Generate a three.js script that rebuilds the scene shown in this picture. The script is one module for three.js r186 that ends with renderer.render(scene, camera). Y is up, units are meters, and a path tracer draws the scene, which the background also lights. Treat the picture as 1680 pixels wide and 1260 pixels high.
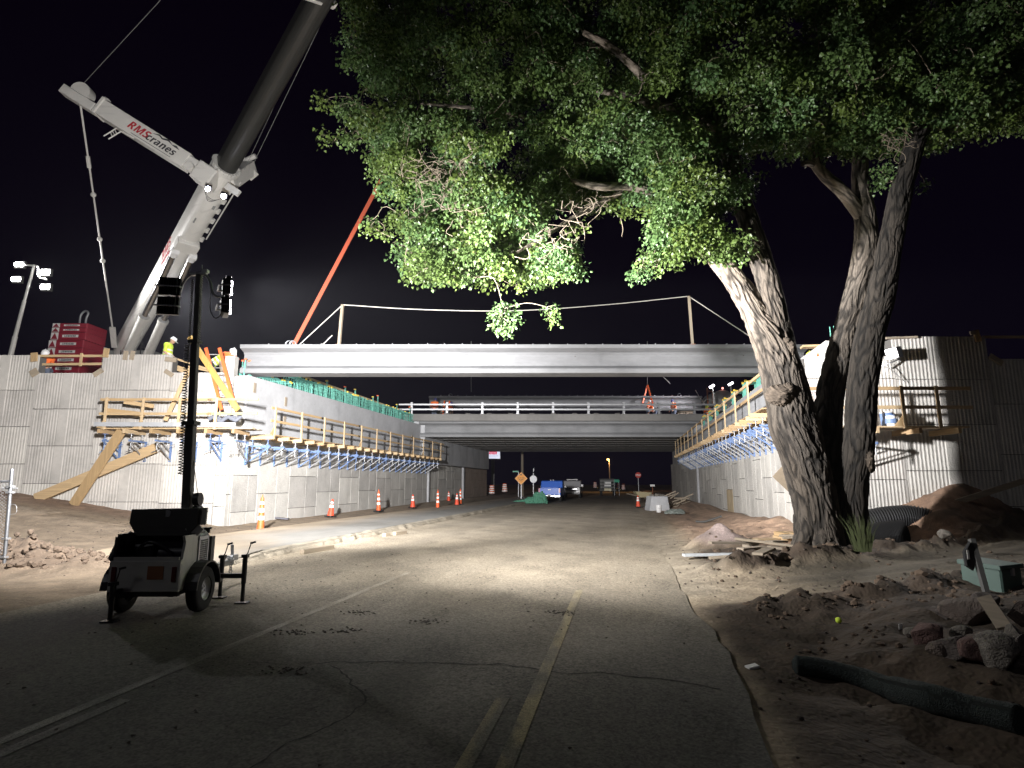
import * as THREE from 'three';
import { mergeGeometries, mergeVertices } from 'three/addons/utils/BufferGeometryUtils.js';
import { FontLoader } from 'three/addons/loaders/FontLoader.js';
import { ImprovedNoise } from 'three/addons/math/ImprovedNoise.js';
import { TextGeometry } from 'three/addons/geometries/TextGeometry.js';

// ---------------------------------------------------------------- camera, sky, exposure
const scene = new THREE.Scene();
const V = (x, y, z) => new THREE.Vector3(x, y, z);
const FOC = 970, PITCH = Math.atan(163 / FOC), YAW = Math.atan(184 / (163 * Math.sin(PITCH) + FOC * Math.cos(PITCH))), EYE = 1.6;
const camera = new THREE.PerspectiveCamera(2 * Math.atan(630 / FOC) * 180 / Math.PI, 4 / 3, 0.1, 1200);
camera.position.set(0, EYE, 0);
camera.rotation.order = 'YXZ';
camera.rotation.set(PITCH, YAW, 0);
scene.add(camera);

const renderer = new THREE.WebGLRenderer({ antialias: true });
renderer.toneMapping = THREE.LinearToneMapping;
renderer.toneMappingExposure = 1;
renderer.shadowMap.enabled = true;

{ // night sky: almost black, slightly violet, a little lighter towards the horizon where the site's glow hangs in the air
  const w = 64, h = 32, d = new Float32Array(w * h * 4);
  for (let j = 0; j < h; j++) for (let i = 0; i < w; i++) {
    const e = (j + 0.5) / h * 2 - 1, k = Math.exp(-Math.max(0, e) * 4), o = (j * w + i) * 4;
    d[o] = 0.0012 + 0.0005 * k; d[o + 1] = 0.0003 + 0.0005 * k; d[o + 2] = 0.0022 + 0.0022 * k; d[o + 3] = 1;
  }
  const t = new THREE.DataTexture(d, w, h, THREE.RGBAFormat, THREE.FloatType);
  t.mapping = THREE.EquirectangularReflectionMapping; t.magFilter = THREE.LinearFilter; t.needsUpdate = true;
  scene.background = t; scene.environment = t;
}
const siteFill = new THREE.DirectionalLight(new THREE.Color(0.95, 0.95, 1), 0.075);  // soft fill added behind the viewer in place of unseen site glow
siteFill.position.set(-25, 50, 60); siteFill.castShadow = true; siteFill.shadow.radius = 20;
Object.assign(siteFill.shadow.camera, { left: -40, right: 40, top: 40, bottom: -40, far: 200 });
scene.add(siteFill, siteFill.target);

scene.fog = new THREE.FogExp2(new THREE.Color(0.7, 0.72, 0.8), 0.00013); // thin haze added to give the lamps a faint glow
// strengths of the work lights (candela); each is placed in the builder of its lamp
const I_WALL_FAR = 3000, I_WALL_WIDE = 820, I_TREE_FAR = 1900, I_TREE_ROAD = 720, I_TREE_CROWN = 460, I_SPILL = 85, I_TOWER_BACK = 480, I_WALL_ROAD = 420, I_CRANE = 400, I_WALL_LAMP = 70, I_DECK = 170, I_STREET = 60;

// ---------------------------------------------------------------- seeded random and noise
let seedV = 7;
const seed = (s) => { seedV = s >>> 0; };
const rnd = () => { seedV = (seedV + 0x6d2b79f5) >>> 0; let t = Math.imul(seedV ^ (seedV >>> 15), 1 | seedV); t = (t + Math.imul(t ^ (t >>> 7), 61 | t)) ^ t; return ((t ^ (t >>> 14)) >>> 0) / 4294967296; };
const rr = (a, b) => a + (b - a) * rnd();
const hash2 = (x, y, s) => { let h = Math.imul(x, 374761393) + Math.imul(y, 668265263) + Math.imul(s, 982451653); h = Math.imul(h ^ (h >>> 13), 1274126177); return ((h ^ (h >>> 16)) >>> 0) / 4294967296; };
const sm = (t) => t * t * (3 - 2 * t);
const clamp = (x, a = 0, b = 1) => Math.min(b, Math.max(a, x));
const sstep = (a, b, x) => sm(clamp((x - a) / (b - a)));
const mixv = (a, b, t) => a + (b - a) * t;
function vnoise(x, y, s = 0, per = 0) {
  const X = Math.floor(x), Y = Math.floor(y), fx = sm(x - X), fy = sm(y - Y);
  const w = per ? (v) => ((v % per) + per) % per : (v) => v;
  const a = hash2(w(X), w(Y), s), b = hash2(w(X + 1), w(Y), s), c = hash2(w(X), w(Y + 1), s), d = hash2(w(X + 1), w(Y + 1), s);
  return a + (b - a) * fx + (c - a) * fy + (a - b - c + d) * fx * fy;
}
function fbm(x, y, oct = 4, s = 0, per = 0) {
  let v = 0, a = 0.5, n = 0;
  for (let i = 0; i < oct; i++) { v += a * vnoise(x, y, s + i, per); n += a; a *= 0.5; x *= 2; y *= 2; per *= 2; }
  return v / n;
}
// one wrapping texture: f(u, v) gives a grey or a colour (linear 0..1)
function tex(size, f, color = true) {
  const d = new Uint8Array(size * size * 4);
  for (let j = 0; j < size; j++) for (let i = 0; i < size; i++) {
    const c = f(i / size, j / size), o = (j * size + i) * 4;
    for (let k = 0; k < 3; k++) { let v = clamp(Array.isArray(c) ? c[k] : c); if (color) v = v <= 0.0031308 ? 12.92 * v : 1.055 * Math.pow(v, 1 / 2.4) - 0.055; d[o + k] = Math.round(v * 255); }
    d[o + 3] = 255;
  }
  const t = new THREE.DataTexture(d, size, size);
  t.wrapS = t.wrapT = THREE.RepeatWrapping; t.magFilter = THREE.LinearFilter; t.minFilter = THREE.LinearMipmapLinearFilter; t.generateMipmaps = true;
  if (color) t.colorSpace = THREE.SRGBColorSpace;
  t.needsUpdate = true;
  return t;
}
const rep = (t, metres, my = metres) => { const c = t.clone(); c.repeat.set(1 / metres, 1 / my); c.needsUpdate = true; return c; };

// ---------------------------------------------------------------- materials
const T = {
  concrete: tex(512, (u, v) => { const a = fbm(u * 4, v * 4, 5, 1, 4), b = fbm(u * 32, v * 32, 3, 9, 32), st = fbm(u * 10, v * 2, 4, 21, 0 + 10); const pit = vnoise(u * 60, v * 60, 33, 60) > 0.93 ? 0.12 : 0; return clamp(0.62 + 0.34 * a + 0.12 * b - pit * 0.6 - 0.14 * Math.max(0, st - 0.58) * 3); }),
  grit: tex(256, (u, v) => 0.6 * fbm(u * 48, v * 48, 2, 5, 48) + 0.4 * fbm(u * 8, v * 8, 3, 6, 8), false),
  pebble: tex(256, (u, v) => { const a = vnoise(u * 40, v * 40, 3, 40), b = vnoise(u * 80, v * 80, 4, 80); return clamp(0.25 + 0.8 * a * a + 0.25 * b); }, false),
  wood: tex(512, (u, v) => { const g = fbm(u * 2 + 0.3 * vnoise(u * 3, v * 3, 8, 3), v * 40, 4, 2, 0), k = fbm(u * 3, v * 6, 3, 12, 0); return clamp(0.58 + 0.36 * g + 0.14 * (k - 0.5)); }),
  dirt: tex(1024, (u, v) => { const a = fbm(u * 6, v * 6, 6, 41, 6), b = vnoise(u * 90, v * 90, 45, 90), c = fbm(u * 24, v * 24, 3, 46, 24); return clamp(0.34 + 0.5 * a + 0.22 * (c - 0.5) + (b > 0.86 ? 0.22 : 0) - (b < 0.1 ? 0.16 : 0)); }),
  clods: tex(512, (u, v) => { const a = fbm(u * 12, v * 12, 5, 51, 12), b = vnoise(u * 60, v * 60, 55, 60); return clamp(a + 0.3 * (b - 0.5)); }, false),
  asphalt: tex(1024, (u, v) => { const a = fbm(u * 5, v * 5, 5, 61, 5), b = vnoise(u * 220, v * 220, 62, 220), c = vnoise(u * 110, v * 110, 63, 110); return clamp(0.48 + 0.3 * (a - 0.4) + 0.4 * (b - 0.5) + 0.25 * (c - 0.5)); }),
  scuff: tex(512, (u, v) => { const a = fbm(u * 5, v * 5, 5, 71, 5), b = fbm(u * 3, v * 20, 4, 72, 0); return clamp(0.86 + 0.2 * (a - 0.45) - 0.5 * Math.max(0, b - 0.62)); }),
  rough: tex(256, (u, v) => 0.55 + 0.45 * fbm(u * 8, v * 8, 4, 81, 8), false),
};
const mats = {};
function M(key, r, g, b, o = {}) {
  if (mats[key]) return mats[key];
  const p = { color: new THREE.Color().setRGB(r, g, b), roughness: o.rough ?? 0.85, metalness: o.metal ?? 0 };
  const big = o.size ?? 2;
  if (o.map) p.map = rep(T[o.map], big, o.sizeV ?? big);
  if (o.bump) { p.bumpMap = rep(T[o.bump], o.bsize ?? big, o.bsizeV ?? o.bsize ?? big); p.bumpScale = o.bh ?? 0.004; }
  if (o.rmap) p.roughnessMap = rep(T.rough, 1.3);
  if (o.side) p.side = THREE.DoubleSide;
  if (o.em) { p.emissive = new THREE.Color().setRGB(...o.em); p.emissiveIntensity = o.ei ?? 1; }
  const m = o.phys ? new THREE.MeshPhysicalMaterial({ ...p, ...o.phys }) : new THREE.MeshStandardMaterial(p);
  m.name = key; if (o.vc) m.vertexColors = true;
  return (mats[key] = m);
}
const C = {
  wingPanel: [0, 1, 2, 3].map((i) => M('rib_panel_' + i, 0.60 + 0.035 * (i - 1.5), 0.575 + 0.035 * (i - 1.5), 0.535 + 0.03 * (i - 1.5), { map: 'concrete', size: 3.1 + i * 0.7, bump: 'grit', bsize: 0.8, bh: 0.002 })),
  sidePanel: [0, 1, 2, 3].map((i) => M('side_panel_' + i, 0.565 + 0.045 * (i - 1.5), 0.55 + 0.045 * (i - 1.5), 0.515 + 0.04 * (i - 1.5), { map: 'concrete', size: 2.7 + i * 0.6, bump: 'pebble', bsize: 0.9, bh: 0.009 })),
  brownPanel: M('brown_panel', 0.36, 0.29, 0.24, { map: 'concrete', size: 2.5, bump: 'pebble', bsize: 0.8, bh: 0.006 }),
  stain: M('stained_panel', 0.46, 0.37, 0.24, { map: 'concrete', size: 1.7, bump: 'grit', bsize: 0.8, bh: 0.003 }),
  cap: M('cap_concrete', 0.50, 0.51, 0.53, { map: 'concrete', size: 4.2, bump: 'grit', bsize: 1.1, bh: 0.003 }),
  girder: M('girder_concrete', 0.255, 0.26, 0.27, { map: 'concrete', size: 5.3, sizeV: 1.6, bump: 'grit', bsize: 0.9, bh: 0.002 }),
  deck: M('deck_concrete', 0.25, 0.243, 0.232, { map: 'concrete', size: 4.7, bump: 'grit', bsize: 1.1, bh: 0.003 }),
  joint: M('joint_dark', 0.10, 0.095, 0.09),
  walk: M('walk_concrete', 0.40, 0.385, 0.35, { map: 'concrete', size: 3.7, bump: 'grit', bsize: 0.7, bh: 0.003 }),
  kerb: M('kerb_concrete', 0.36, 0.33, 0.28, { map: 'concrete', size: 1.9, bump: 'clods', bsize: 0.9, bh: 0.02 }),
  wood: [[0.60, 0.43, 0.24], [0.54, 0.37, 0.19], [0.64, 0.48, 0.29], [0.48, 0.33, 0.18]].map((c, i) => M('pine_' + i, ...c, { map: 'wood', size: 1.7 + 0.3 * i, sizeV: 0.55, bump: 'wood', bsize: 1.7, bh: 0.002 })),
  woodOld: [[0.36, 0.30, 0.23], [0.42, 0.35, 0.26], [0.30, 0.25, 0.19]].map((c, i) => M('weathered_board_' + i, ...c, { map: 'wood', size: 1.5 + 0.3 * i, sizeV: 0.6, bump: 'wood', bsize: 1.5, bh: 0.003 })),
  woodYellow: M('yellow_board', 0.72, 0.45, 0.12, { map: 'wood', size: 1.7, sizeV: 0.5 }),
  greyBoard: M('grey_edge_board', 0.42, 0.43, 0.45, { map: 'scuff', size: 1.3 }),
  blue: M('blue_steel', 0.15, 0.23, 0.43, { rough: 0.55, map: 'scuff', size: 0.6 }),
  redSteel: M('rust_steel', 0.35, 0.13, 0.07, { rough: 0.8, map: 'scuff', size: 0.5 }),
  galv: M('galvanised_steel', 0.50, 0.51, 0.53, { metal: 0.75, rough: 0.5, map: 'scuff', size: 0.7 }),
  rebar: M('epoxy_rebar', 0.16, 0.50, 0.40, { rough: 0.6 }),
  capRed: M('rebar_cap_orange', 0.85, 0.14, 0.04, { rough: 0.6 }), capYel: M('rebar_cap_yellow', 0.85, 0.60, 0.08, { rough: 0.6 }),
  orange: M('cone_orange', 0.86, 0.13, 0.03, { rough: 0.55, map: 'scuff', size: 0.5 }),
  orangeRed: M('cone_red_orange', 0.80, 0.09, 0.035, { rough: 0.55, map: 'scuff', size: 0.5 }),
  reflect: M('reflective_white', 0.86, 0.86, 0.84, { rough: 0.5 }),
  black: M('black_paint', 0.022, 0.022, 0.024, { rough: 0.5, rmap: 1 }), rubber: M('tyre_rubber', 0.025, 0.025, 0.025, { rough: 0.9, bump: 'grit', bsize: 0.2, bh: 0.002 }),
  dark: M('dark_grey_paint', 0.10, 0.10, 0.095, { rough: 0.6, map: 'scuff', size: 0.8 }),
  grey: M('grey_paint', 0.30, 0.31, 0.30, { rough: 0.5, map: 'scuff', size: 0.7 }),
  trailer: M('trailer_body_paint', 0.58, 0.58, 0.53, { rough: 0.5, map: 'scuff', size: 0.9 }),
  white: M('white_paint', 0.72, 0.71, 0.67, { rough: 0.45, map: 'scuff', size: 2.2 }),
  crane: M('crane_white_paint', 0.82, 0.805, 0.76, { rough: 0.4, map: 'scuff', size: 3.3 }),
  boomBlack: M('boom_black_paint', 0.042, 0.042, 0.039, { rough: 0.34, map: 'scuff', size: 3.1 }),
  chrome: M('chromed_rod', 0.75, 0.76, 0.78, { metal: 1, rough: 0.16 }),
  ballast: M('counterweight_red', 0.36, 0.02, 0.045, { rough: 0.45, map: 'scuff', size: 1.7 }),
  hiYellow: M('hi_vis_yellow', 0.62, 0.82, 0.07, { rough: 0.8 }), hiOrange: M('hi_vis_orange', 0.88, 0.17, 0.03, { rough: 0.8 }),
  skin: M('skin', 0.50, 0.29, 0.20, { rough: 0.6 }), jeans: M('work_trousers', 0.10, 0.12, 0.17, { rough: 0.95 }), trouserTan: M('tan_trousers', 0.30, 0.24, 0.17, { rough: 0.95 }),
  hatWhite: M('white_helmet', 0.80, 0.80, 0.80, { rough: 0.35 }), hatYellow: M('lime_helmet', 0.70, 0.75, 0.10, { rough: 0.35 }), hatDark: M('dark_helmet', 0.05, 0.06, 0.20, { rough: 0.4 }),
  boot: M('boot_leather', 0.08, 0.05, 0.03, { rough: 0.8 }),
  strap: M('red_sling', 0.50, 0.10, 0.05, { rough: 0.85, bump: 'wood', bsize: 0.2, bh: 0.003 }),
  rope: M('pale_rope', 0.55, 0.53, 0.48, { rough: 0.9 }),
  ladder: M('orange_fibreglass', 0.85, 0.15, 0.04, { rough: 0.5 }),
  bark: M('bark', 0.15, 0.130, 0.110, { rough: 0.95, vc: 1, bump: 'clods', bsize: 0.35, bh: 0.008 }),
  twig: M('twig', 0.26, 0.215, 0.16, { rough: 0.9 }),
  leaf: M('leaf', 0.118, 0.196, 0.066, { rough: 0.42, side: 1, phys: { transmission: 0.3, thickness: 0, specularIntensity: 0.8 } }),
  grass: M('dry_grass', 0.065, 0.08, 0.03, { rough: 0.9, side: 1 }),
  rock: [[0.17, 0.135, 0.115], [0.15, 0.09, 0.08], [0.20, 0.18, 0.155], [0.12, 0.10, 0.09]].map((c, i) => M('rock_' + i, ...c, { rough: 0.95, map: 'concrete', size: 0.8, bump: 'clods', bsize: 0.5, bh: 0.02 })),
  plastic: M('black_plastic', 0.011, 0.011, 0.012, { rough: 0.6 }),
  box: M('utility_green', 0.075, 0.125, 0.105, { rough: 0.6, map: 'scuff', size: 0.8 }),
  fabric: M('green_black_fabric', 0.02, 0.028, 0.026, { rough: 0.95, bump: 'pebble', bsize: 0.25, bh: 0.012 }),
  netGreen: M('green_netting', 0.10, 0.30, 0.20, { rough: 0.9, bump: 'pebble', bsize: 0.3, bh: 0.02 }),
};
const lampMat = (key, r, g, b, k) => M(key, 0.8, 0.8, 0.8, { em: [r, g, b], ei: k });
const L_WHITE = lampMat('lamp_glow_white', 1, 0.97, 1.0, 55), L_COOL = lampMat('lamp_glow_cool', 0.82, 0.86, 1.0, 60);

// ---------------------------------------------------------------- geometry helpers
const clean = (g) => {
  const n = g.index ? g.toNonIndexed() : g;
  for (const k of Object.keys(n.attributes)) if (!['position', 'normal', 'uv'].includes(k)) n.deleteAttribute(k);
  if (!n.attributes.normal) n.computeVertexNormals();
  return n;
};
// uv in metres, looked at along each face's main axis; long thin things get their grain along their length
function metreUV(g, off = 0) {
  const p = g.attributes.position, n = g.attributes.normal, uv = new Float32Array(p.count * 2);
  g.computeBoundingBox();
  const s = g.boundingBox.getSize(V(0, 0, 0)), long = s.x >= s.y && s.x >= s.z ? 0 : s.y >= s.z ? 1 : 2;
  for (let i = 0; i < p.count; i++) {
    const c = [p.getX(i), p.getY(i), p.getZ(i)], a = [Math.abs(n.getX(i)), Math.abs(n.getY(i)), Math.abs(n.getZ(i))];
    const m = a[0] > a[1] && a[0] > a[2] ? 0 : a[1] > a[2] ? 1 : 2;
    let [k, l] = [0, 1, 2].filter((q) => q !== m);
    if (l === long || (k !== long && m === 0)) [k, l] = [l, k];
    uv[2 * i] = c[k] + off * 1.37 + c[m] * 0.31; uv[2 * i + 1] = c[l] + off * 0.71 + c[m] * 0.17;
  }
  g.setAttribute('uv', new THREE.BufferAttribute(uv, 2));
  return g;
}
const join = (list) => { const a = list.flat(9).filter(Boolean).map((g) => { const c = clean(g); if (!c.attributes.uv) metreUV(c); return c; }); return a.length === 1 ? a[0] : mergeGeometries(a, false); };
const place = (g, x = 0, y = 0, z = 0, rx = 0, ry = 0, rz = 0) => { if (rx || ry || rz) g.applyMatrix4(new THREE.Matrix4().makeRotationFromEuler(new THREE.Euler(rx, ry, rz, 'YXZ'))); return g.translate(x, y, z); };
const bx = (w, h, d, x = 0, y = 0, z = 0, rx = 0, ry = 0, rz = 0) => place(new THREE.BoxGeometry(w, h, d), x, y, z, rx, ry, rz);
// a box with chamfered vertical and horizontal outer edges, resting on y = 0
function bev(w, h, d, b, x = 0, y = 0, z = 0, rx = 0, ry = 0, rz = 0) {
  const s = new THREE.Shape(); s.moveTo(-w / 2 + b, -h / 2 + b); s.lineTo(w / 2 - b, -h / 2 + b); s.lineTo(w / 2 - b, h / 2 - b); s.lineTo(-w / 2 + b, h / 2 - b);
  const g = new THREE.ExtrudeGeometry(s, { depth: d - 2 * b, bevelEnabled: true, bevelSize: b, bevelThickness: b, bevelSegments: 1, steps: 1 });
  g.deleteAttribute('uv'); g.translate(0, 0, -d / 2 + b);
  return place(g, x, y, z, rx, ry, rz);
}
const basis = (a, b, up) => {
  const z = b.clone().sub(a), len = z.length(); z.normalize();
  const u = up ? up.clone() : Math.abs(z.y) > 0.97 ? V(1, 0, 0) : V(0, 1, 0);
  const x = u.clone().cross(z).normalize(), y = z.clone().cross(x);
  return { len, m: new THREE.Matrix4().makeBasis(x, y, z).setPosition(a.clone().add(b).multiplyScalar(0.5)) };
};
const bar = (a, b, w, h = w, up) => { const { len, m } = basis(a, b, up); return new THREE.BoxGeometry(w, h, len).applyMatrix4(m); };
const rod = (a, b, r, r2 = r, seg = 8) => { const { len, m } = basis(a, b); const g = new THREE.CylinderGeometry(r2, r, len, seg); g.rotateX(Math.PI / 2); return g.applyMatrix4(m); };
const pipe = (pts, r, seg = 16, rad = 6) => new THREE.TubeGeometry(new THREE.CatmullRomCurve3(pts), seg, r, rad, false);
const lathe = (pts, seg = 16) => new THREE.LatheGeometry(pts.map(([x, y]) => new THREE.Vector2(x, y)), seg);
const cyl = (r, h, seg = 16, x = 0, y = 0, z = 0, rx = 0, ry = 0, rz = 0, r2 = r) => place(new THREE.CylinderGeometry(r2, r, h, seg), x, y, z, rx, ry, rz);
const ball = (r, x, y, z, sx = 1, sy = 1, sz = 1, seg = 12) => new THREE.SphereGeometry(r, seg, Math.round(seg * 0.7)).scale(sx, sy, sz).translate(x, y, z);
function prism(outline, depth, bevel = 0) { // outline in x-y, depth along z, centred
  const s = new THREE.Shape(outline.map(([x, y]) => new THREE.Vector2(x, y)));
  const g = new THREE.ExtrudeGeometry(s, { depth: depth - 2 * bevel, bevelEnabled: bevel > 0, bevelSize: bevel, bevelOffset: -bevel, bevelThickness: bevel, bevelSegments: 1 });
  g.translate(0, 0, -depth / 2 + bevel); g.deleteAttribute('uv');
  return g;
}

// ---------------------------------------------------------------- naming
const used = {};
const numbered = (n) => { const k = (used[n] = (used[n] ?? -1) + 1); return k ? n + '_' + String(k).padStart(3, '0') : n; };
let uvOff = 0;
function tag(o, label, category, group) { o.userData.label = label; o.userData.category = category; if (group) o.userData.group = group; return o; }
function obj(name, geos, mat, parent = scene, keepUV = false) {
  const g = join([geos]);
  if (!keepUV) metreUV(g, (uvOff += 0.377));
  const m = new THREE.Mesh(g, mat);
  m.name = parent === scene ? numbered(name) : name; m.castShadow = m.receiveShadow = true;
  parent.add(m);
  return m;
}
function thing(name, label, category, x = 0, y = 0, z = 0, turn = 0, group) {
  const o = new THREE.Group(); o.name = numbered(name); o.position.set(x, y, z); o.rotation.y = turn;
  scene.add(o);
  return tag(o, label, category, group);
}
const struct = (name, geos, mat, keepUV) => { const o = obj(name, geos, mat, scene, keepUV); o.userData.kind = 'structure'; return o; };
const stuff = (o) => { o.userData.kind = 'stuff'; return o; };
function copy(root, label, x, y, z, turn = 0, group) {
  const r = root.clone(); r.name = numbered(root.userData.stem ?? root.name.replace(/_\d{3}$/, '')); scene.add(r);
  r.position.set(x, y, z); r.rotation.y = turn; r.userData = { ...root.userData, label }; if (group) r.userData.group = group;
  return r;
}
// the same small geometry and material as another part
const again = (mesh, parent, x, y, z, rx = 0, ry = 0, rz = 0, mat) => { const m = new THREE.Mesh(mesh.geometry, mat ?? mesh.material); m.name = mesh.name; m.castShadow = m.receiveShadow = true; m.position.set(x, y, z); m.rotation.set(rx, ry, rz, 'YXZ'); parent.add(m); return m; };
function spot(x, y, z, tx, ty, tz, cd, color, angle, pen, radius = 4) {
  const l = new THREE.SpotLight(color, cd, 0, angle, pen, 2);
  l.position.set(x, y, z); l.target.position.set(tx, ty, tz); l.castShadow = true; l.shadow.radius = radius;
  scene.add(l, l.target);
  return l;
}

// ---------------------------------------------------------------- the site's own axes
// Both bridges are skewed to the road: "across" runs along them (to the right), "off" away from the viewer.
const ACR = V(Math.cos(YAW), 0, -Math.sin(YAW)), OFF = V(-Math.sin(YAW), 0, -Math.cos(YAW));
const at = (a, y, d) => V(ACR.x * a + OFF.x * d, y, ACR.z * a + OFF.z * d); // a metres to the right, d metres away, at height y
// where the line of sight through a point of the plan (a pixel of the 1680 x 1260 survey picture) reaches distance d
function sight(px, py, d) {
  const v = py - 630, s = Math.sin(PITCH), c = Math.cos(PITCH), k = d / (v * s + FOC * c);
  return at((px - 840) * k, EYE + (FOC * s - v * c) * k, d);
}
const sight0 = sight;
const XL = -14.1, XR = 5.1;           // faces of the two abutment walls
const CL = V(XL, 0, -19.3), CR = V(XR, 0, -17.6); // their near corners

// ---------------------------------------------------------------- ground
const bump = (x, z, cx, cz, rx, rz, p = 2) => Math.exp(-Math.pow(((x - cx) / rx) ** 2 + ((z - cz) / rz) ** 2, p / 2));
const laneZ = (x) => -9.45 - 0.26 * x - 0.042 * x * x;   // middle of the dirt lane that comes in from the right
function groundY(x, z) {
  let y = x > 0.7 ? -0.012 : -0.03;
  const near = Math.exp(-((Math.hypot(x, z + 18) / 70) ** 2));
  if (x < -7.7) {
    const l = -7.7 - x;
    y += 0.03 * sstep(0, 2, l);
    y += sstep(11.2, 13.6, -x) * (0.06 + 0.24 * sstep(18, 50, -z)) * sstep(-12, -15, z);
    y += 0.165 * Math.min(14, Math.max(0, -13.8 - x)) * sstep(-9.5, -19, z) * sstep(-34, -24, z);                           // the dirt ramp up along the left wing wall
    y += 0.1 * Math.max(0, -15 - x) * sstep(-8, -11, z) * sstep(-16, -12, z) * 0.3;
  } else if (x > 0.7) {
    const xc = Math.min(x, 14), r = xc - 0.7, dl = z - laneZ(xc), back = sstep(-28, -21, z);
    y += 0.03 * sstep(0, 0.8, r) + 0.036 * Math.max(0, r - 0.3) * sstep(-5.5, -8.5, z) * back;
    const out = Math.abs(dl) - 1.15, lane = 1 - sstep(-0.15, 0.35, out), free = (1 - lane) * sstep(0.9, 2.0, x) * near;
    const n1 = fbm(x * 0.9 + 40, z * 0.9, 4, 91), n2 = fbm(x * 3.1 + 7, z * 3.1, 3, 95), n3 = vnoise(x * 7, z * 7, 99);
    y += lane * -0.03 * (Math.exp(-(((dl - 0.5 + 0.1 * n1) / 0.16) ** 2)) + Math.exp(-(((dl + 0.6) / 0.18) ** 2)) + 0.6 * Math.exp(-(((dl - 0.1) / 0.1) ** 2))) * sstep(1.0, 2.0, x);
    // rough ridges pushed up along both sides of the lane
    y += sstep(1.0, 2.0, x) * near * Math.exp(-(((out - 0.42) / (dl > 0 ? 0.3 : 0.45)) ** 2)) * ((dl > 0 ? 0.05 : 0.12) + 0.34 * Math.max(0, n2 - 0.3) + 0.12 * Math.max(0, n3 - 0.5));
    y += free * (0.20 * (n1 - 0.5) + 0.16 * (n2 - 0.5) + 0.08 * Math.max(0, n3 - 0.55));
    // bank against the right wall, with a hollow behind the tree
    if (dl < -1) y += sstep(-1.2, -3.4, dl) * sstep(3.5, 7.2, xc) * (0.16 + 0.29 * Math.min(8, Math.max(0, xc - 5.2))) * back - 0.6 * bump(x, z, 6.7, -16.4, 1.2, 1.2);
    y += 0.10 * bump(x, z, 4.0, -13.5, 1.2, 1.0) + 0.12 * bump(x, z, 3.0, -14.2, 1.1, 0.9) + 0.22 * sstep(2.6, 4.9, x) * sstep(-17, -21, z);
    // foreground: wheel hollow beside the asphalt, mound under the rocks
    y += 0.14 * sstep(2.0, 4.4, x) * sstep(-9.0, -7.8, z) * sstep(-1.5, -4.5, z) + 0.12 * bump(x, z, 3.3, -6.3, 1.3, 1.0);
    y -= 0.12 * bump(x, z, 1.8, -5.2, 0.7, 3.5);
  }
  if (x < -11) y += near * sstep(-11, -13, x) * (0.10 * (fbm(x * 0.7, z * 0.7 + 9, 4, 92) - 0.5) + 0.05 * (fbm(x * 3.3, z * 3.3, 3, 96) - 0.5));
  // tracks across the ramp
  if (x < -13 && z > -18) y -= 0.05 * near * (Math.exp(-(((z + 15.2 - 0.1 * (x + 20)) / 0.25) ** 2)) + Math.exp(-(((z + 13.4 - 0.1 * (x + 20)) / 0.25) ** 2)));
  // heaps: broken clods by the fence, gravel by the boards
  const d1 = bump(x, z, -11.6, -9.9, 1.9, 0.8, 2.6);
  y += d1 * (0.36 + 0.5 * (fbm(x * 2.3, z * 2.3, 3, 101) - 0.5) + 0.45 * (fbm(x * 7, z * 7, 3, 103) - 0.5));
  const g1 = Math.max(0, 1 - Math.hypot((x - 2.25) / 0.85, (z + 15.5) / 0.9));
  y += 0.55 * g1;
  y += 0.35 * Math.max(0, 1 - Math.hypot((x - 4.0) / 1.6, (z + 38) / 5)) ;
  return y;
}
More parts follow.
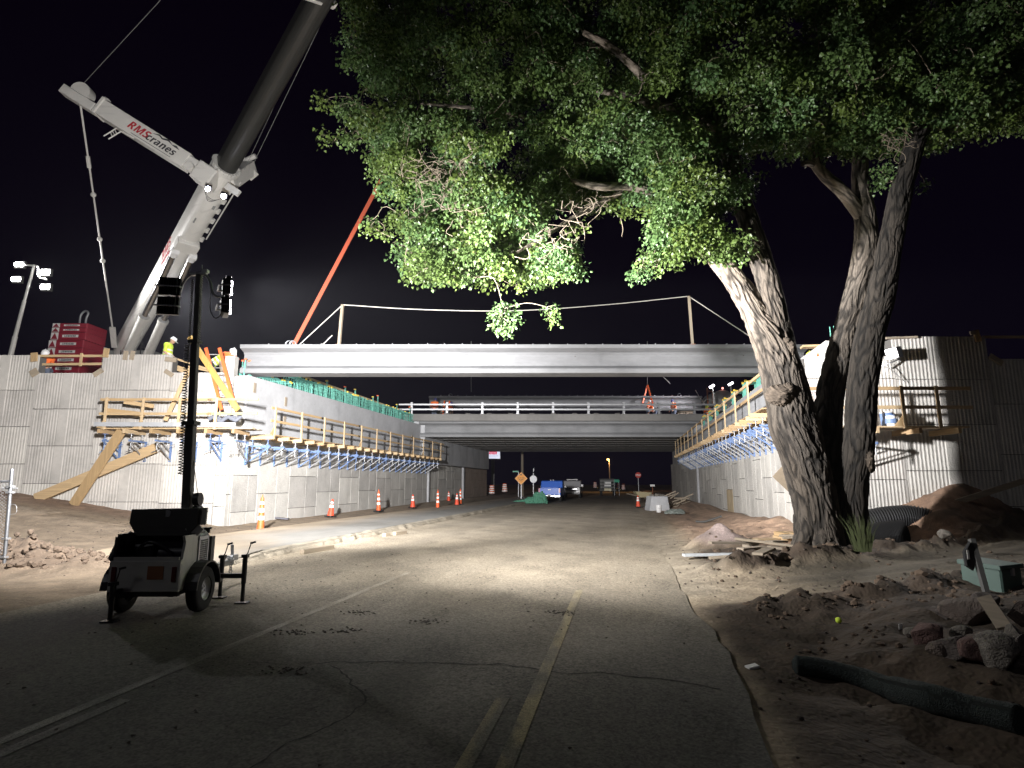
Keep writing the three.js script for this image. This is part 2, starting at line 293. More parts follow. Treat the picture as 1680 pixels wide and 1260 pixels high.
{
  const line = (inner, lo, hi, step, far) => { const a = []; for (let v = lo; v <= hi + 1e-6; v += step) a.push(v); let s = step, v = lo; const l = []; while (v > -far) { s *= 1.22; v -= s; l.unshift(Math.max(v, -far)); } s = step; v = hi; const r = []; while (v < far) { s *= 1.22; v += s; r.push(Math.min(v, far)); } return [...l, ...a, ...r]; };
  const xs = line(0, -25, 13, 0.10, 600), zs = line(0, -22, -1.5, 0.085, 600);
  // the far part of the site needs a moderately fine step too
  const pos = new Float32Array(xs.length * zs.length * 3), uv = new Float32Array(xs.length * zs.length * 2), col = new Float32Array(xs.length * zs.length * 3), idx = [];
  zs.forEach((z, j) => xs.forEach((x, i) => {
    const o = j * xs.length + i, y = groundY(x, z);
    pos.set([x, y, z], o * 3); uv.set([x, z], o * 2);
    // dry tan dust where it is driven on; darker, redder soil on banks; grey gravel heap
    const soil = fbm(x * 0.5, z * 0.5, 4, 111), n2 = fbm(x * 2.2, z * 2.2, 3, 115);
    let c = x < -7.7 ? [0.32, 0.25, 0.175] : [0.46, 0.37, 0.26];
    const toward = (t, k) => { c = c.map((v, q) => mixv(v, t[q], clamp(k))); };
    if (x > 0.7) {
      const dl = z - laneZ(Math.min(x, 14)), out = Math.abs(dl) - 1.15 + 0.5 * (n2 - 0.45), lane = 1 - sstep(-0.2, 0.25, out);
      const side = sstep(-14.4, -15.6, z) * sstep(6.5, 4.5, x);                       // dry pinkish verge beside the wall
      toward([0.44, 0.30, 0.21], side * sstep(1.2, 2.4, x));
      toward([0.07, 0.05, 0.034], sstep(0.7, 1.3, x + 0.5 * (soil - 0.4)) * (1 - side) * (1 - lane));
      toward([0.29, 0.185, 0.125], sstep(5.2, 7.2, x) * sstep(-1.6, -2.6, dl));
      toward([0.125, 0.104, 0.073], lane * sstep(1.4, 3.2, x));
      toward([0.07, 0.06, 0.045], lane * sstep(1.4, 3.2, x) * 0.5 * Math.exp(-(((dl - 0.1 + 0.3 * soil) / 0.22) ** 2)));
      toward([0.42, 0.355, 0.265], sstep(1.9, 1.1, x + 0.5 * (n2 - 0.5)) * sstep(-8.0, -9.2, z + soil) * (z > -30 ? 1 : 0.6));
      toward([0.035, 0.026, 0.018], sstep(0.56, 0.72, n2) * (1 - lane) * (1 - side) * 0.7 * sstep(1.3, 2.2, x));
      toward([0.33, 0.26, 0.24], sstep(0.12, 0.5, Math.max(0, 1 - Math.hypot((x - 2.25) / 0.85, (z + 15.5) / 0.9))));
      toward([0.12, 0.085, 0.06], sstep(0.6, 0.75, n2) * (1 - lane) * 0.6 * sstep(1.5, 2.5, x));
    } else if (x < -7.7) {
      toward([0.28, 0.21, 0.145], 0.6 * soil); toward([0.28, 0.175, 0.12], sstep(-17.4, -18.6, z + 0.18 * (x + 14.1)) * 0.7 * sstep(-14, -16, x));
      toward([0.17, 0.125, 0.09], clamp(bump(x, z, -11.6, -9.9, 2.1, 1.0, 2.6) * 1.5));
    }
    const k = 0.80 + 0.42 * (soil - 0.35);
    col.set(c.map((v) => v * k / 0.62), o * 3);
  }));
  for (let j = 0; j < zs.length - 1; j++) for (let i = 0; i < xs.length - 1; i++) { const a = j * xs.length + i, b = a + 1, c = a + xs.length, d = c + 1; idx.push(a, c, b, b, c, d); }
  const g = new THREE.BufferGeometry();
  g.setAttribute('position', new THREE.BufferAttribute(pos, 3)); g.setAttribute('uv', new THREE.BufferAttribute(uv, 2)); g.setAttribute('color', new THREE.BufferAttribute(col, 3));
  g.setIndex(idx); g.computeVertexNormals();
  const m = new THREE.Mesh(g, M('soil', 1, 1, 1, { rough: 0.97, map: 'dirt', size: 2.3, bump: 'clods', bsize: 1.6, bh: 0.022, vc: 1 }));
  m.name = 'ground'; m.userData.kind = 'structure'; m.castShadow = m.receiveShadow = true; scene.add(m);
}
// a sheet with a computed surface over a rectangle of the plan, slightly uneven along its edges
function sheet(name, x0, x1, z0, z1, nx, nz, y, mat, color, edge = 0) {
  const pos = [], uv = [], col = [], idx = [];
  for (let j = 0; j <= nz; j++) for (let i = 0; i <= nx; i++) {
    const t = j / nz; let z = mixv(z0, z1, t ** 1.6); let x = mixv(x0, x1, i / nx);
    if (edge && i === nx) x += edge * ((fbm(z * 0.7, 3.3, 4, 121) - 0.5) * 2.4 + (fbm(z * 3.7, 8.3, 3, 122) - 0.5) * 1.1);
    pos.push(x, typeof y === 'function' ? y(x, z) : y, z); uv.push(x, z); const c = color(x, z); col.push(...c);
  }
  for (let j = 0; j < nz; j++) for (let i = 0; i < nx; i++) { const a = j * (nx + 1) + i, b = a + 1, c = a + nx + 1, d = c + 1; idx.push(a, b, c, b, d, c); }
  const g = new THREE.BufferGeometry();
  g.setAttribute('position', new THREE.Float32BufferAttribute(pos, 3)); g.setAttribute('uv', new THREE.Float32BufferAttribute(uv, 2)); g.setAttribute('color', new THREE.Float32BufferAttribute(col, 3));
  g.setIndex(idx); g.computeVertexNormals();
  const m = new THREE.Mesh(g, mat); m.name = name; m.userData.kind = 'structure'; m.castShadow = m.receiveShadow = true; scene.add(m);
  return m;
}
// the road: bare asphalt near the viewer, under a film of tan construction dust from about ten metres on
const dustAt = (x, z) => {
  const n = fbm(x * 0.35, z * 0.12, 4, 131), f = fbm(x * 1.6, z * 0.5, 3, 135);
  const lane = 0.16 * (Math.exp(-(((x + 2.9) / 0.45) ** 2)) + Math.exp(-(((x + 1.3) / 0.45) ** 2)) + Math.exp(-(((x + 5.6) / 0.5) ** 2)));
  return clamp(sstep(-3.6, -12, z + 3.2 * (n - 0.5) + (x > -1 ? 0.5 : 0) * (x + 1)) * (0.84 + 0.3 * (f - 0.5)) - lane * sstep(-9, -14, z) * 0.5 + 0.10 * (f - 0.3) + 0.5 * sstep(-6.9, -7.6, x));
};
sheet('road', -7.72, 0.86, 8, -420, 60, 460, 0, M('road_surface', 1, 1, 1, { rough: 0.9, map: 'asphalt', size: 2.9, bump: 'grit', bsize: 0.45, bh: 0.006, vc: 1 }), (x, z) => {
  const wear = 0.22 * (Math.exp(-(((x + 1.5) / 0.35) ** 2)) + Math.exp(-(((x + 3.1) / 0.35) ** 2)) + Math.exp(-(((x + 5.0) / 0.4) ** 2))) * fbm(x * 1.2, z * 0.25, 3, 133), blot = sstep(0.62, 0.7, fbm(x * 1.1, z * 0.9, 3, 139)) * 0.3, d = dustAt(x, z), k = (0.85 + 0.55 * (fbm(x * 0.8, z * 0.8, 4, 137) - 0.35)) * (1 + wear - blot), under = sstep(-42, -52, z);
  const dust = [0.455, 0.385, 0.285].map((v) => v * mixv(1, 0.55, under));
  return [0.125, 0.119, 0.107].map((v, i) => mixv(v * k, dust[i] * (0.9 + 0.2 * (k - 1)), d) / 0.55);
}, 0.12);
// worn paint lines, each broken by wear into separate ragged strips of the sheet's own vertex colour
function line(name, x, z0, z1, w, c) {
  const n = Math.ceil(Math.abs(z1 - z0) / 0.06);
  const s = sheet(name, x - w / 2, x + w / 2, z0, z1, 3, n, 0.004, M('road_paint', 1, 1, 1, { rough: 0.8, map: 'asphalt', size: 1.3, bump: 'grit', bsize: 0.4, bh: 0.004, vc: 1 }), (px, pz) => {
    const wear = fbm(px * 9, pz * 2.2, 4, 141), d = dustAt(px, pz) * 0.9;
    return c.map((v, i) => mixv(mixv(v, [0.125, 0.119, 0.107][i], 0.25 + sstep(0.36, 0.6, wear) * 0.65), [0.45, 0.38, 0.28][i], d) / 0.55);
  });
  s.geometry.translate(0, 0, 0);
  return s;
}
line('lane_marking', -0.72, 2, -9.4, 0.105, [0.42, 0.35, 0.19]);
line('lane_marking_001', -0.95, 2, -4.7, 0.10, [0.34, 0.29, 0.17]);
line('lane_marking_002', -3.9, 3, -10.6, 0.10, [0.36, 0.35, 0.32]);
line('lane_marking_003', -3.72, 2.5, -4.15, 0.10, [0.28, 0.27, 0.25]);
// cracks: thin wandering slots of tar and dirt lying on the asphalt
function crack(pts, w, s0) {
  seed(s0);
  const pos = [], idx = [], cr = new THREE.CatmullRomCurve3(pts.map(([x, z]) => V(x, 0.003, z))), n = Math.round(cr.getLength() / 0.05);
  for (let i = 0; i <= n; i++) { const p = cr.getPoint(i / n), t = cr.getTangent(i / n), wob = (fbm(i * 0.11, s0, 4, 7) - 0.5) * 0.34, ww = w * rr(0.3, 1.3) * Math.sin(Math.PI * clamp(i / n * 8, 0, 0.5)); pos.push(p.x - t.z * (wob - ww), p.y, p.z + t.x * (wob - ww), p.x - t.z * (wob + ww), p.y, p.z + t.x * (wob + ww)); if (i) { const k = 2 * i; idx.push(k - 2, k - 1, k, k - 1, k + 1, k); } }
  const g = new THREE.BufferGeometry(); g.setAttribute('position', new THREE.Float32BufferAttribute(pos, 3)); g.setIndex(idx); g.computeVertexNormals();
  const m = struct('road_crack', g, M('crack', 0.02, 0.019, 0.017, { side: 1 })); return m;
}
crack([[-2.9, -5.2], [-1.6, -5.45], [-0.4, -5.4], [0.7, -5.25]], 0.011, 11);
crack([[-2.6, -5.3], [-2.15, -4.7], [-1.95, -4.1], [-2.05, -3.4], [-1.95, -2.4]], 0.010, 12);
crack([[-4.4, -4.6], [-3.4, -5.1], [-2.6, -5.35]], 0.005, 13);
// raised concrete walk on the left with a ragged kerb towards the road
{
  const zA = -10.6, zB = -80;
  sheet('sidewalk', -11.6, -7.86, zA, zB, 14, 120, (x, z) => 0.125 * sstep(-10.6, -12.2, z) + 0.012 * (fbm(x, z, 3, 151) - 0.5) + 0.03, C.walkV ?? M('walk_surface', 1, 1, 1, { rough: 0.92, map: 'concrete', size: 3.7, bump: 'grit', bsize: 0.7, bh: 0.004, vc: 1 }), (x, z) => {
    const d = clamp(1.1 - 0.5 * (x + 11.6) + 0.8 * (fbm(x * 0.9, z * 0.3, 4, 155) - 0.5) + sstep(-16, -12, z)); return [0.22, 0.213, 0.195].map((v, i) => mixv(v, [0.36, 0.285, 0.2][i], d) / 0.83);
  });
  const g = [], step = 0.32; seed(31);
  const pos = [], idx = []; const prof = [[0.12, -0.04], [0.10, 0.03], [0.055, 0.085], [0.03, 0.135], [-0.04, 0.152], [-0.2, 0.15]];
  const n = 340;
  for (let i = 0; i <= n; i++) { const t = (i / n) ** 1.7, z = mixv(-11.0, zB, t), up = sstep(-11, -12.6, z); for (const [dx, y] of prof) { const r = fbm(z * 2.4, dx * 9 + y * 7, 4, 161) - 0.5, r2 = fbm(z * 7, dx * 11, 2, 165) - 0.5; pos.push(-7.78 + dx + (dx > 0 ? 0.14 * r + 0.06 * r2 : 0), y * (0.4 + 0.6 * up) + (y > 0 && dx > -0.1 ? 0.05 * r + 0.03 * r2 : 0), z); } if (i) for (let k = 0; k < prof.length - 1; k++) { const a = (i - 1) * prof.length + k, b = a + prof.length; idx.push(a, b, a + 1, a + 1, b, b + 1); } }
  const gg = new THREE.BufferGeometry(); gg.setAttribute('position', new THREE.Float32BufferAttribute(pos, 3)); gg.setIndex(idx); gg.computeVertexNormals();
  struct('kerb', gg, M('kerb_surface', 0.42, 0.37, 0.29, { map: 'concrete', size: 1.9, bump: 'clods', bsize: 0.6, bh: 0.02, side: 1 }));
}

// ---------------------------------------------------------------- retaining walls of precast panels
function ribbedPanel(w, h, ribs) { // corner at the origin, face towards +z
  const pts = [[0, -0.06], [0, 0]], c = w / 2, bw = Math.min(0.17, w * 0.16), p = 0.098;
  const run = (a, b) => { const n = Math.max(1, Math.floor((b - a) / p)), q = (b - a) / n; for (let i = 0; i < n; i++) { const x = a + i * q; pts.push([x + 0.18 * q, 0], [x + 0.36 * q, ribs], [x + 0.64 * q, ribs], [x + 0.82 * q, 0]); } };
  if (ribs) { run(0.05, c - bw - 0.03); pts.push([c - bw - 0.02, 0], [c - bw, 0.018], [c + bw, 0.018], [c + bw + 0.02, 0]); run(c + bw + 0.03, w - 0.05); }
  else pts.push([0.008, 0.008], [c - bw - 0.006, 0.008], [c - bw, 0.002], [c + bw, 0.002], [c + bw + 0.006, 0.008], [w - 0.008, 0.008]);
  pts.push([w, 0], [w, -0.06]);
  const s = new THREE.Shape(pts.map(([x, z]) => new THREE.Vector2(x, z)));
  const g = new THREE.ExtrudeGeometry(s, { depth: h, bevelEnabled: false, steps: 1 });
  g.deleteAttribute('uv'); // shape x-y, depth z  ->  x, z(out), y(up)
  g.applyMatrix4(new THREE.Matrix4().set(1, 0, 0, 0, 0, 0, 1, 0, 0, 1, 0, 0, 0, 0, 0, 1));
  const q = g.toNonIndexed ? clean(g) : g, P = q.attributes.position, N = q.attributes.normal; // the swap mirrors: turn faces over
  for (let i = 0; i < P.count; i += 3) for (const A of [P, N]) { const x = A.getX(i), y = A.getY(i), z = A.getZ(i); A.setXYZ(i, A.getX(i + 1), A.getY(i + 1), A.getZ(i + 1)); A.setXYZ(i + 1, x, y, z); }
  q.computeVertexNormals();
  return metreUV(q, (uvOff += 0.613));
}
const panelCache = new Map();
function panels(root, x0, x1, y0, y1, first, ph, ribs, mlist, gap = 0.022) {
  // a column of panels between x0 and x1, joints at first, first + ph ...
  let b = y0, t = first; while (t <= b + 0.05) t += ph;
  for (; b < y1 - 0.02; b = t, t += ph) {
    const top = Math.min(t, y1), w = x1 - x0 - gap, h = top - b - gap;
    if (h < 0.05) continue;
    const key = [w.toFixed(2), h.toFixed(2), ribs].join();
    if (!panelCache.has(key)) panelCache.set(key, ribbedPanel(+w.toFixed(2), +h.toFixed(2), ribs));
    const m = new THREE.Mesh(panelCache.get(key), mlist[Math.floor(rnd() * mlist.length)]);
    m.name = 'panel'; m.castShadow = m.receiveShadow = true;
    m.position.set(x0 + gap / 2, b + gap / 2, 0.02 + rr(-0.006, 0.006)); root.add(m);
  }
}
const PH = 1.35;
seed(101);
{ // left wing
  const t = thing('retaining_wall', 'pale ribbed concrete panel wall facing the viewer left of the road, below the crane', 'retaining wall', CL.x, 0, CL.z, YAW);
  const cols = [[0, 2.33, 5.66, 3.6], [2.33, 4.93, 6.34, 4.99], [4.93, 7.3, 5.65, 4.29], [7.3, 9.72, 6.32, 4.99], [9.72, 12.1, 5.65, 4.29], [12.1, 14.5, 6.32, 4.99], [14.5, 17, 5.65, 4.29]];
  for (const [a, b, top, j] of cols) {
    panels(t, -b, -a - (a ? 0 : 0.38), -0.3 + 0.1 * a, top, j - PH * 5, PH, 0.009, C.wingPanel);
    obj('backing', bx(b - a, top - 0.07 + 0.4, 0.3, -(a + b) / 2, (top - 0.07) / 2 - 0.2, -0.2), C.joint, t);
  }
  for (let y = -0.3; y < 5.4; y += 1.1) obj('corner_panel', bev(0.36, 1.08, 0.34, 0.015, -0.18, y + 0.54, -0.13), C.sidePanel[(y * 7 | 0) & 3], t);
}
{ // left side, along the road
  const t = thing('retaining_wall', 'grey panel wall along the left side of the road, with traffic cones at its foot', 'retaining wall', CL.x, 0, CL.z, Math.PI / 2);
  let x = 0.02, k = 0;
  const ends = [0.35, 1.9, 4.15, 6.5, 8.75, 11.0, 13.3, 15.6, 17.9, 20.1, 22.4];
  for (const e of ends) { panels(t, x, e, -0.4, 3.3, (k % 2 ? 0.55 : 1.2), 1.35, false, C.sidePanel); x = e; k++; }
  const post1 = x + 0.12; obj('pilaster', bx(0.22, 3.6, 0.2, post1, 1.5, 0.05), C.cap, t); x += 0.26;
  for (let i = 0; i < 4; i++) { panels(t, x, x + 2.3, -0.4, 3.1, (i % 2 ? 0.55 : 1.2), 1.35, false, C.sidePanel); x += 2.3; }
  obj('pilaster', bx(0.3, 3.6, 0.26, x + 0.15, 1.5, 0.06), C.cap, t); x += 0.3;
  for (let i = 0; i < 5; i++) { panels(t, x, x + 1.9, -0.4, 3.0, (i % 2 ? 0.55 : 1.2), 1.35, false, [C.brownPanel]); x += 1.9; }
  obj('backing', bx(x, 3.6, 0.3, x / 2, 1.25, -0.2), C.joint, t);
}
{ // right wing
  const t = thing('retaining_wall', 'ribbed concrete panel wall on the right behind the tree, crossed by the shadow of its trunk', 'retaining wall', CR.x, 0, CR.z, YAW);
  const cols = [[0, 2.53, 5.15, 4.5], [2.53, 5.2, 5.72, 4.48], [5.2, 7.6, 5.07, 3.78], [7.6, 10, 5.72, 4.48], [10, 12.5, 5.07, 3.78], [12.5, 15, 5.72, 4.48]];
  for (const [a, b, top, j] of cols) {
    panels(t, a + (a ? 0 : 0.02), b, -0.4, top, j - (a === 5.2 || a === 0 ? 1.4 : 1.27) * 5, a === 5.2 || a === 0 ? 1.4 : 1.27, 0.013, [C.sidePanel[0], C.sidePanel[1], C.wingPanel[0]]);
    obj('backing', bx(b - a, top - 0.07 + 0.4, 0.3, (a + b) / 2, (top - 0.07) / 2 - 0.2, -0.2), C.joint, t);
  }
}
{ // right side, along the road
  const t = thing('retaining_wall', 'white panel wall along the right side of the road, left of the big tree', 'retaining wall', CR.x, 0, CR.z, -Math.PI / 2);
  let x = -0.02, k = 0;
  const w = [1.5, 1.55, 1.55, 1.55, 1.55, 1.6, 1.6, 1.6, 1.7, 1.7, 1.8, 1.8, 1.9, 1.9, 2.0];
  for (const e of w) { panels(t, x - e, x, -0.4, 3.5, [0.3, 1.0, -0.2][k % 3], 1.5, false, k === 8 ? [C.sidePanel[2], C.stain] : [C.sidePanel[1], C.sidePanel[2], C.sidePanel[3]]); x -= e; k++; }
  obj('pilaster', bx(0.24, 3.8, 0.2, x - 0.12, 1.5, 0.05), C.cap, t); x -= 0.24;
  for (let i = 0; i < 12; i++) { panels(t, x - 2, x, -0.4, 3.6, [0.3, 1.0, -0.2][i % 3], 1.5, false, C.sidePanel); x -= 2; }
  obj('backing', bx(-x, 3.8, 0.3, x / 2, 1.35, -0.2), C.joint, t);
}

// cast abutment caps on top of the side walls, with rows of starter bars
function bars(list, r = 0.013) { const g = []; for (const [a, b] of list) g.push(rod(a, b, r, r, 4)); return g; }
{
  const t = thing('abutment_cap', 'long grey cast concrete abutment cap on the left, bristling with green starter bars', 'bridge abutment');
  const z0 = -19.95, z1 = -41.6;
  obj('cap_beam', bev(1.5, 2.42, z0 - z1, 0.03, XL - 0.62, 4.46, (z0 + z1) / 2), C.cap, t);
  obj('end_block', bev(1.6, 2.1, 0.55, 0.03, XL - 0.72, 4.5, -19.66), C.sidePanel[3], t);
  obj('plank', bev(1.2, 0.05, 0.5, 0.006, XL - 0.75, 5.6, -19.62), C.wood[1], t);
  for (const [z, y] of [[-20.4, 5.25], [-22.6, 5.0], [-22.6, 4.2], [-38, 4.6], [-40.3, 4.5]]) obj('blockout', bx(0.05, 0.38, 0.16, XL + 0.135, y, z), C.woodOld[0], t);
  seed(201);
  const g = [], yel = [], red = [];
  for (let z = z0 - 1.3; z > z1 + 0.4; z -= 0.15) {
    const low = z > -24 ? 0.42 : 0.78, y0 = 5.6, y1 = y0 + low + rr(-0.03, 0.03), xa = XL - 0.35 + rr(-0.03, 0.03), xb = XL - 0.95 + rr(-0.03, 0.03), j = rr(-0.04, 0.04);
    g.push([V(xa, y0, z), V(xa + j, y1, z + j)], [V(xb, y0, z), V(xb + j, y1, z + j)], [V(xa + j, y1, z + j), V(xb + j, y1, z + j)]);
    if (rnd() < 0.3) yel.push(bx(0.07, 0.07, 0.07, xa, y1 + 0.03, z));
  }
  for (const z of [-24.5, -27, -29, -30.2, -32.6, -33.3, -36.4, -38.8]) { const y = 6.62 + rr(0, 0.22); g.push([V(XL - 0.4, 5.6, z), V(XL - 0.4, y, z)], [V(XL - 0.4, 5.6, z - 0.1), V(XL - 0.4, y, z - 0.1)]); (rnd() < 0.5 ? yel : red).push(cyl(0.07, 0.05, 8, XL - 0.4, y + 0.02, z)); }
  const tallBars = [];
  for (let i = 0; i < 22; i++) { const x = XL - 0.1 - 0.85 * rnd(), z = -20.0 - 0.55 * rnd(), y = 6.2 + rr(-0.35, 0.25); tallBars.push([V(x, 5.5, z), V(x, y, z)]); if (i % 2) red.push(cyl(0.055, 0.05, 8, x, y + 0.02, z)); }
  for (let i = 0; i < 8; i++) { const x = XL + 0.05 * rnd() - 0.2, z = -20.3 - 0.5 * rnd(), y = 6.35 + rr(-0.15, 0.1); tallBars.push([V(x, 5.6, z), V(x, y, z)]); red.push(cyl(0.055, 0.05, 8, x, y + 0.02, z)); }
  stuff(obj('rebar', bars([...g, ...tallBars], 0.014), C.rebar, t));
  for (const y of [6.05, 6.3]) obj('rebar', [rod(V(XL - 0.35, y, -24.2), V(XL - 0.35, y, z1 + 0.5), 0.014, 0.014, 5), rod(V(XL - 0.95, y, -24.2), V(XL - 0.95, y, z1 + 0.5), 0.014, 0.014, 5)], C.rebar, t);
  obj('top_rail', bar(V(XL - 0.6, 6.58, -24.0), V(XL - 0.6, 6.42, z1 + 0.6), 0.05, 0.09), C.wood[2], t);
  stuff(obj('bar_cap', yel, C.capYel, t)); stuff(obj('bar_cap', red, C.capRed, t));
}
{
  const t = thing('abutment_cap', 'cast concrete abutment cap on the right, with separate cages of green starter bars', 'bridge abutment');
  const z0 = -18.1, z1 = -46.6;
  obj('cap_beam', bev(1.5, 1.72, z0 - z1, 0.03, XR + 0.66, 4.3, (z0 + z1) / 2), C.cap, t);
  obj('backwall', bev(0.5, 1.2, 3.2, 0.03, XR + 0.9, 5.0, -19.3), C.sidePanel[3], t);
  obj('plank', bx(1.5, 0.06, 0.3, XR + 1.0, 5.63, -18.6), C.wood[0], t);
  seed(203);
  const g = [], yel = [], red = [];
  for (let i = 0; i < 9; i++) {
    const zc = -21.4 - i * 2.75, h = 0.86;
    for (let k = 0; k < 7; k++) { const z = zc - k * 0.11; for (const x of [XR + 0.25, XR + 0.75]) g.push([V(x, 5.1, z), V(x, 5.1 + h, z)]); g.push([V(XR + 0.25, 5.1 + h, z), V(XR + 0.75, 5.1 + h, z)]); }
    yel.push(bx(0.6, 0.06, 0.06, XR + 0.5, 5.14 + h, zc), bx(0.08, 0.09, 0.08, XR + 0.25, 5.16 + h, zc), bx(0.08, 0.09, 0.08, XR + 0.25, 5.16 + h, zc - 0.65));
    for (let k = 0; k < 5; k++) { const z = zc - 0.9 - k * 0.36; g.push([V(XR + 0.3, 5.1, z), V(XR + 0.3, 5.38, z)]); if (k % 2) yel.push(bx(0.07, 0.06, 0.07, XR + 0.3, 5.4, z)); }
  }
  for (let i = 0; i < 16; i++) { const x = XR + 1.2 + 0.7 * rnd(), z = -18.8 - 0.4 * rnd(), y = 6.15 + rr(-0.3, 0.2); g.push([V(x, 5.55, z), V(x, y, z)]); }
  stuff(obj('rebar', bars(g, 0.016), C.rebar, t)); stuff(obj('bar_cap', yel, C.capYel, t));
  for (const [z, y] of [[-20.6, 4.55], [-33, 4.5], [-36, 4.4], [-42, 4.45]]) obj('blockout', bx(0.05, 0.36, 0.16, XR - 0.115, y, z), C.woodOld[0], t);
}
// earth fill behind the walls
struct('embankment', [
  (() => { const s = new THREE.Shape([[-14.75, 20.1], [-14.75, 60], [-260, 60], [-260, -20], [-31, 16.6], [-16.6, 19.3], [-16.6, 20.1]].map(([x, y]) => new THREE.Vector2(x, y))); const g = new THREE.ExtrudeGeometry(s, { depth: 5.6, bevelEnabled: false }); g.deleteAttribute('uv'); g.rotateX(-Math.PI / 2); return g.translate(0, -0.05, 0); })(),
  (() => { const s = new THREE.Shape([[6.1, 18.4], [18, 20.7], [260, 40], [260, 62], [6.1, 62]].map(([x, y]) => new THREE.Vector2(x, y))); const g = new THREE.ExtrudeGeometry(s, { depth: 4.75, bevelEnabled: false }); g.deleteAttribute('uv'); g.rotateX(-Math.PI / 2); return g.translate(0, -0.05, 0); })(),
], M('fill_soil', 0.40, 0.31, 0.22, { rough: 0.97, map: 'dirt', size: 2.9, bump: 'clods', bsize: 1.2, bh: 0.05 }));

// ---------------------------------------------------------------- girders and the finished bridge
const TEE = (H, tw, bw) => { const h = []; const R = [[bw / 2, 0.02], [bw / 2, 0.17], [bw / 2 - 0.03, 0.2], [0.14, 0.34], [0.12, H - 0.33], [0.2, H - 0.24], [tw / 2 - 0.02, H - 0.14], [tw / 2, H - 0.1], [tw / 2, H]]; h.push([-bw / 2 + 0.02, 0], [bw / 2 - 0.02, 0], ...R); for (const [x, y] of R.slice().reverse()) h.push([-x, y]); return h; };
function makeGirder(label) { // along local x, centred, underside at y = 0
  const L = 21.95, t = thing('concrete_girder', label, 'bridge girder');
  const g = prism(TEE(1.1, 1.1, 0.86), L, 0.012); g.rotateY(Math.PI / 2);
  obj('beam', g, C.girder, t);
  seed(221);
  let first = null;
  for (let x = -L / 2 + 0.9; x < L / 2 - 0.5; x += 0.695) { if (!first) first = obj('stirrup', [rod(V(0, 0, 0), V(0, 0.15, 0), 0.013, 0.013, 5), rod(V(0, 0, 0.16), V(0, 0.15, 0.16), 0.013, 0.013, 5), rod(V(0, 0.15, 0), V(0, 0.15, 0.16), 0.013, 0.013, 5)], C.galv, t), first.position.set(x, 1.095, -0.08); else again(first, t, x + rr(-0.04, 0.04), 1.095, -0.08); }
  for (const s of [-1, 1]) obj('lifting_loop', pipe([V(s * 9.3 - 0.14, 1.07, 0), V(s * 9.3 - 0.13, 1.28, 0), V(s * 9.3, 1.38, 0), V(s * 9.3 + 0.13, 1.28, 0), V(s * 9.3 + 0.14, 1.02, 0)], 0.02, 14, 6), C.galv, t);
  for (const [x, y] of [[-7.9, 0.78], [2.0, 0.72], [8.6, 0.75], [-3.2, 0.5]]) obj('plug_hole', cyl(0.022, 0.01, 10, x, y, 0.128, Math.PI / 2), C.joint, t);
  return t;
}
const girder = makeGirder('near concrete girder lowered across the road just above the left abutment cap');
girder.position.copy(at(0.475, 5.79, 22.8)); girder.rotation.y = YAW;
girder.userData.group = 'precast bridge girders';
const girder2 = copy(girder, 'far concrete girder held in slings beyond the bridge railing', 0, 0, 0, YAW);
girder2.position.copy(at(4.3, 7.42, 47.5));
{
  const t = thing('bridge', 'finished concrete bridge spanning the road, with metal railing on its edge', 'bridge', 0, 0, 0, YAW);
  t.position.copy(at(0, 0, 41.3)); // local x across, local -z away
  const x0 = -8, x1 = 16.5;
  { const s = new THREE.Shape([[x0, 0.02], [x1, 0.02], [x1 + 3.84, 20.5], [x0 + 3.84, 20.5]].map(([x, y]) => new THREE.Vector2(x, y))), g = new THREE.ExtrudeGeometry(s, { depth: 0.28, bevelEnabled: false }); g.deleteAttribute('uv'); g.rotateX(-Math.PI / 2); obj('deck', g.translate(0, 5.98, 0), C.deck, t); }
  obj('kerb_beam', bev(x1 - x0, 0.5, 0.45, 0.03, (x0 + x1) / 2, 6.16, -0.2), C.deck, t);
  const g = prism(TEE(1.08, 1.0, 0.7), 19.9, 0.01); g.rotateY(Math.PI / 2);
  const first = obj('girder', g, C.girder, t); first.position.set(3.42, 4.8, -0.5);
  for (let i = 1; i < 9; i++) again(first, t, 3.42 + i * 0.44, 4.8, -0.5 - i * 2.35, 0, 0, 0, C.deck);
  for (const y of [6.74, 7.09]) obj('rail', bev(x1 - x0, 0.13, 0.1, 0.02, (x0 + x1) / 2, y, -0.12), C.galv, t);
  let post = null;
  for (let x = x0 + 0.9; x < x1; x += 2.5) { if (!post) { post = obj('post', [bev(0.16, 0.86, 0.14, 0.01, 0, 0.43, 0), bev(0.3, 0.03, 0.3, 0.005, 0, 0.015, 0)], C.galv, t); post.position.set(x, 6.41, -0.26); } else again(post, t, x, 6.41, -0.26); }
  // end walls carrying the girders
  const skew = (a, b, y0, y1) => { const s = new THREE.Shape([[a, 0.3], [b, 0.3], [b + 3.75, 20.3], [a + 3.75, 20.3]].map(([x, y]) => new THREE.Vector2(x, y))), g = new THREE.ExtrudeGeometry(s, { depth: y1 - y0, bevelEnabled: false }); g.deleteAttribute('uv'); g.rotateX(-Math.PI / 2); return g.translate(0, y0, 0); };
  obj('end_wall', skew(-8.2, -6.14, 3.02, 5.96), C.cap, t);
  obj('end_wall', skew(12.86, 15.2, 3.52, 5.96), C.cap, t);
  for (let i = 0; i < 9; i++) obj('drain_slot', bx(0.34, 0.07, 0.06, x0 + 3.4 + i * 1.5, 6.43, 0.01), C.joint, t);
}

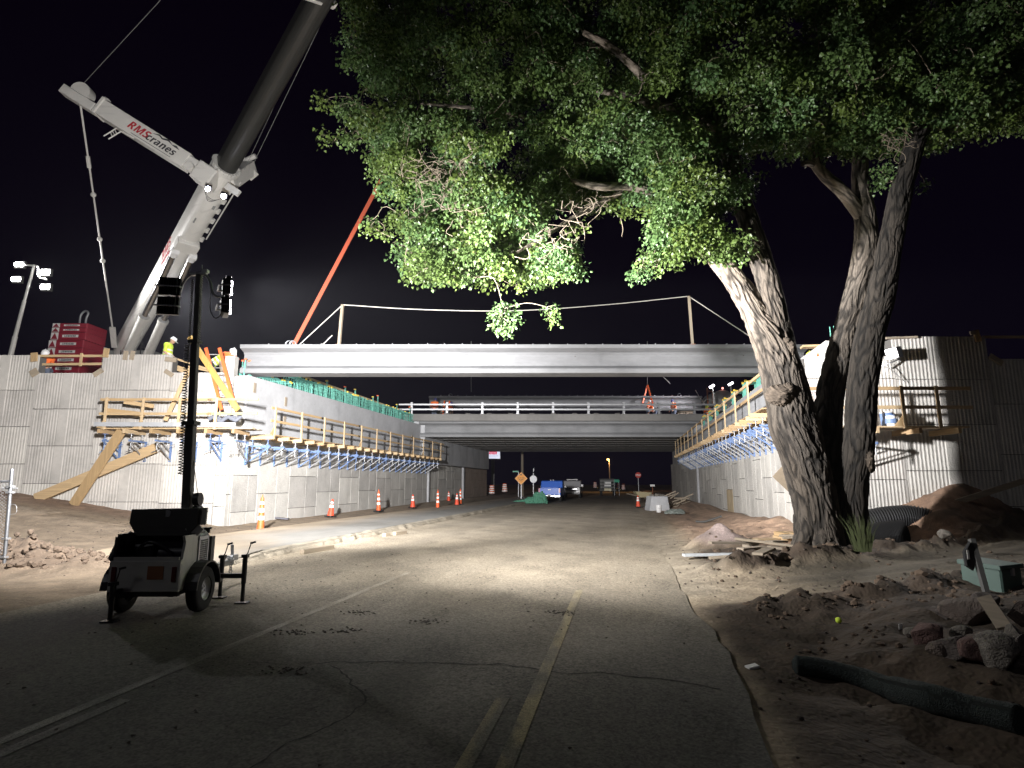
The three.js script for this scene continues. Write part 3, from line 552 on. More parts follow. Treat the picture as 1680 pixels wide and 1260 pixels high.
// ---------------------------------------------------------------- hung work platforms of timber on steel brackets
let bracketGeo = null, jackGeo = null;
function platform(t, x0, x1, y, w, o = {}) {
  const pick = (a) => a[Math.floor(rnd() * a.length)];
  const strip = 0.285, n = Math.floor((w - 0.04) / strip), seg = 3.05;
  for (let k = 0; k < n; k++) for (let x = x0 - (k % 2) * 0.9; x < x1; x += seg) {
    const a = Math.max(x, x0 - 0.12), b = Math.min(x + seg - 0.012, x1 + 0.05); if (b - a < 0.3) continue;
    obj('plank', bev(b - a, 0.042, 0.275, 0.004, (a + b) / 2, y - 0.021 + rr(0, 0.006), w - 0.14 - k * strip), k === 0 ? pick(C.wood) : pick(C.woodOld), t);
  }
  for (let x = x0, i = 0; x <= x1 + 0.01; x += o.joist ?? 0.95, i++) {
    obj('joist', bev(0.09, 0.14, w + 0.16 + rr(-0.06, 0.08), 0.004, x + rr(-0.05, 0.05), y - 0.122, w / 2 + 0.05), pick(C.wood), t);
    if (!bracketGeo) {
      bracketGeo = join([bx(0.07, 0.72, 0.05, 0, -0.58, 0.05), bx(0.055, 0.06, 0.98, 0, -0.24, 0.53)]); metreUV(bracketGeo);
      jackGeo = join([bar(V(0.02, -0.27, 0.98), V(0.02, -0.9, 0.07), 0.035, 0.045), bar(V(-0.02, -0.6, 0.07), V(-0.02, -0.29, 0.55), 0.03, 0.03), rod(V(0, -0.42, 0.3), V(0, 0, 0.3), 0.018, 0.018, 6), rod(V(0, -0.55, 0.92), V(0, 0, 0.92), 0.018, 0.018, 6), bx(0.14, 0.02, 0.14, 0, -0.005, 0.3), bx(0.14, 0.02, 0.14, 0, -0.005, 0.92), bx(0.1, 0.05, 0.08, 0, -0.2, 0.92), bx(0.1, 0.05, 0.08, 0, -0.2, 0.3), bar(V(-0.42, -0.62, 0.5), V(0.42, -0.34, 0.55), 0.022, 0.022)]); metreUV(jackGeo);
    }
    if (o.bracketAt && !o.bracketAt.includes(i)) continue;
    const b = new THREE.Mesh(bracketGeo, o.rust && o.rust.includes(i) ? C.redSteel : C.blue); b.name = 'bracket'; b.castShadow = b.receiveShadow = true; b.position.set(x + 0.06, y - 0.195, 0); b.scale.z = w / 1.1; t.add(b);
    const s = new THREE.Mesh(jackGeo, i % 4 ? C.galv : C.blue); s.name = 'strut'; s.castShadow = s.receiveShadow = true; b.add(s);
  }
  const post = o.post ?? 1.9;
  for (let x = x0 + 0.12; x <= x1 + 0.01; x += post) {
    obj('post', bev(0.09, 1.12, 0.045, 0.004, x, y + 0.5, w + 0.02, 0, 0, rr(-0.012, 0.012)), C.wood[2], t);
    if (rnd() < 0.6) obj('gusset', prism([[-0.2, 0], [0.05, 0], [0.05, 0.3]], 0.02).translate(x - 0.07, y, w + 0.005), C.wood[1], t);
  }
  for (const h of [0.5, 1.0]) for (let x = x0 - 0.12; x < x1; x += 3.75) { const a = x, b = Math.min(x + 3.9, x1 + 0.2); obj('rail', bar(V(a, y + h + rr(-0.015, 0.015), w - 0.015), V(b, y + h + rr(-0.015, 0.015), w - 0.015), 0.04, 0.09), pick(C.wood), t); }
}
seed(301);
{
  const t = thing('work_platform', 'long timber work platform hung on blue brackets along the left side wall', 'scaffold platform', CL.x, 0, CL.z, Math.PI / 2, 'work platforms on the walls');
  platform(t, 0.9, 22.5, 3.42, 1.15);
  const f = thing('work_platform', 'timber work platform hung on the ribbed left wall behind the light tower mast', 'scaffold platform', CL.x, 0, CL.z, YAW, 'work platforms on the walls');
  platform(f, -3.95, 1.25, 3.5, 1.1, { joist: 0.92, post: 1.28, bracketAt: [0, 1, 2, 3, 4, 5] });
  obj('edge_board', bar(V(-4.15, 3.62, 1.16), V(0.75, 3.6, 1.16), 0.03, 0.15), C.greyBoard, f);
  obj('spare_board', bar(V(-3.9, 4.12, 1.0), V(-2.6, 3.98, 0.9), 0.04, 0.16), C.wood[1], f);
  obj('spare_board', bar(V(-3.3, 4.42, 1.0), V(-2.3, 4.28, 0.9), 0.04, 0.14), C.wood[0], f);
  const r = thing('work_platform', 'long timber work platform on blue brackets along the right side wall, left of the tree', 'scaffold platform', CR.x, 0, CR.z, -Math.PI / 2, 'work platforms on the walls');
  platform(r, -29.9, -0.5, 3.76, 1.1, { post: 2.3 });
  const q = thing('work_platform', 'short timber work platform with two buckets on the ribbed right wall', 'scaffold platform', CR.x, 0, CR.z, YAW, 'work platforms on the walls');
  platform(q, -0.9, 3.62, 3.07, 1.0, { joist: 1.05, post: 0.92, bracketAt: [1, 2], rust: [1] });
}

// ---------------------------------------------------------------- lettering cut from solid type, laid on a surface
const fontB = await new FontLoader().loadAsync('fonts/droid/droid_sans_bold.typeface.json');
function letters(str, size, depth = 0.012, slant = 0) {
  const g = new TextGeometry(str, { font: fontB, size, depth, curveSegments: 3, bevelEnabled: false });
  if (slant) g.applyMatrix4(new THREE.Matrix4().set(1, slant, 0, 0, 0, 1, 0, 0, 0, 0, 1, 0, 0, 0, 0, 1));
  g.deleteAttribute('uv'); g.computeBoundingBox();
  const b = g.boundingBox; g.translate(-(b.min.x + b.max.x) / 2, -(b.min.y + b.max.y) / 2, 0);
  return g;
}
const INK_RED = M('ink_red', 0.45, 0.02, 0.035, { rough: 0.5 }), INK_BLACK = M('ink_black', 0.03, 0.03, 0.035, { rough: 0.5 }), INK_WHITE = M('ink_white', 0.75, 0.75, 0.75, { rough: 0.5 });

// ---------------------------------------------------------------- the crane
{
  const foot = sight(203, 575, 36), knee = sight(369, 278, 26), far = sight(498, 14, 20.7);
  const t = thing('mobile_crane', 'big white telescopic crane with a black upper boom, standing on the left embankment', 'crane');
  const dir = knee.clone().sub(foot).normalize();
  // boom frame: local x to the right as seen, z along the boom
  const front = ACR.clone().multiplyScalar(0.72).addScaledVector(OFF, -0.7); front.addScaledVector(dir, -front.dot(dir)).normalize(); // front: the boom's underside, to the viewer's right
  const side = front.clone().cross(dir).normalize(); // side: the flank that faces the viewer's left
  const boom = new THREE.Matrix4().makeBasis(side, front, dir);
  const put = (g, s) => g.applyMatrix4(boom.clone().setPosition(foot.clone().addScaledVector(dir, s)));
  const total = far.clone().sub(foot).length() + 7, kneeS = knee.clone().sub(foot).length();
  // rounded underside, flat top: outline in side / front
  const tubeShape = (w, h) => { const o = []; for (let i = 0; i <= 14; i++) { const a = Math.PI * i / 14; o.push([w / 2 * Math.cos(a), h * 0.12 + h * 0.42 * Math.sin(a)]); } o.push([-w / 2, -h * 0.42], [-w / 2 + 0.1, -h / 2], [w / 2 - 0.1, -h / 2], [w / 2, -h * 0.42]); return o; };
  const ext = (w, h, len, s) => { const g = new THREE.ExtrudeGeometry(new THREE.Shape(tubeShape(w, h).map(([x, y]) => new THREE.Vector2(x, y))), { depth: len, bevelEnabled: false, steps: 6 }); g.deleteAttribute('uv'); return put(g, s); };
  obj('boom_base', ext(1.06, 1.12, kneeS + 0.25, 0), C.crane, t);
  const inner = obj('boom_section', ext(0.86, 0.9, total - kneeS, kneeS), C.boomBlack, t);
  const B = (w, h, d, x, y, s, m, name) => obj(name, put(bev(w, h, d, 0.02, x, y, 0), s), m, t);
  // collar at the head of the base section, with lugs
  const collar = [];
  for (let i = 0; i < 16; i++) { const a = Math.PI * (i / 15 * 1.3 - 0.15); collar.push(put(bev(0.12, 0.12, 0.24, 0.01, 0.57 * Math.cos(a), 0.08 + 0.52 * Math.sin(a), 0, 0, 0, a), kneeS + 0.18)); }
  obj('collar', [ext(1.14, 1.22, 0.18, kneeS), ...collar], C.white, t);
  for (const s of [2.4, 5.2, 8.4]) obj('boom_lug', [put(bev(0.14, 0.3, 0.3, 0.02, 0.2, -0.6, 0), s), put(cyl(0.06, 0.4, 10, 0.2, -0.68, 0, 0, 0, Math.PI / 2), s)], C.white, t);
  // rollers and hose fittings along the underside near the head
  for (let i = 0; i < 6; i++) obj('roller_bracket', [put(bev(0.24, 0.2, 0.26, 0.02, -0.42, 0.36, 0, 0, 0, 0.4), kneeS - 0.9 - i * 0.72), put(cyl(0.08, 0.26, 10, -0.52, 0.46, 0.1, Math.PI / 2), kneeS - 0.9 - i * 0.72)], C.white, t);
  obj('hose', [0, 1, 2].map((i) => put(pipe([V(-0.45 + i * 0.06, 0.36, -0.3 * i), V(-0.2, 0.56, -0.5), V(0.15, 0.58, -0.6 - 0.1 * i), V(0.42, 0.42, -0.45)], 0.02, 14, 5), kneeS - 0.9)), C.black, t);
  obj('stay_rod', [put(rod(V(-0.72, 0.35, -4.4), V(-0.78, 0.3, -0.1), 0.035), kneeS), put(rod(V(0.3, -0.72, -2.4), V(0.3, -0.66, 0), 0.03), kneeS)], C.white, t);
  obj('step_plate', [put(bx(0.4, 0.02, 0.34, 0.1, 0.55, 0), kneeS - 3.2), put(bx(0.3, 0.1, 0.24, -0.1, 0.54, 0), kneeS - 2.0)], C.grey, t);
  obj('cylinder_yoke', put(bev(1.05, 0.4, 0.75, 0.04, 0.0, 0.55, 0), kneeS - 5.1), C.crane, t);
  // two luffing cylinders from the turntable to the boom
  for (const k of [-0.42, 0.42]) {
    const top = foot.clone().addScaledVector(dir, kneeS - 5.55).addScaledVector(side, k).addScaledVector(front, 0.72), low = foot.clone().addScaledVector(side, k * 1.3).addScaledVector(front, 2.1).add(V(0, -0.6, 0));
    const midp = low.clone().lerp(top, 0.56);
    const c = obj('luffing_cylinder', [rod(low, midp, 0.25, 0.25, 20), rod(midp.clone().lerp(low, 0.03), midp, 0.28, 0.28, 20)], C.white, t);
    obj('piston_rod', rod(midp, top, 0.16, 0.16, 20), C.chrome, c);
    obj('rod_eye', [rod(top.clone().addScaledVector(side, -0.18), top.clone().addScaledVector(side, 0.16), 0.2, 0.2, 16), rod(top.clone().lerp(midp, 0.06), top, 0.19, 0.19, 16)], C.hatWhite, c);
  }
  // guying arm towards the upper left, with its lettering
  const root = sight(346, 290, 25.7), tip = sight(122, 150, 24.5);
  const ad = tip.clone().sub(root), aLen = ad.length(); ad.normalize();
  const aFront = OFF.clone().negate().addScaledVector(ad, OFF.dot(ad)).normalize(), aUp = aFront.clone().cross(ad).normalize(); // text reads from the tip to the boom
  const arm = (g, s, up = 0, fr = 0) => g.applyMatrix4(new THREE.Matrix4().makeBasis(ad.clone().negate(), aUp.clone().negate().multiplyScalar(aUp.y > 0 ? -1 : 1), aFront).setPosition(root.clone().addScaledVector(ad, s).addScaledVector(aFront, fr)));
  const boxArm = obj('guy_arm', [arm(prism([[-2.25, -0.40], [2.25, -0.40], [2.25, 0.36], [-2.25, 0.36]], 0.8, 0.02), aLen * 0.48), arm(bev(0.14, 0.86, 0.92, 0.02), aLen * 0.48 + 2.2)], C.crane, t);
  obj('arm_tip', [arm(bev(1.6, 0.42, 0.62, 0.03, -0.1, -0.2, 0), aLen - 0.55), arm(cyl(0.42, 0.5, 20, -0.25, 0.12, 0, Math.PI / 2), aLen - 0.6), arm(bev(0.18, 0.5, 0.3, 0.02, 0.75, 0.28, 0), aLen - 0.6)], C.crane, boxArm);
  obj('arm_root', [arm(bev(1.5, 0.62, 0.7, 0.04, 0, -0.02, 0), 1.0), arm(bev(0.9, 0.9, 0.95, 0.05, 0.1, -0.1, 0), 0.25), arm(cyl(0.2, 1.1, 14, -0.4, -0.2, 0, Math.PI / 2), 0.4), arm(cyl(0.14, 1.0, 12, 0.5, 0.2, 0, Math.PI / 2), 0.9)], C.crane, boxArm);
  obj('lattice_foot', [-0.12, 0.12].map((k) => arm(bar(V(k, -0.45, 0.2), V(k - 0.16, -1.08, 0.3), 0.05), aLen * 0.62)).concat([0.12, 0.3, 0.48].map((q) => arm(bar(V(-0.12 - 0.16 * q, -0.45 - 0.63 * q, 0.25), V(0.12 - 0.16 * q - 0.04, -0.45 - 0.63 * (q + 0.2), 0.28), 0.035), aLen * 0.62)), arm(bar(V(0.16, -0.45, 0.2), V(0.75, -0.42, 0.2), 0.06), aLen * 0.62)), C.crane, boxArm);
  obj('lettering', arm(letters('RMS', 0.36, 0.012, 0.25).translate(-0.42, 0.02, 0.405), aLen * 0.44), INK_RED, boxArm);
  obj('lettering', [arm(letters('cranes', 0.33, 0.012, 0.25).translate(0.72, -0.06, 0.405), aLen * 0.44), arm(bx(2.0, 0.02, 0.01, 0.35, -0.3, 0.408), aLen * 0.44), arm(prism([[0.1, 0.2], [0.42, 0.34], [0.6, 0.26], [0.86, 0.37], [1.1, 0.24], [1.3, 0.3], [1.5, 0.2], [1.2, 0.2], [0.86, 0.28], [0.6, 0.2], [0.42, 0.27]], 0.012).translate(0, 0, 0.41), aLen * 0.44)], INK_BLACK, boxArm);
  // the second arm points away behind the boom: a short box with a winch
  const r2 = sight(372, 300, 26.2), t2 = sight(408, 275, 28.0);
  obj('guy_arm', [bar(r2, t2, 0.75, 0.62), bar(t2.clone().add(V(-0.4, 0.4, 0)), t2.clone().add(V(0.35, -0.55, 0)), 0.16, 0.5), rod(t2.clone().add(V(-0.1, 0.45, 0)), t2.clone().add(V(0.35, 0.62, 0)), 0.13)], C.crane, t);
  obj('arm_stay', bar(sight(372, 305, 25.6), sight(392, 318, 25.6), 0.16, 0.3), C.crane, t);
  // pendant rod from the arm's tip down to the turntable, and the guy lines up to the boom head
  const p0 = sight(132, 172, 24.6), p3 = sight(186, 548, 34.5);
  const J = [0, 0.33, 0.52, 0.62, 1].map((k) => p0.clone().lerp(p3, k));
  obj('pendant', [...J.slice(1).map((q, i) => rod(J[i], q, 0.045, 0.045, 8)), ...J.slice(1, 4).map((q) => new THREE.SphereGeometry(0.13, 10, 8).translate(q.x, q.y, q.z)), bar(J[4].clone().lerp(J[3], 0.1), sight(188, 570, 35), 0.3, 0.12), bar(J[0].clone().lerp(J[1], 0.55), J[0].clone().lerp(J[1], 0.68), 0.16, 0.1)], C.white, t);
  obj('guy_line', [rod(sight(136, 138, 24.6), sight(258, 6, 21), 0.014, 0.014, 5), rod(sight(258, 6, 21), sight(310, -60, 19), 0.014, 0.014, 5), rod(sight(414, 272, 28), sight(536, 20, 22), 0.014, 0.014, 5), rod(sight(400, 280, 27), sight(520, 24, 21.5), 0.01, 0.01, 5)], C.grey, t);
  obj('boom_lettering', [put(letters('RMS', 0.5, 0.012, 0.25).applyMatrix4(new THREE.Matrix4().set(0, 0, 1, 0.525, 0, -1, 0, -0.2, 1, 0, 0, 0, 0, 0, 0, 1)), kneeS - 6.4), put(letters('cranes', 0.3, 0.012, 0.25).applyMatrix4(new THREE.Matrix4().set(0, 0, 1, 0.527, 0, -1, 0, 0.3, 1, 0, 0, 0, 0, 0, 0, 1)), kneeS - 6.6)], INK_RED, t);
  // bracket on the black section
  obj('boom_bracket', [put(bev(1.5, 0.1, 0.13, 0.02, 0.15, 0.5, 0, 0, 0, 0.5), kneeS + 9.4), put(bev(0.1, 0.16, 0.38, 0.02, 0.8, 0.85, 0.2), kneeS + 9.4), put(bev(0.1, 0.16, 0.26, 0.02, 0.45, 0.68, 0.15), kneeS + 9.4), put(bev(0.1, 0.16, 0.26, 0.02, -0.5, 0.15, 0.13), kneeS + 9.4)], C.crane, t);
  // upper carriage behind the wall
  const c0 = sight(215, 585, 36.5); const g0 = at(c0.dot(ACR), 0, 36.5);
  const car = (w, h, d, a, y, b, m, n) => { const g = bev(w, h, d, 0.05); g.rotateY(YAW); const p = at(c0.dot(ACR) + a, y, 36.5 + b); return obj(n, g.translate(p.x, p.y, p.z), m, t); };
  car(5.2, 1.5, 3.0, -0.9, 9.0, 0.8, C.grey, 'upper_carriage');
  car(2.6, 1.3, 0.5, -2.3, 9.2, -0.95, C.white, 'machine_cover');
  car(2.6, 1.7, 2.6, -2.0, 7.4, 0.4, C.dark, 'carrier');
  car(6.5, 1.9, 2.6, 1.2, 6.6, 0.6, C.dark, 'chassis');
  { const g = letters('RMS', 0.42, 0.02, 0.2); g.rotateY(YAW); const p = at(c0.dot(ACR) - 2.5, 9.05, 36.5 - 1.21); obj('lettering', g.translate(p.x, p.y, p.z), INK_RED, t); const g2 = letters('cranes', 0.36, 0.02, 0.2); g2.rotateY(YAW); const p2 = at(c0.dot(ACR) - 1.35, 9.02, 36.5 - 1.21); obj('lettering', g2.translate(p2.x, p2.y, p2.z), INK_BLACK, t); }
  obj('hand_rail', [0, 1, 2, 3].map((i) => { const p = at(c0.dot(ACR) + 0.2 + i * 0.4, 9.3, 35.2); return rod(p, p.clone().add(V(0, 1.0, 0)), 0.03, 0.03, 5); }).concat([rod(at(c0.dot(ACR) + 0.2, 10.3, 35.2), at(c0.dot(ACR) + 1.4, 10.25, 35.2), 0.03, 0.03, 5), pipe([at(c0.dot(ACR) + 1.4, 10.2, 35.2), at(c0.dot(ACR) + 1.7, 9.7, 35.1), at(c0.dot(ACR) + 2.2, 9.9, 35.1)], 0.035, 10, 5)]), C.black, t);
  // two boom floodlights
  for (const [px, py] of [[341, 310], [367, 322]]) {
    const p = sight(px, py, 24.6), q = sight(px + 2, py + 30, 23.8), d = q.clone().sub(p).normalize();
    const face = new THREE.SphereGeometry(0.12, 12, 8).scale(1, 1, 0.6).translate(p.x, p.y, p.z);
    const h = obj('floodlight_housing', bar(p.clone().addScaledVector(OFF, 0.04).addScaledVector(d, -0.25), p.clone().addScaledVector(OFF, 0.04).addScaledVector(d, -0.06), 0.26, 0.2), C.black, t);
    obj('boom_lamp', face, L_COOL, h);
  }
  const lp = sight(352, 322, 23.9); spot(lp.x, lp.y, lp.z, lp.x + 2, 3, lp.z + 1, I_CRANE, new THREE.Color(0.9, 0.93, 1), 0.8, 1);
}
// red counterweight slabs, one on another
{
  const c = sight(104, 600, 33), a0 = c.dot(ACR), H = [0.27, 0.27, 0.46, 0.46, 0.46, 0.5, 0.5], h = 0.46, word = ['topmost', 'thin, second from the top', 'third from the top', 'middle one', 'third from the bottom', 'second from the bottom', 'bottom one'];
  let first = null, y = 10.72;
  for (let i = 0; i < H.length; i++) {
    y -= H[i];
    const p = at(a0 + (i % 3 - 1) * 0.02 - 0.03 * i, y, 33.9), lab = `red counterweight slab, ${word[i]} of the tall stack beside the crane`;
    if (first) { const o = copy(first, lab, p.x, p.y, p.z, YAW); o.scale.y = H[i] / h; continue; }
    const t = first = thing('counterweight', lab, 'counterweight', p.x, p.y, p.z, YAW, 'crane counterweight slabs');
    t.scale.y = H[0] / h;
    obj('slab', bev(2.02, h - 0.012, 1.7, 0.03, 0.05, h / 2, 0), C.ballast, t);
    obj('warning_plate', [bx(0.42, h - 0.05, 0.01, -0.72, h / 2, 0.856)], C.reflect, t);
    obj('warning_triangle', prism([[-0.9, 0.05], [-0.54, 0.05], [-0.72, h - 0.05]], 0.01).translate(0, 0, 0.866), C.ballast, t);
    const pl = obj('name_plate', bx(0.92, 0.15, 0.01, 0.18, h / 2, 0.856), C.reflect, t);
    obj('lettering', letters('LIEBHERR', 0.105, 0.008).translate(0.18, h / 2, 0.862), INK_BLACK, pl);
    obj('side_plate', bx(0.01, h - 0.05, 0.5, -0.965, h / 2, 0.3), C.reflect, t);
  }
  const tr = thing('ballast_tray', 'dark steel tray under the red counterweight stack, mostly hidden by the wall', 'steel frame', ...at(a0 - 0.15, 5.55, 33.9).toArray(), YAW);
  obj('tray', [bev(2.2, 0.3, 1.8, 0.02, 0, y - 5.55 - 0.16, 0), ...[-0.9, 0, 0.9].map((x) => bx(0.2, y - 5.85, 1.6, x, (y - 5.85) / 2, 0))], C.dark, tr);
  const q = at(a0 + 0.1, 10.72, 33.9);
  const loop = thing('lifting_loop', 'grey lifting bar with a loop standing on the red counterweight stack', 'lifting bar', q.x, q.y, q.z, YAW);
  obj('loop', pipe([V(-0.16, 0, 0), V(-0.12, 0.75, 0), V(0.12, 0.98, 0), V(0.28, 0.86, 0), V(0.2, 0.5, 0), V(0.2, 0, 0)], 0.06, 24, 7), C.galv, loop);
}

// ---------------------------------------------------------------- the near light tower on its trailer
function floodHead(parent, x, y, z, turn, tilt, lampKey) { // a square LED fixture; face towards local +z
  const f = new THREE.Group(); f.name = 'flood_fixture'; f.position.set(x, y, z); f.rotation.set(tilt, turn, 0, 'YXZ'); parent.add(f);
  const body = obj('housing', [bev(0.31, 0.27, 0.09, 0.012, 0, 0, -0.05), ...[-3, -2, -1, 0, 1, 2, 3].map((i) => bx(0.012, 0.25, 0.05, i * 0.042, 0, -0.115)), bx(0.36, 0.012, 0.09, 0, 0.142, -0.05), bx(0.36, 0.012, 0.09, 0, -0.142, -0.05), bx(0.012, 0.26, 0.08, 0.168, 0, -0.05), bx(0.012, 0.26, 0.08, -0.168, 0, -0.05)], C.black, f);
  obj('yoke', [bar(V(-0.19, 0, -0.04), V(-0.19, -0.02, -0.2), 0.02), bar(V(0.19, 0, -0.04), V(0.19, -0.02, -0.2), 0.02), bar(V(-0.19, -0.02, -0.2), V(0.19, -0.02, -0.2), 0.02)], C.galv, f);
  for (const k of [-0.068, 0.068]) obj('lamp_face', cyl(0.056, 0.02, 16, 0, k, 0.012, Math.PI / 2), lampKey, f);
  return f;
}
{
  const foot = sight(259, 983, 7.78); // between the wheels
  const px = foot.x, pz = foot.z;
  const t = thing('light_tower', 'dark trailer light tower with raised lid in the left foreground, lamps on its mast', 'light tower', px, 0, pz, YAW + 0.02);
  t.scale.set(0.80, 0.86, 0.80);
  // axes: local x to the right (axle), local -z away (tongue)
  obj('rear_panel', [bev(1.06, 0.42, 0.05, 0.01, 0, 0.57, 0.42), bx(0.98, 0.06, 0.05, 0, 0.8, 0.4)], M('trailer_rear_paint', 0.62, 0.62, 0.57, { rough: 0.55, map: 'scuff', size: 0.9 }), t);
  obj('body_panel', [bev(0.05, 0.42, 1.15, 0.01, -0.51, 0.57, -0.15), bx(1.0, 0.03, 1.1, 0, 0.37, -0.15)], C.trailer, t);
  obj('side_panel', [prism([[0.43, 0.37], [0.43, 0.78], [0.37, 0.8], [0.28, 1.02], [0.36, 1.12], [-0.3, 1.12], [-0.3, 0.37]], 0.04, 0.005).rotateY(-Math.PI / 2).translate(0.51, 0, 0)], C.trailer, t);
  obj('top_panel', [bx(1.02, 0.03, 0.55, 0, 1.12, -0.42), bx(0.05, 0.36, 0.75, -0.5, 0.96, -0.1)], C.dark, t);
  const lid = obj('lid', prism([[-0.43, 1.12], [0.42, 1.12], [0.54, 1.25], [0.54, 1.5], [-0.52, 1.48], [-0.54, 1.28]], 0.05, 0.01).rotateX(0.04).translate(0, 0, -0.02), C.dark, t);
  obj('lid_flange', [bar(V(0.42, 1.12, 0.02), V(0.55, 1.25, 0.0), 0.05, 0.2), bar(V(0.55, 1.25, 0.0), V(0.55, 1.5, -0.02), 0.03, 0.2)], C.trailer, lid);  // lighter than the lid: bounced wall light put into the paint
  obj('frame_post', [bar(V(-0.43, 1.12, 0.1), V(-0.54, 0.99, 0.25), 0.05, 0.12), bar(V(-0.54, 0.99, 0.25), V(-0.55, 0.78, 0.38), 0.05, 0.12), bar(V(-0.44, 1.12, 0.06), V(0.44, 1.12, 0.06), 0.04, 0.04)], C.dark, t);
  obj('latch', [bx(0.06, 0.1, 0.03, 0.06, 1.42, 0.05), rod(V(0.1, 1.45, 0.06), V(0.1, 1.38, 0.07), 0.012)], C.galv, lid);
  const eng = obj('engine', [bev(0.62, 0.36, 0.5, 0.03, -0.08, 0.58, -0.1), cyl(0.13, 0.4, 14, 0.2, 0.82, -0.15, 0, 0, Math.PI / 2), bev(0.3, 0.24, 0.3, 0.03, -0.22, 0.86, -0.15), pipe([V(-0.3, 0.9, 0.05), V(-0.1, 1.02, 0.12), V(0.2, 0.9, 0.1), V(0.3, 0.7, 0.12)], 0.025, 16, 6)], C.black, t);
  // grille of crossing wires on the right-hand side
  const gr = []; for (let i = 0; i <= 12; i++) gr.push(bx(0.006, 0.44, 0.006, 0.542, 0.81, -0.36 - i * 0.033)); for (let i = 0; i <= 14; i++) gr.push(bx(0.006, 0.006, 0.41, 0.545, 0.59 + i * 0.031, -0.56));
  const gp = obj('grille_frame', [bx(0.03, 0.05, 0.5, 0.535, 0.575, -0.56), bx(0.03, 0.05, 0.5, 0.535, 1.05, -0.56), bx(0.03, 0.5, 0.05, 0.535, 0.81, -0.335), bx(0.03, 0.5, 0.05, 0.535, 0.81, -0.785), bx(0.02, 0.1, 0.5, 0.5, 1.11, -0.56, 0, 0, 0.8)], C.galv, t);
  obj('grille', gr, C.galv, gp);
  obj('radiator', bx(0.02, 0.44, 0.42, 0.5, 0.81, -0.56), C.black, t);
  const tank = obj('fuel_tank', bev(0.5, 0.66, 0.3, 0.06, 0.32, 0.72, -0.98), C.dark, t);
  obj('filler_cap', [cyl(0.07, 0.06, 14, 0.44, 1.13, -0.95), cyl(0.095, 0.03, 14, 0.44, 1.17, -0.95), cyl(0.05, 0.1, 12, 0.44, 1.08, -0.95)], C.black, tank);
  obj('filler_cap', [cyl(0.05, 0.05, 12, 0.28, 1.1, -0.85), cyl(0.065, 0.025, 12, 0.28, 1.13, -0.85)], C.black, tank);
  obj('chassis', [bx(1.0, 0.08, 0.08, 0, 0.33, 0.36), bx(0.08, 0.09, 1.5, -0.4, 0.33, -0.35), bx(0.08, 0.09, 1.5, 0.4, 0.33, -0.35), bx(1.15, 0.06, 0.06, 0, 0.3, -0.1), bx(1.0, 0.08, 0.08, 0, 0.33, -1.05)], C.black, t);
  obj('bulkhead', [bx(1.0, 0.74, 0.03, 0, 0.74, -0.3), bx(0.04, 0.5, 0.8, -0.49, 0.86, 0.0)], C.black, t);
  const plate = obj('data_plate', bx(0.24, 0.18, 0.008, 0.17, 0.62, 0.45), M('faded_orange_label', 0.30, 0.13, 0.06, { rough: 0.7 }), t);
  obj('tail_lamp', bx(0.06, 0.2, 0.02, 0.45, 0.6, 0.455), M('tail_red_dark', 0.12, 0.02, 0.02, { rough: 0.3 }), t);
  obj('tail_lamp', bx(0.06, 0.2, 0.02, -0.45, 0.6, 0.455), M('tail_red_dark', 0.12, 0.02, 0.02), t);
  for (const s of [-1, 1]) {
    const w = obj('wheel', lathe([[0.17, -0.1], [0.27, -0.1], [0.31, -0.075], [0.325, -0.03], [0.325, 0.03], [0.31, 0.075], [0.27, 0.1], [0.17, 0.1], [0.17, -0.1]], 36).rotateZ(Math.PI / 2), C.rubber, t);
    w.position.set(s * 0.6, 0.325, -0.1);
    obj('rim', [lathe([[0.02, 0.03], [0.07, 0.05], [0.075, 0.02], [0.13, 0.02], [0.15, 0.06], [0.175, 0.085], [0.185, 0.085], [0.175, 0.05], [0.165, -0.09]], 28).rotateZ(-Math.PI / 2 * s), ...[0, 1, 2, 3, 4, 5].map((i) => cyl(0.014, 0.03, 8, s * 0.035, 0.055 * Math.cos(i * 1.047), 0.055 * Math.sin(i * 1.047), 0, 0, Math.PI / 2))], C.galv, w);
    const arc = []; for (let i = 0; i <= 10; i++) { const a = Math.PI * (0.02 + 0.96 * i / 10); arc.push([0.40 * Math.cos(a), 0.40 * Math.sin(a)]); } for (let i = 10; i >= 0; i--) { const a = Math.PI * (0.02 + 0.96 * i / 10); arc.push([0.375 * Math.cos(a), 0.375 * Math.sin(a)]); }
    obj('mudguard', prism(arc, 0.27).rotateY(Math.PI / 2).translate(s * 0.6, 0.33, -0.1), C.black, t);
  }
  obj('drawbar', [bar(V(-0.4, 0.33, -1.05), V(0.05, 0.42, -2.0), 0.07, 0.09), bar(V(0.4, 0.33, -1.05), V(0.05, 0.42, -2.0), 0.07, 0.09), bar(V(0.05, 0.43, -1.7), V(0.05, 0.44, -2.45), 0.08, 0.09)], C.grey, t);
  obj('coupler', [bev(0.1, 0.1, 0.26, 0.02, 0.05, 0.5, -2.5), bar(V(0.05, 0.54, -2.45), V(0.05, 0.74, -2.4), 0.03, 0.05), ...[0, 1, 2, 3, 4].map((i) => new THREE.TorusGeometry(0.03, 0.009, 5, 10).rotateY(i * 1.3).translate(0.1, 0.42 - i * 0.045, -2.3)), ...[0, 1, 2, 3, 4, 5].map((i) => new THREE.TorusGeometry(0.03, 0.009, 5, 10).rotateX(i * 1.1).translate(-0.02 + i * 0.03, 0.52 + 0.02 * Math.sin(i), -2.25))], C.galv, t);
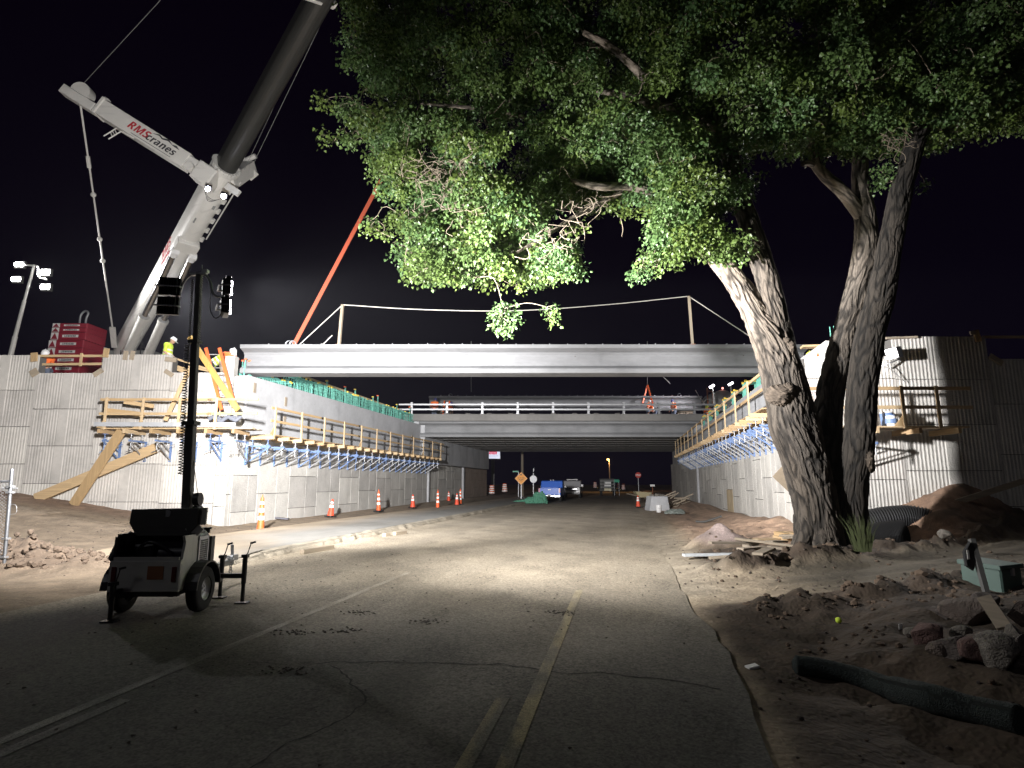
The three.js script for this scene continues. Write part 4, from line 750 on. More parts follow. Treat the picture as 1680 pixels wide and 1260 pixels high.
  const jack = (x, z, h, name) => { const j = obj(name, [rod(V(x, 0.03, z), V(x, h, z), 0.033, 0.033, 10), rod(V(x, 0.3, z), V(x, h, z), 0.042, 0.042, 10), bev(0.2, 0.02, 0.16, 0.004, x, 0.012, z), bx(0.1, 0.05, 0.1, x, h, z)], C.black, t); obj('crank', [rod(V(x, h, z), V(x + 0.03, h + 0.03, z), 0.012), rod(V(x + 0.03, h + 0.02, z), V(x + 0.09, h + 0.2, z + 0.02), 0.009), rod(V(x + 0.08, h + 0.2, z + 0.02), V(x + 0.17, h + 0.22, z + 0.03), 0.016)], C.black, j); };
  obj('outrigger_arm', bar(V(0.3, 0.42, -0.72), V(1.0, 0.42, -0.72), 0.07, 0.07), C.black, t);
  jack(1.02, -0.72, 0.72, 'outrigger_jack'); jack(0.42, -1.2, 0.66, 'tongue_jack'); jack(-0.33, 0.62, 0.5, 'rear_jack');
  obj('outrigger_arm', bar(V(-0.33, 0.38, 0.3), V(-0.33, 0.38, 0.62), 0.07, 0.07), C.black, t);
  // the mast: three sections, a coiled cable running up its left side
  for (const m of t.children) if (/^(body_panel|side_panel|top_panel|engine|grille_frame|radiator|fuel_tank|bulkhead)$/.test(m.name)) { m.scale.z = 0.64; m.position.z = 0.42 * 0.36; }
  const mx = 0.19, mz = -0.40, HY = 4.9, LEAN = 0.045;
  const mast = obj('mast', [bev(0.14, 2.5, 0.14, 0.01, mx, 1.55, mz), bev(0.11, 1.5, 0.11, 0.01, mx + 0.005, 3.4, mz), bev(0.08, 1.3, 0.08, 0.008, mx + 0.01, 4.68, mz), bx(0.22, 0.06, 0.22, mx, 2.8, mz), bx(0.17, 0.05, 0.17, mx, 4.14, mz), ...Array.from({ length: 26 }, (_, i) => bx(0.02, 0.025, 0.1, mx + 0.055, 4.2 + i * 0.042, mz))], C.dark, t);
  const coil = (n, y0, y1, x, r, w) => { const pts = []; for (let i = 0; i <= n * 8; i++) { const a = i / 8 * Math.PI * 2; pts.push(V(x + r * Math.cos(a), y0 + (y1 - y0) * i / (n * 8), mz + 0.05 + r * Math.sin(a))); } obj('coiled_cable', new THREE.TubeGeometry(new THREE.CatmullRomCurve3(pts), n * 9, w, 4), C.black, mast); };
  coil(48, 2.0, 4.1, mx - 0.11, 0.036, 0.009); coil(30, 4.1, 5.2, mx - 0.075, 0.02, 0.007);
  obj('winch', [cyl(0.1, 0.1, 16, mx + 0.17, 1.6, mz, 0, 0, Math.PI / 2), cyl(0.05, 0.18, 12, mx + 0.17, 1.46, mz, Math.PI / 2), rod(V(mx + 0.07, 2.2, mz), V(mx + 0.17, 1.66, mz), 0.006, 0.006, 5), rod(V(mx + 0.12, 1.4, mz), V(mx + 0.09, 1.1, mz), 0.006, 0.006, 5)], C.black, mast);
  const head = obj('head_bracket', [bev(0.3, 0.05, 0.08, 0.01, mx, 5.3, mz), rod(V(mx + 0.06, 5.3, mz), V(mx + 0.06, 5.46, mz), 0.012), bx(0.09, 0.05, 0.09, mx + 0.13, 5.34, mz)], C.galv, t);
  obj('gooseneck', pipe([V(mx - 0.06, 5.3, mz), V(mx - 0.16, 5.27, mz), V(mx - 0.25, 5.16, mz), V(mx - 0.31, 4.98, mz), V(mx - 0.38, 4.9, mz), V(mx - 0.5, 4.89, mz)], 0.021, 26, 8), C.galv, head);
  obj('gooseneck', pipe([V(mx + 0.06, 5.3, mz), V(mx + 0.14, 5.27, mz), V(mx + 0.22, 5.14, mz), V(mx + 0.26, 4.98, mz), V(mx + 0.34, 4.9, mz), V(mx + 0.52, 4.89, mz)], 0.021, 26, 8), C.galv, head);
  obj('cable', pipe([V(mx + 0.23, 5.05, mz), V(mx + 0.25, 4.65, mz), V(mx + 0.34, 4.52, mz), V(mx + 0.46, 4.62, mz), V(mx + 0.54, 4.84, mz)], 0.008, 20, 5), C.black, head);
  // left pair faces away to the ribbed wall, right pair faces right towards the tree
  for (const q of [mast, head]) { q.scale.y = 1.0; q.rotation.z = LEAN; }
  const LX = mx - 0.47 - LEAN * HY, RX = mx + 0.58 - LEAN * HY, wx = 0.165;
  const turns = [[LX, Math.PI + 0.36 - YAW], [RX, Math.PI / 2 - YAW + 0.70]];
  for (const [x, a] of turns) for (const k of [wx, -wx]) floodHead(t, x, HY + k, mz, a, -0.05, L_WHITE);
  t.updateMatrixWorld(true);
  const white = new THREE.Color(1, 0.975, 0.96);
  // each fixture holds two lamps: far beams above, floods for the road and the crown below
  const aim = (i, k, az, el, cd, ang) => { const [x, a] = turns[i], p = t.localToWorld(V(x + 0.16 * Math.sin(a), HY + k, mz + 0.16 * Math.cos(a))); spot(p.x, p.y, p.z, p.x + 10 * Math.sin(az), p.y + 10 * Math.tan(el), p.z - 10 * Math.cos(az), cd, white, ang, 1, 8); };
  aim(0, wx, -0.17, -0.05, I_WALL_FAR, 0.60); aim(0, -wx, -0.66, 0.2, I_WALL_WIDE, 1.15);
  aim(1, wx + 0.06, 0.70, 0.06, I_TREE_FAR, 0.46); aim(1, -wx, 0.74, -0.08, I_TREE_ROAD, 0.92); aim(1, -wx + 0.05, 0.80, -0.2, I_SPILL, 1.5); aim(0, -wx + 0.05, -0.45, -0.2, I_SPILL, 1.5); aim(0, -wx - 0.06, -0.85, -0.16, I_WALL_ROAD, 0.95); aim(1, wx - 0.06, 0.36, 0.26, I_TREE_CROWN, 0.85);
}
// ---------------------------------------------------------------- the far light tower behind the left wall
{
  const b = sight(24, 590, 31), a = sight(41, 440, 31);
  const t = thing('light_tower', 'tall light tower with four blazing lamps behind the left wall', 'light tower', b.x, 5.55, b.z, YAW);
  const h = a.y - 5.55, lean = 0.1;
  obj('mast', [rod(V(-0.5, 0, 0), V(-0.15, h * 0.5, 0), 0.13, 0.12, 10), rod(V(-0.15, h * 0.5, 0), V(0.08, h * 0.76, 0), 0.1, 0.09, 10), rod(V(0.08, h * 0.76, 0), V(0.35, h + 0.2, 0), 0.07, 0.06, 10)], C.white, t);
  obj('cross_arm', pipe([V(-0.55, h + 0.2, 0), V(0.3, h + 0.15, 0), V(0.55, h + 0.1, 0), V(0.7, h - 0.5, 0), V(1.15, h - 0.65, 0)], 0.05, 16, 6), C.white, t);
  obj('base', bev(1.6, 1.2, 1.6, 0.05, -0.6, 0.6, 0), C.dark, t);
  for (const [x, y] of [[-0.45, h + 0.2], [-0.5, h - 0.65], [1.05, h - 0.25], [1.15, h - 1.1]]) {
    obj('housing', bev(0.56, 0.4, 0.2, 0.03, x, y, -0.05), C.dark, t);
    for (const k of [-0.13, 0.13]) obj('lamp_face', cyl(0.125, 0.04, 20, x + k, y, 0.07, Math.PI / 2), lampMat('far_tower_glow', 1, 0.98, 1, 70), t);
  }
  const p = at(b.dot(ACR) + 0.3, 5.55 + h, 30.6);
  const l1 = spot(p.x, p.y, p.z, p.x + 13, 7.5, p.z - 1, I_TOWER_BACK, new THREE.Color(1, 0.98, 0.97), 0.95, 1, 12);
}

// ---------------------------------------------------------------- slings, safety line, ladders
{
  const g0 = girder.position, top = 5.79 + 1.1;
  const gp = (x, y = top) => at(0.475 + x, y, 22.8);
  const hook = sight(605, 315, 22.8).add(V(1.4, 2.2, 0)), e = gp(-9.15);
  const s = thing('lifting_sling', 'rust red lifting sling running up from the near girder into the tree', 'lifting strap');
  const dn = hook.clone().sub(e), end = e.clone().addScaledVector(dn, 0.8);
  obj('sling', bar(e.clone().addScaledVector(dn, 0.015), end, 0.05, 0.15, ACR), C.strap, s);
  obj('shackle', [new THREE.TorusGeometry(0.14, 0.03, 8, 16).translate(e.x, e.y + 0.12, e.z)], C.galv, s);
  const P = [sight(556, 567, 22.8), sight(562, 500, 22.8), sight(1136, 558, 22.8), sight(1130, 486, 22.8)];
  P[0].y = top; P[2].y = top;
  const p1 = thing('safety_post', 'leaning timber post on the left part of the near girder', 'post', 0, 0, 0, 0, 'safety posts'); obj('post', bar(P[0], P[1], 0.1), C.woodOld[1], p1); obj('clamp', bx(0.2, 0.14, 0.2, P[0].x, P[0].y + 0.06, P[0].z), C.redSteel, p1);
  const p2 = thing('safety_post', 'leaning timber post on the near girder close to the tree', 'post', 0, 0, 0, 0, 'safety posts'); obj('post', bar(P[2], P[3], 0.1), C.woodOld[1], p2); obj('clamp', bx(0.2, 0.14, 0.2, P[2].x, P[2].y + 0.06, P[2].z), C.redSteel, p2);
  const mid = P[1].clone().lerp(P[3], 0.5).add(V(0, -0.42, 0)), q1 = P[1].clone().lerp(P[3], 0.22).add(V(0, -0.27, 0)), q3 = P[1].clone().lerp(P[3], 0.78).add(V(0, -0.25, 0));
  const line = thing('safety_line', 'pale rope strung over the near girder between two posts', 'rope');
  obj('rope', [pipe([P[1], q1, mid, q3, P[3]], 0.02, 60, 6), rod(gp(-9.0), P[1], 0.02, 0.02, 6), rod(P[3], gp(9.6), 0.02, 0.02, 6)], C.rope, line);
  obj('rope_tail', pipe([gp(-9.0), gp(-8.6, top + 0.12), gp(-8.1, top + 0.05), gp(-7.6, top + 0.5)], 0.02, 12, 6), C.rope, line);
  // slings of the far girder
  const f = (x, y) => at(4.3 + x, y, 47.5), ft = 7.42 + 1.05;
  const s2 = thing('lifting_sling', 'pair of red lifting slings over the right part of the far girder', 'lifting strap');
  const c = sight(1062, 632, 47.2);
  obj('sling', [bar(c, sight(1054, 664, 46.9), 0.05, 0.14), bar(c, sight(1071, 664, 46.9), 0.05, 0.14)], C.ladder, s2);
  obj('hoist_line', rod(c, sight(1062, 560, 47.2), 0.025, 0.025, 5), C.grey, s2);
  const s3 = thing('hoist_line', 'thin hoist line above the left part of the far girder', 'cable');
  obj('cable', rod(sight(773, 643, 47.5), sight(773, 560, 47.5), 0.03, 0.03, 5), C.grey, s3);
  const crib = thing('timber_crib', 'stacked timber blocks under the left end of the far girder', 'timber blocks', 0, 0, 0, 0, 'timber cribs under the far girder');
  for (let i = 0; i < 4; i++) { const p = f(-9.8, 6.53 + i * 0.24); obj('timber', i % 2 ? bx(1.4, 0.22, 0.2, p.x, p.y, p.z) : bx(0.24, 0.22, 1.3, p.x, p.y, p.z), C.woodOld[i % 3], crib); }
  const d = f(9.8, 0).sub(f(-9.8, 0)); copy(crib, 'stacked timber blocks under the right end of the far girder', d.x, 0, d.z);
}
function ladder(name, label, a, b, w, m, across) {
  const t = thing(name, label, 'ladder'), ax = across.clone().normalize().multiplyScalar(w / 2), n = Math.round(a.distanceTo(b) / 0.3);
  for (const s of [-1, 1]) obj('side_rail', bar(a.clone().addScaledVector(ax, s), b.clone().addScaledVector(ax, s), 0.05, 0.11, ax), m, t);
  for (let i = 1; i < n; i++) { const p = a.clone().lerp(b, i / n); obj('rung', rod(p.clone().sub(ax), p.clone().add(ax), 0.017, 0.017, 6), C.galv, t); }
  return t;
}
{
  ladder('ladder', 'orange ladder leaning on the left abutment beside the light tower mast', sight(375, 672, 20.6), sight(349, 571, 21.4), 0.5, C.ladder, ACR);
  const l2 = ladder('ladder', 'tall orange ladder on the right abutment, seen between the tree trunks', sight(1330, 655, 16.2), sight(1360, 570, 17.2), 0.42, C.ladder, ACR);
  const l3 = ladder('ladder', 'small orange ladder on the bridge deck against the far girder', at(-5.2, 6.4, 45.6), at(-5.15, 8.05, 46.4), 0.4, C.ladder, ACR);
  const brace = (label, a, b, w, h, m) => { const t = tag(obj('timber_brace', bar(a, b, w, h), m), label, 'board'); return t; };
  brace('yellow board leaning from the platform up past the light tower mast', sight(390, 672, 20.5), sight(311, 553, 21.2), 0.09, 0.19, C.woodYellow);
  brace('thin board leaning on the left wall above the platform railing', sight(271, 690, 20.9), sight(313, 601, 21.2), 0.05, 0.14, C.wood[0]);
  brace('thick plank leaning steeply from the soil up to the left platform', sight(120, 829, 20.9), sight(200, 706, 20.6), 0.09, 0.34, C.wood[1]);
  brace('long thick plank leaning low across the left wall, crossing a steeper one', sight(58, 818, 21.2), sight(255, 735, 21.25), 0.09, 0.34, C.wood[0]);
  // timber edge protection on the left wall's crest
  const rail = thing('timber_guard_rail', 'timber rails and blocks nailed along the stepped top of the left wall', 'guard rail');
  const B = (px, py, d, w, h, rot, m) => { const p = sight(px, py, d); obj('block', bev(w, h, 0.05, 0.004, 0, 0, 0, 0, 0, rot).rotateY(YAW).translate(p.x, p.y, p.z), m, rail); };
  const R = (x0, y0, x1, y1, d, w = 0.09, d2 = d) => obj('rail', bar(sight(x0, y0, d), sight(x1, y1, d2), 0.045, w), C.wood[0], rail);
  const dW = 21.56 - 0.06;
  B(56, 586, dW, 0.24, 0.34, 0.1, C.wood[1]); B(56, 611, dW, 0.28, 0.26, 0.6, C.woodOld[1]); B(161, 611, dW, 0.36, 0.18, 0.6, C.woodOld[1]);
  B(174, 579, dW, 0.2, 0.34, -0.08, C.wood[1]); B(206, 583, dW, 0.16, 0.34, -0.05, C.woodOld[1]); B(217, 583, dW, 0.16, 0.34, -0.12, C.woodOld[1]);
  B(280, 590, dW, 0.42, 0.17, -0.1, C.woodOld[1]); B(277, 612, dW, 0.36, 0.16, -0.55, C.woodOld[1]);
  R(62, 584, 172, 584, 21.75); R(64, 598, 168, 597, 21.75); B(133, 590, 21.7, 0.09, 0.5, 0, C.wood[0]); R(275, 584, 345, 607, 21.9, 0.07); R(280, 600, 312, 611, 22, 0.2); R(318, 603, 342, 608, 22.1, 0.09);
  B(311, 609, 21.3, 0.12, 0.3, 0, C.wood[2]);
  const rail2 = thing('timber_guard_rail', 'timber rail and blocks on top of the right wall, beside the shadow', 'guard rail');
  const B2 = (px, py, d, w, h, rot, m) => { const p = sight(px, py, d); obj('block', bev(w, h, 0.05, 0.004, 0, 0, 0, 0, 0, rot).rotateY(YAW).translate(p.x, p.y, p.z), m, rail2); };
  B2(1603, 551, 16.29, 0.16, 0.34, 0.15, C.wood[1]); B2(1596, 546, 16.24, 0.16, 0.12, 0.2, C.woodOld[0]); B2(1634, 590, 16.29, 0.4, 0.16, -0.6, C.woodOld[1]);
  obj('rail', bar(sight(1612, 553, 16.39), sight(1760, 553, 16.39), 0.045, 0.07), C.wood[0], rail2);
  obj('rail', bar(sight(1453, 555, 16.27), sight(1505, 553, 16.27), 0.05, 0.06), C.woodOld[0], rail2);
  // sheet and roll of dark plastic lying on the left platform
  const pl = thing('plastic_roll', 'crumpled sheet of dark plastic lying on the corner of the left platform', 'plastic sheet');
  const pts = []; for (let i = 0; i <= 8; i++) pts.push(sight(343 + i * 6.2, 688 - 3.5 * Math.sin(i * 1.6) - (i > 5 ? 2 : 0), 20.7));
  obj('sheet', [pipe(pts, 0.075, 40, 7), pipe(pts.map((p) => p.clone().add(V(0, 0.06, -0.1))), 0.06, 40, 7)], M('dark_sheet', 0.14, 0.15, 0.18, { rough: 0.35 }), pl);
}
// ---------------------------------------------------------------- cones, delineators, barrels
const gy = (x, z) => groundY(x, z);
{
  const cone = thing('traffic_cone', '', 'traffic cone'); cone.userData.stem = 'traffic_cone';
  obj('base', bev(0.36, 0.04, 0.36, 0.01, 0, 0.02, 0), C.black, cone);
  obj('body', lathe([[0.145, 0.035], [0.135, 0.06], [0.04, 0.70], [0.026, 0.72], [0, 0.72]], 24), C.orangeRed, cone);
  obj('reflective_band', lathe([[0.092, 0.37], [0.0785, 0.48]], 24), C.reflect, cone);
  obj('reflective_band', lathe([[0.069, 0.54], [0.06, 0.61]], 24), C.reflect, cone);
  const post = thing('traffic_delineator', '', 'traffic delineator'); post.userData.stem = 'traffic_delineator';
  obj('base', bev(0.4, 0.06, 0.4, 0.012, 0, 0.03, 0), C.black, post);
  obj('body', lathe([[0.125, 0.05], [0.11, 0.07], [0.055, 1.0], [0.02, 1.06], [0.02, 1.12], [0, 1.13]], 20), C.orange, post);
  for (const [a, b] of [[0.34, 0.46], [0.58, 0.70], [0.82, 0.9]]) obj('reflective_band', lathe([[0.11 - (a - 0.07) * 0.0591 + 0.003, a], [0.11 - (b - 0.07) * 0.0591 + 0.003, b]], 20), C.reflect, post);
  const lay = (proto, used, list) => list.forEach(([px, py, y, label, s = 1, tilt = 0], i) => {
    const k = (y - EYE), r = sight(px, py, 10), t = k / (r.y - EYE), p = V(r.x * t, y, r.z * t);
    const o = i ? copy(proto, label, 0, 0, 0) : proto; o.userData.label = label; o.userData.group = used;
    o.position.copy(p); o.rotation.set(0, i * 1.3, tilt); o.scale.setScalar(s);
  });
  lay(cone, 'traffic cones along the road', [
    [355, 866, 0.02, 'orange cone between the light tower and the left wall, nearest of its kind', 1.18],
    [542, 848, 0.11, 'orange cone by the wall with a dark board lying on its left', 1.1, -0.12],
    [677, 833, 0.16, 'orange cone at the left wall between two tall delineators, third cone from the left', 1.1],
    [736, 823, 0.2, 'orange cone beside the lime yellow bucket at the left wall', 1.1],
    [749.5, 829, 0.15, 'orange cone standing in front of a delineator near the bridge wall', 1.1],
    [1047, 832, 0.05, 'orange cone on the right side of the road in front of the grey concrete block', 1.05],
    [802, 808, 0.2, 'orange cone beside the striped barrels under the LED sign', 1.0],
  ]);
  lay(post, 'traffic delineators along the road', [
    [427, 871, 0.05, 'tall slim delineator right of the light tower, nearest of its kind', 1.05],
    [621, 839, 0.14, 'tall delineator at the foot of the left wall with a board lying behind it', 1.02, 0.04],
    [718, 834, 0.1, 'tall delineator at the kerb of the walk near the lime bucket', 1.0],
    [755, 828, 0.15, 'tall delineator directly behind a cone near the bridge wall', 0.98],
  ]);
  const bar0 = thing('traffic_barrel', '', 'traffic barrel'); bar0.userData.stem = 'traffic_barrel';
  obj('body', lathe([[0.29, 0.02], [0.29, 0.3], [0.27, 0.32], [0.27, 0.5], [0.25, 0.52], [0.25, 0.7], [0.235, 0.72], [0.235, 0.9], [0.2, 0.95], [0, 0.96]], 20), C.orange, bar0);
  obj('base', lathe([[0.42, 0], [0.42, 0.06], [0.3, 0.08], [0, 0.08]], 20), C.black, bar0);
  for (const [r, a, b] of [[0.294, 0.1, 0.25], [0.274, 0.34, 0.46], [0.254, 0.55, 0.67], [0.239, 0.76, 0.86]]) obj('reflective_band', lathe([[r, a], [r, b]], 20), C.reflect, bar0);
  const lay2 = (list) => list.forEach(([px, py, d, label], i) => { const p = sight(px, py, d); const o = i ? copy(bar0, label, 0, 0, 0) : bar0; o.userData.label = label; o.userData.group = 'striped traffic barrels'; o.position.set(p.x, Math.max(-0.02, p.y), p.z); });
  lay2([[807, 811, 62, 'striped barrel under the LED sign, beside the end of the left wall'], [828, 808, 64, 'striped barrel standing alone on the walk left of the orange diamond sign'], [947, 801, 108, 'far striped barrel just right of the parked pickup trucks'], [976.5, 801, 92, 'far striped barrel left of the truck with the sign boards'], [1015, 802, 98, 'far striped barrel right of the truck, under the green sign'], [1023, 804, 88, 'far striped barrel in front of its twin right of the truck']]);
}
// ---------------------------------------------------------------- signs, poles, lamps down the road
{
  const dm = sight(855, 785, 57);
  const s1 = thing('warning_sign', 'orange diamond warning sign left of the blue pickup', 'road sign', dm.x, 0, dm.z, YAW);
  obj('post', [bx(0.07, dm.y + 0.3, 0.05, 0, (dm.y + 0.3) / 2, -0.05), bar(V(0, 0.5, -0.05), V(-0.5, 0, 0.4), 0.04), bar(V(0, 0.5, -0.05), V(0.5, 0, 0.4), 0.04)], C.galv, s1);
  obj('panel', bev(0.86, 0.86, 0.02, 0.004, 0, dm.y, 0, 0, 0, Math.PI / 4), M('sign_orange', 0.95, 0.36, 0.02, { rough: 0.5 }), s1);
  obj('border', [[0, 0.39, 0.8, 0.03], [0, -0.39, 0.8, 0.03], [0.39, 0, 0.03, 0.75], [-0.39, 0, 0.03, 0.75]].map(([x, y, w, h]) => bx(w, h, 0.006, x, y, 0.014).rotateZ(Math.PI / 4).translate(0, dm.y, 0)), M('sign_border', 0.9, 0.6, 0.3, { rough: 0.5 }), s1);
  obj('lettering', [bev(0.12, 0.12, 0.006, 0.002, 0, dm.y + 0.36, 0.014), ...[-0.24, -0.08, 0.1, 0.24].map((x) => bx(0.1, 0.06, 0.006, x, dm.y + 0.05, 0.014)), ...[-0.16, 0.02, 0.16].map((x) => bx(0.12, 0.05, 0.006, x, dm.y - 0.1, 0.014)), bx(0.2, 0.04, 0.006, 0, dm.y - 0.22, 0.014)], INK_BLACK, s1);
  const oc = (r) => Array.from({ length: 8 }, (_, i) => [r * Math.cos(Math.PI / 8 + i * Math.PI / 4), r * Math.sin(Math.PI / 8 + i * Math.PI / 4)]);
  const b = sight(875, 786, 60);
  const s2 = thing('road_sign', 'grey back of an eight sided sign behind the blue pickup', 'road sign', b.x, 0, b.z, YAW);
  obj('post', [bx(0.06, b.y + 0.6, 0.05, 0, (b.y + 0.6) / 2, 0.02), bx(0.08, 0.3, 0.02, 0.03, b.y + 0.9, 0.02)], C.galv, s2); obj('panel', prism(oc(0.38), 0.02).translate(0, b.y, 0), C.galv, s2);
  const g = sight(1047, 779.5, 60);
  const s3 = thing('stop_sign', 'red stop sign on the right side of the road beyond the bridge', 'stop sign', g.x, 0, g.z, YAW);
  obj('post', bx(0.06, g.y, 0.05, 0, g.y / 2, -0.04), C.galv, s3); obj('panel', prism(oc(0.3), 0.02).translate(0, g.y, 0), M('sign_red', 0.45, 0.04, 0.03, { rough: 0.5 }), s3); obj('lettering', letters('STOP', 0.16, 0.006).translate(0, g.y, 0.012), C.reflect, s3);
  const n = sight(846, 773.5, 66);
  const s4 = thing('street_sign', 'small green street name sign above the orange diamond sign', 'street sign', n.x, 0, n.z, YAW);
  obj('post', bx(0.06, n.y, 0.05, 0.3, n.y / 2, -0.04), C.galv, s4); obj('panel', bx(0.62, 0.14, 0.02, 0, n.y, 0), M('sign_green', 0.05, 0.42, 0.25, { rough: 0.4 }), s4);
  const q = sight(1011.5, 789, 78);
  const s5 = thing('street_sign', 'green rectangular road sign right of the far truck', 'street sign', q.x, 0, q.z, YAW);
  obj('post', [bx(0.05, q.y, 0.05, -0.3, q.y / 2, -0.04), bx(0.05, q.y, 0.05, 0.3, q.y / 2, -0.04)], C.galv, s5); obj('panel', bx(0.72, 0.36, 0.02, 0, q.y, 0), M('sign_green', 0.05, 0.42, 0.25), s5);
  const w = sight(1070.5, 796.5, 56);
  const s6 = thing('road_sign', 'small white sign plate on the right edge of the road behind the debris', 'road sign', w.x, 0, w.z, YAW);
  obj('post', bx(0.05, w.y, 0.05, 0, w.y / 2, -0.03), C.redSteel, s6); obj('panel', bx(0.42, 0.17, 0.02, 0, w.y, 0), C.reflect, s6);
  // LED sign on a pole
  const L = sight(808.5, 746.5, 72);
  const led = thing('led_sign', 'lit LED sign board with red words under the bridge on the left', 'led sign', L.x, 0, L.z, YAW);
  obj('pole', bx(0.4, L.y - 0.5, 0.4, 0, (L.y - 0.5) / 2, -0.3), C.dark, led); obj('cabinet', bx(1.86, 0.98, 0.3, 0, L.y, -0.18), C.black, led);
  obj('led_screen', bx(1.74, 0.86, 0.02, 0, L.y, 0), M('led_white_screen', 0.2, 0.2, 0.2, { em: [0.78, 0.82, 1], ei: 0.95 }), led);
  seed(55);
  obj('lettering', [...Array.from({ length: 6 }, (_, i) => bx(0.12, 0.26 + 0.08 * rnd(), 0.006, -0.38 + i * 0.16, L.y + 0.2 + 0.03 * rnd(), 0.014, 0, 0, -0.2)), bx(0.92, 0.06, 0.006, 0.02, L.y + 0.38, 0.016)], M('led_red_screen', 0.2, 0.02, 0.02, { em: [0.85, 0.03, 0.1], ei: 0.8 }), led);
  obj('lettering', Array.from({ length: 11 }, (_, i) => bx(0.08 + 0.04 * rnd(), 0.05, 0.006, -0.66 + i * 0.13, L.y - 0.12, 0.014)), M('led_grey_screen', 0.05, 0.05, 0.1, { em: [0.3, 0.28, 0.45], ei: 0.8 }), led);
  const la = new THREE.RectAreaLight(new THREE.Color(0.95, 0.8, 0.95), 2.2, 1.7, 0.84); la.position.copy(V(L.x, L.y, L.z).add(V(Math.sin(YAW) * 0.05, 0, Math.cos(YAW) * 0.05))); la.lookAt(L.x + Math.sin(YAW) * 5, L.y, L.z + Math.cos(YAW) * 5); scene.add(la);
  // orange street lamp
  const S = sight(998.5, 754, 112);
  const sl = thing('street_lamp', 'orange glowing street lamp far down the road', 'street lamp', S.x, 0, S.z);
  obj('pole', [rod(V(0.15, 0, 0), V(0.1, S.y + 0.1, 0), 0.12, 0.09, 8), bar(V(0.1, S.y + 0.1, 0), V(-0.1, S.y + 0.22, 0.3), 0.08)], C.woodOld[2], sl);
  obj('lamp_glass', ball(0.24, -0.1, S.y, 0.4, 1, 0.8, 1), lampMat('sodium_lamp_glow', 1, 0.42, 0.1, 9), sl);
  const pl = new THREE.PointLight(new THREE.Color(1, 0.55, 0.2), I_STREET, 0, 2); pl.position.set(S.x - 0.1, S.y, S.z + 0.4); pl.castShadow = true; pl.shadow.radius = 8; scene.add(pl);
  // utility pole behind the signs
  const U = sight(857, 800, 68); const up = thing('utility_pole', 'dark wooden utility pole behind the orange diamond sign', 'utility pole', U.x, 0, U.z); obj('pole', rod(V(0, 0, 0), V(0, 9, 0), 0.17, 0.13, 10), C.woodOld[2], up); obj('cross_arm', bx(2.2, 0.12, 0.1, 0, 8.6, 0), C.woodOld[2], up);
  // floodlight bracketed to the right wall
  const F = sight(1463, 580, 15.89);
  const fl = thing('wall_floodlight', 'blazing floodlight on a bracket at the corner of the right wall', 'floodlight');
  const dir = V(-0.86, -0.22, 0.42).normalize();
  obj('arm', [bar(F.clone().add(V(0.05, 0.02, -0.05)), sight(1478, 592, 16.29), 0.04), pipe([sight(1445, 600, 15.99), sight(1460, 605, 16.14), sight(1472, 615, 16.21), sight(1485, 627, 16.25)], 0.012, 14, 5), bar(sight(1444, 602, 16.04), sight(1478, 588, 16.19), 0.035)], C.galv, fl);
  obj('housing', bar(F.clone().addScaledVector(dir, -0.18), F.clone().addScaledVector(dir, -0.01), 0.34, 0.3), C.black, fl);
  obj('lamp_face', bar(F.clone(), F.clone().addScaledVector(dir, 0.03), 0.29, 0.25), lampMat('wall_lamp_glow', 1, 0.97, 0.95, 60), fl);
  const fp = F.clone().addScaledVector(dir, 0.12); spot(fp.x, fp.y, fp.z, fp.x + dir.x * 10, fp.y + dir.y * 10, fp.z + dir.z * 10, I_WALL_LAMP, new THREE.Color(1, 0.97, 0.95), 1.35, 1, 8);
}
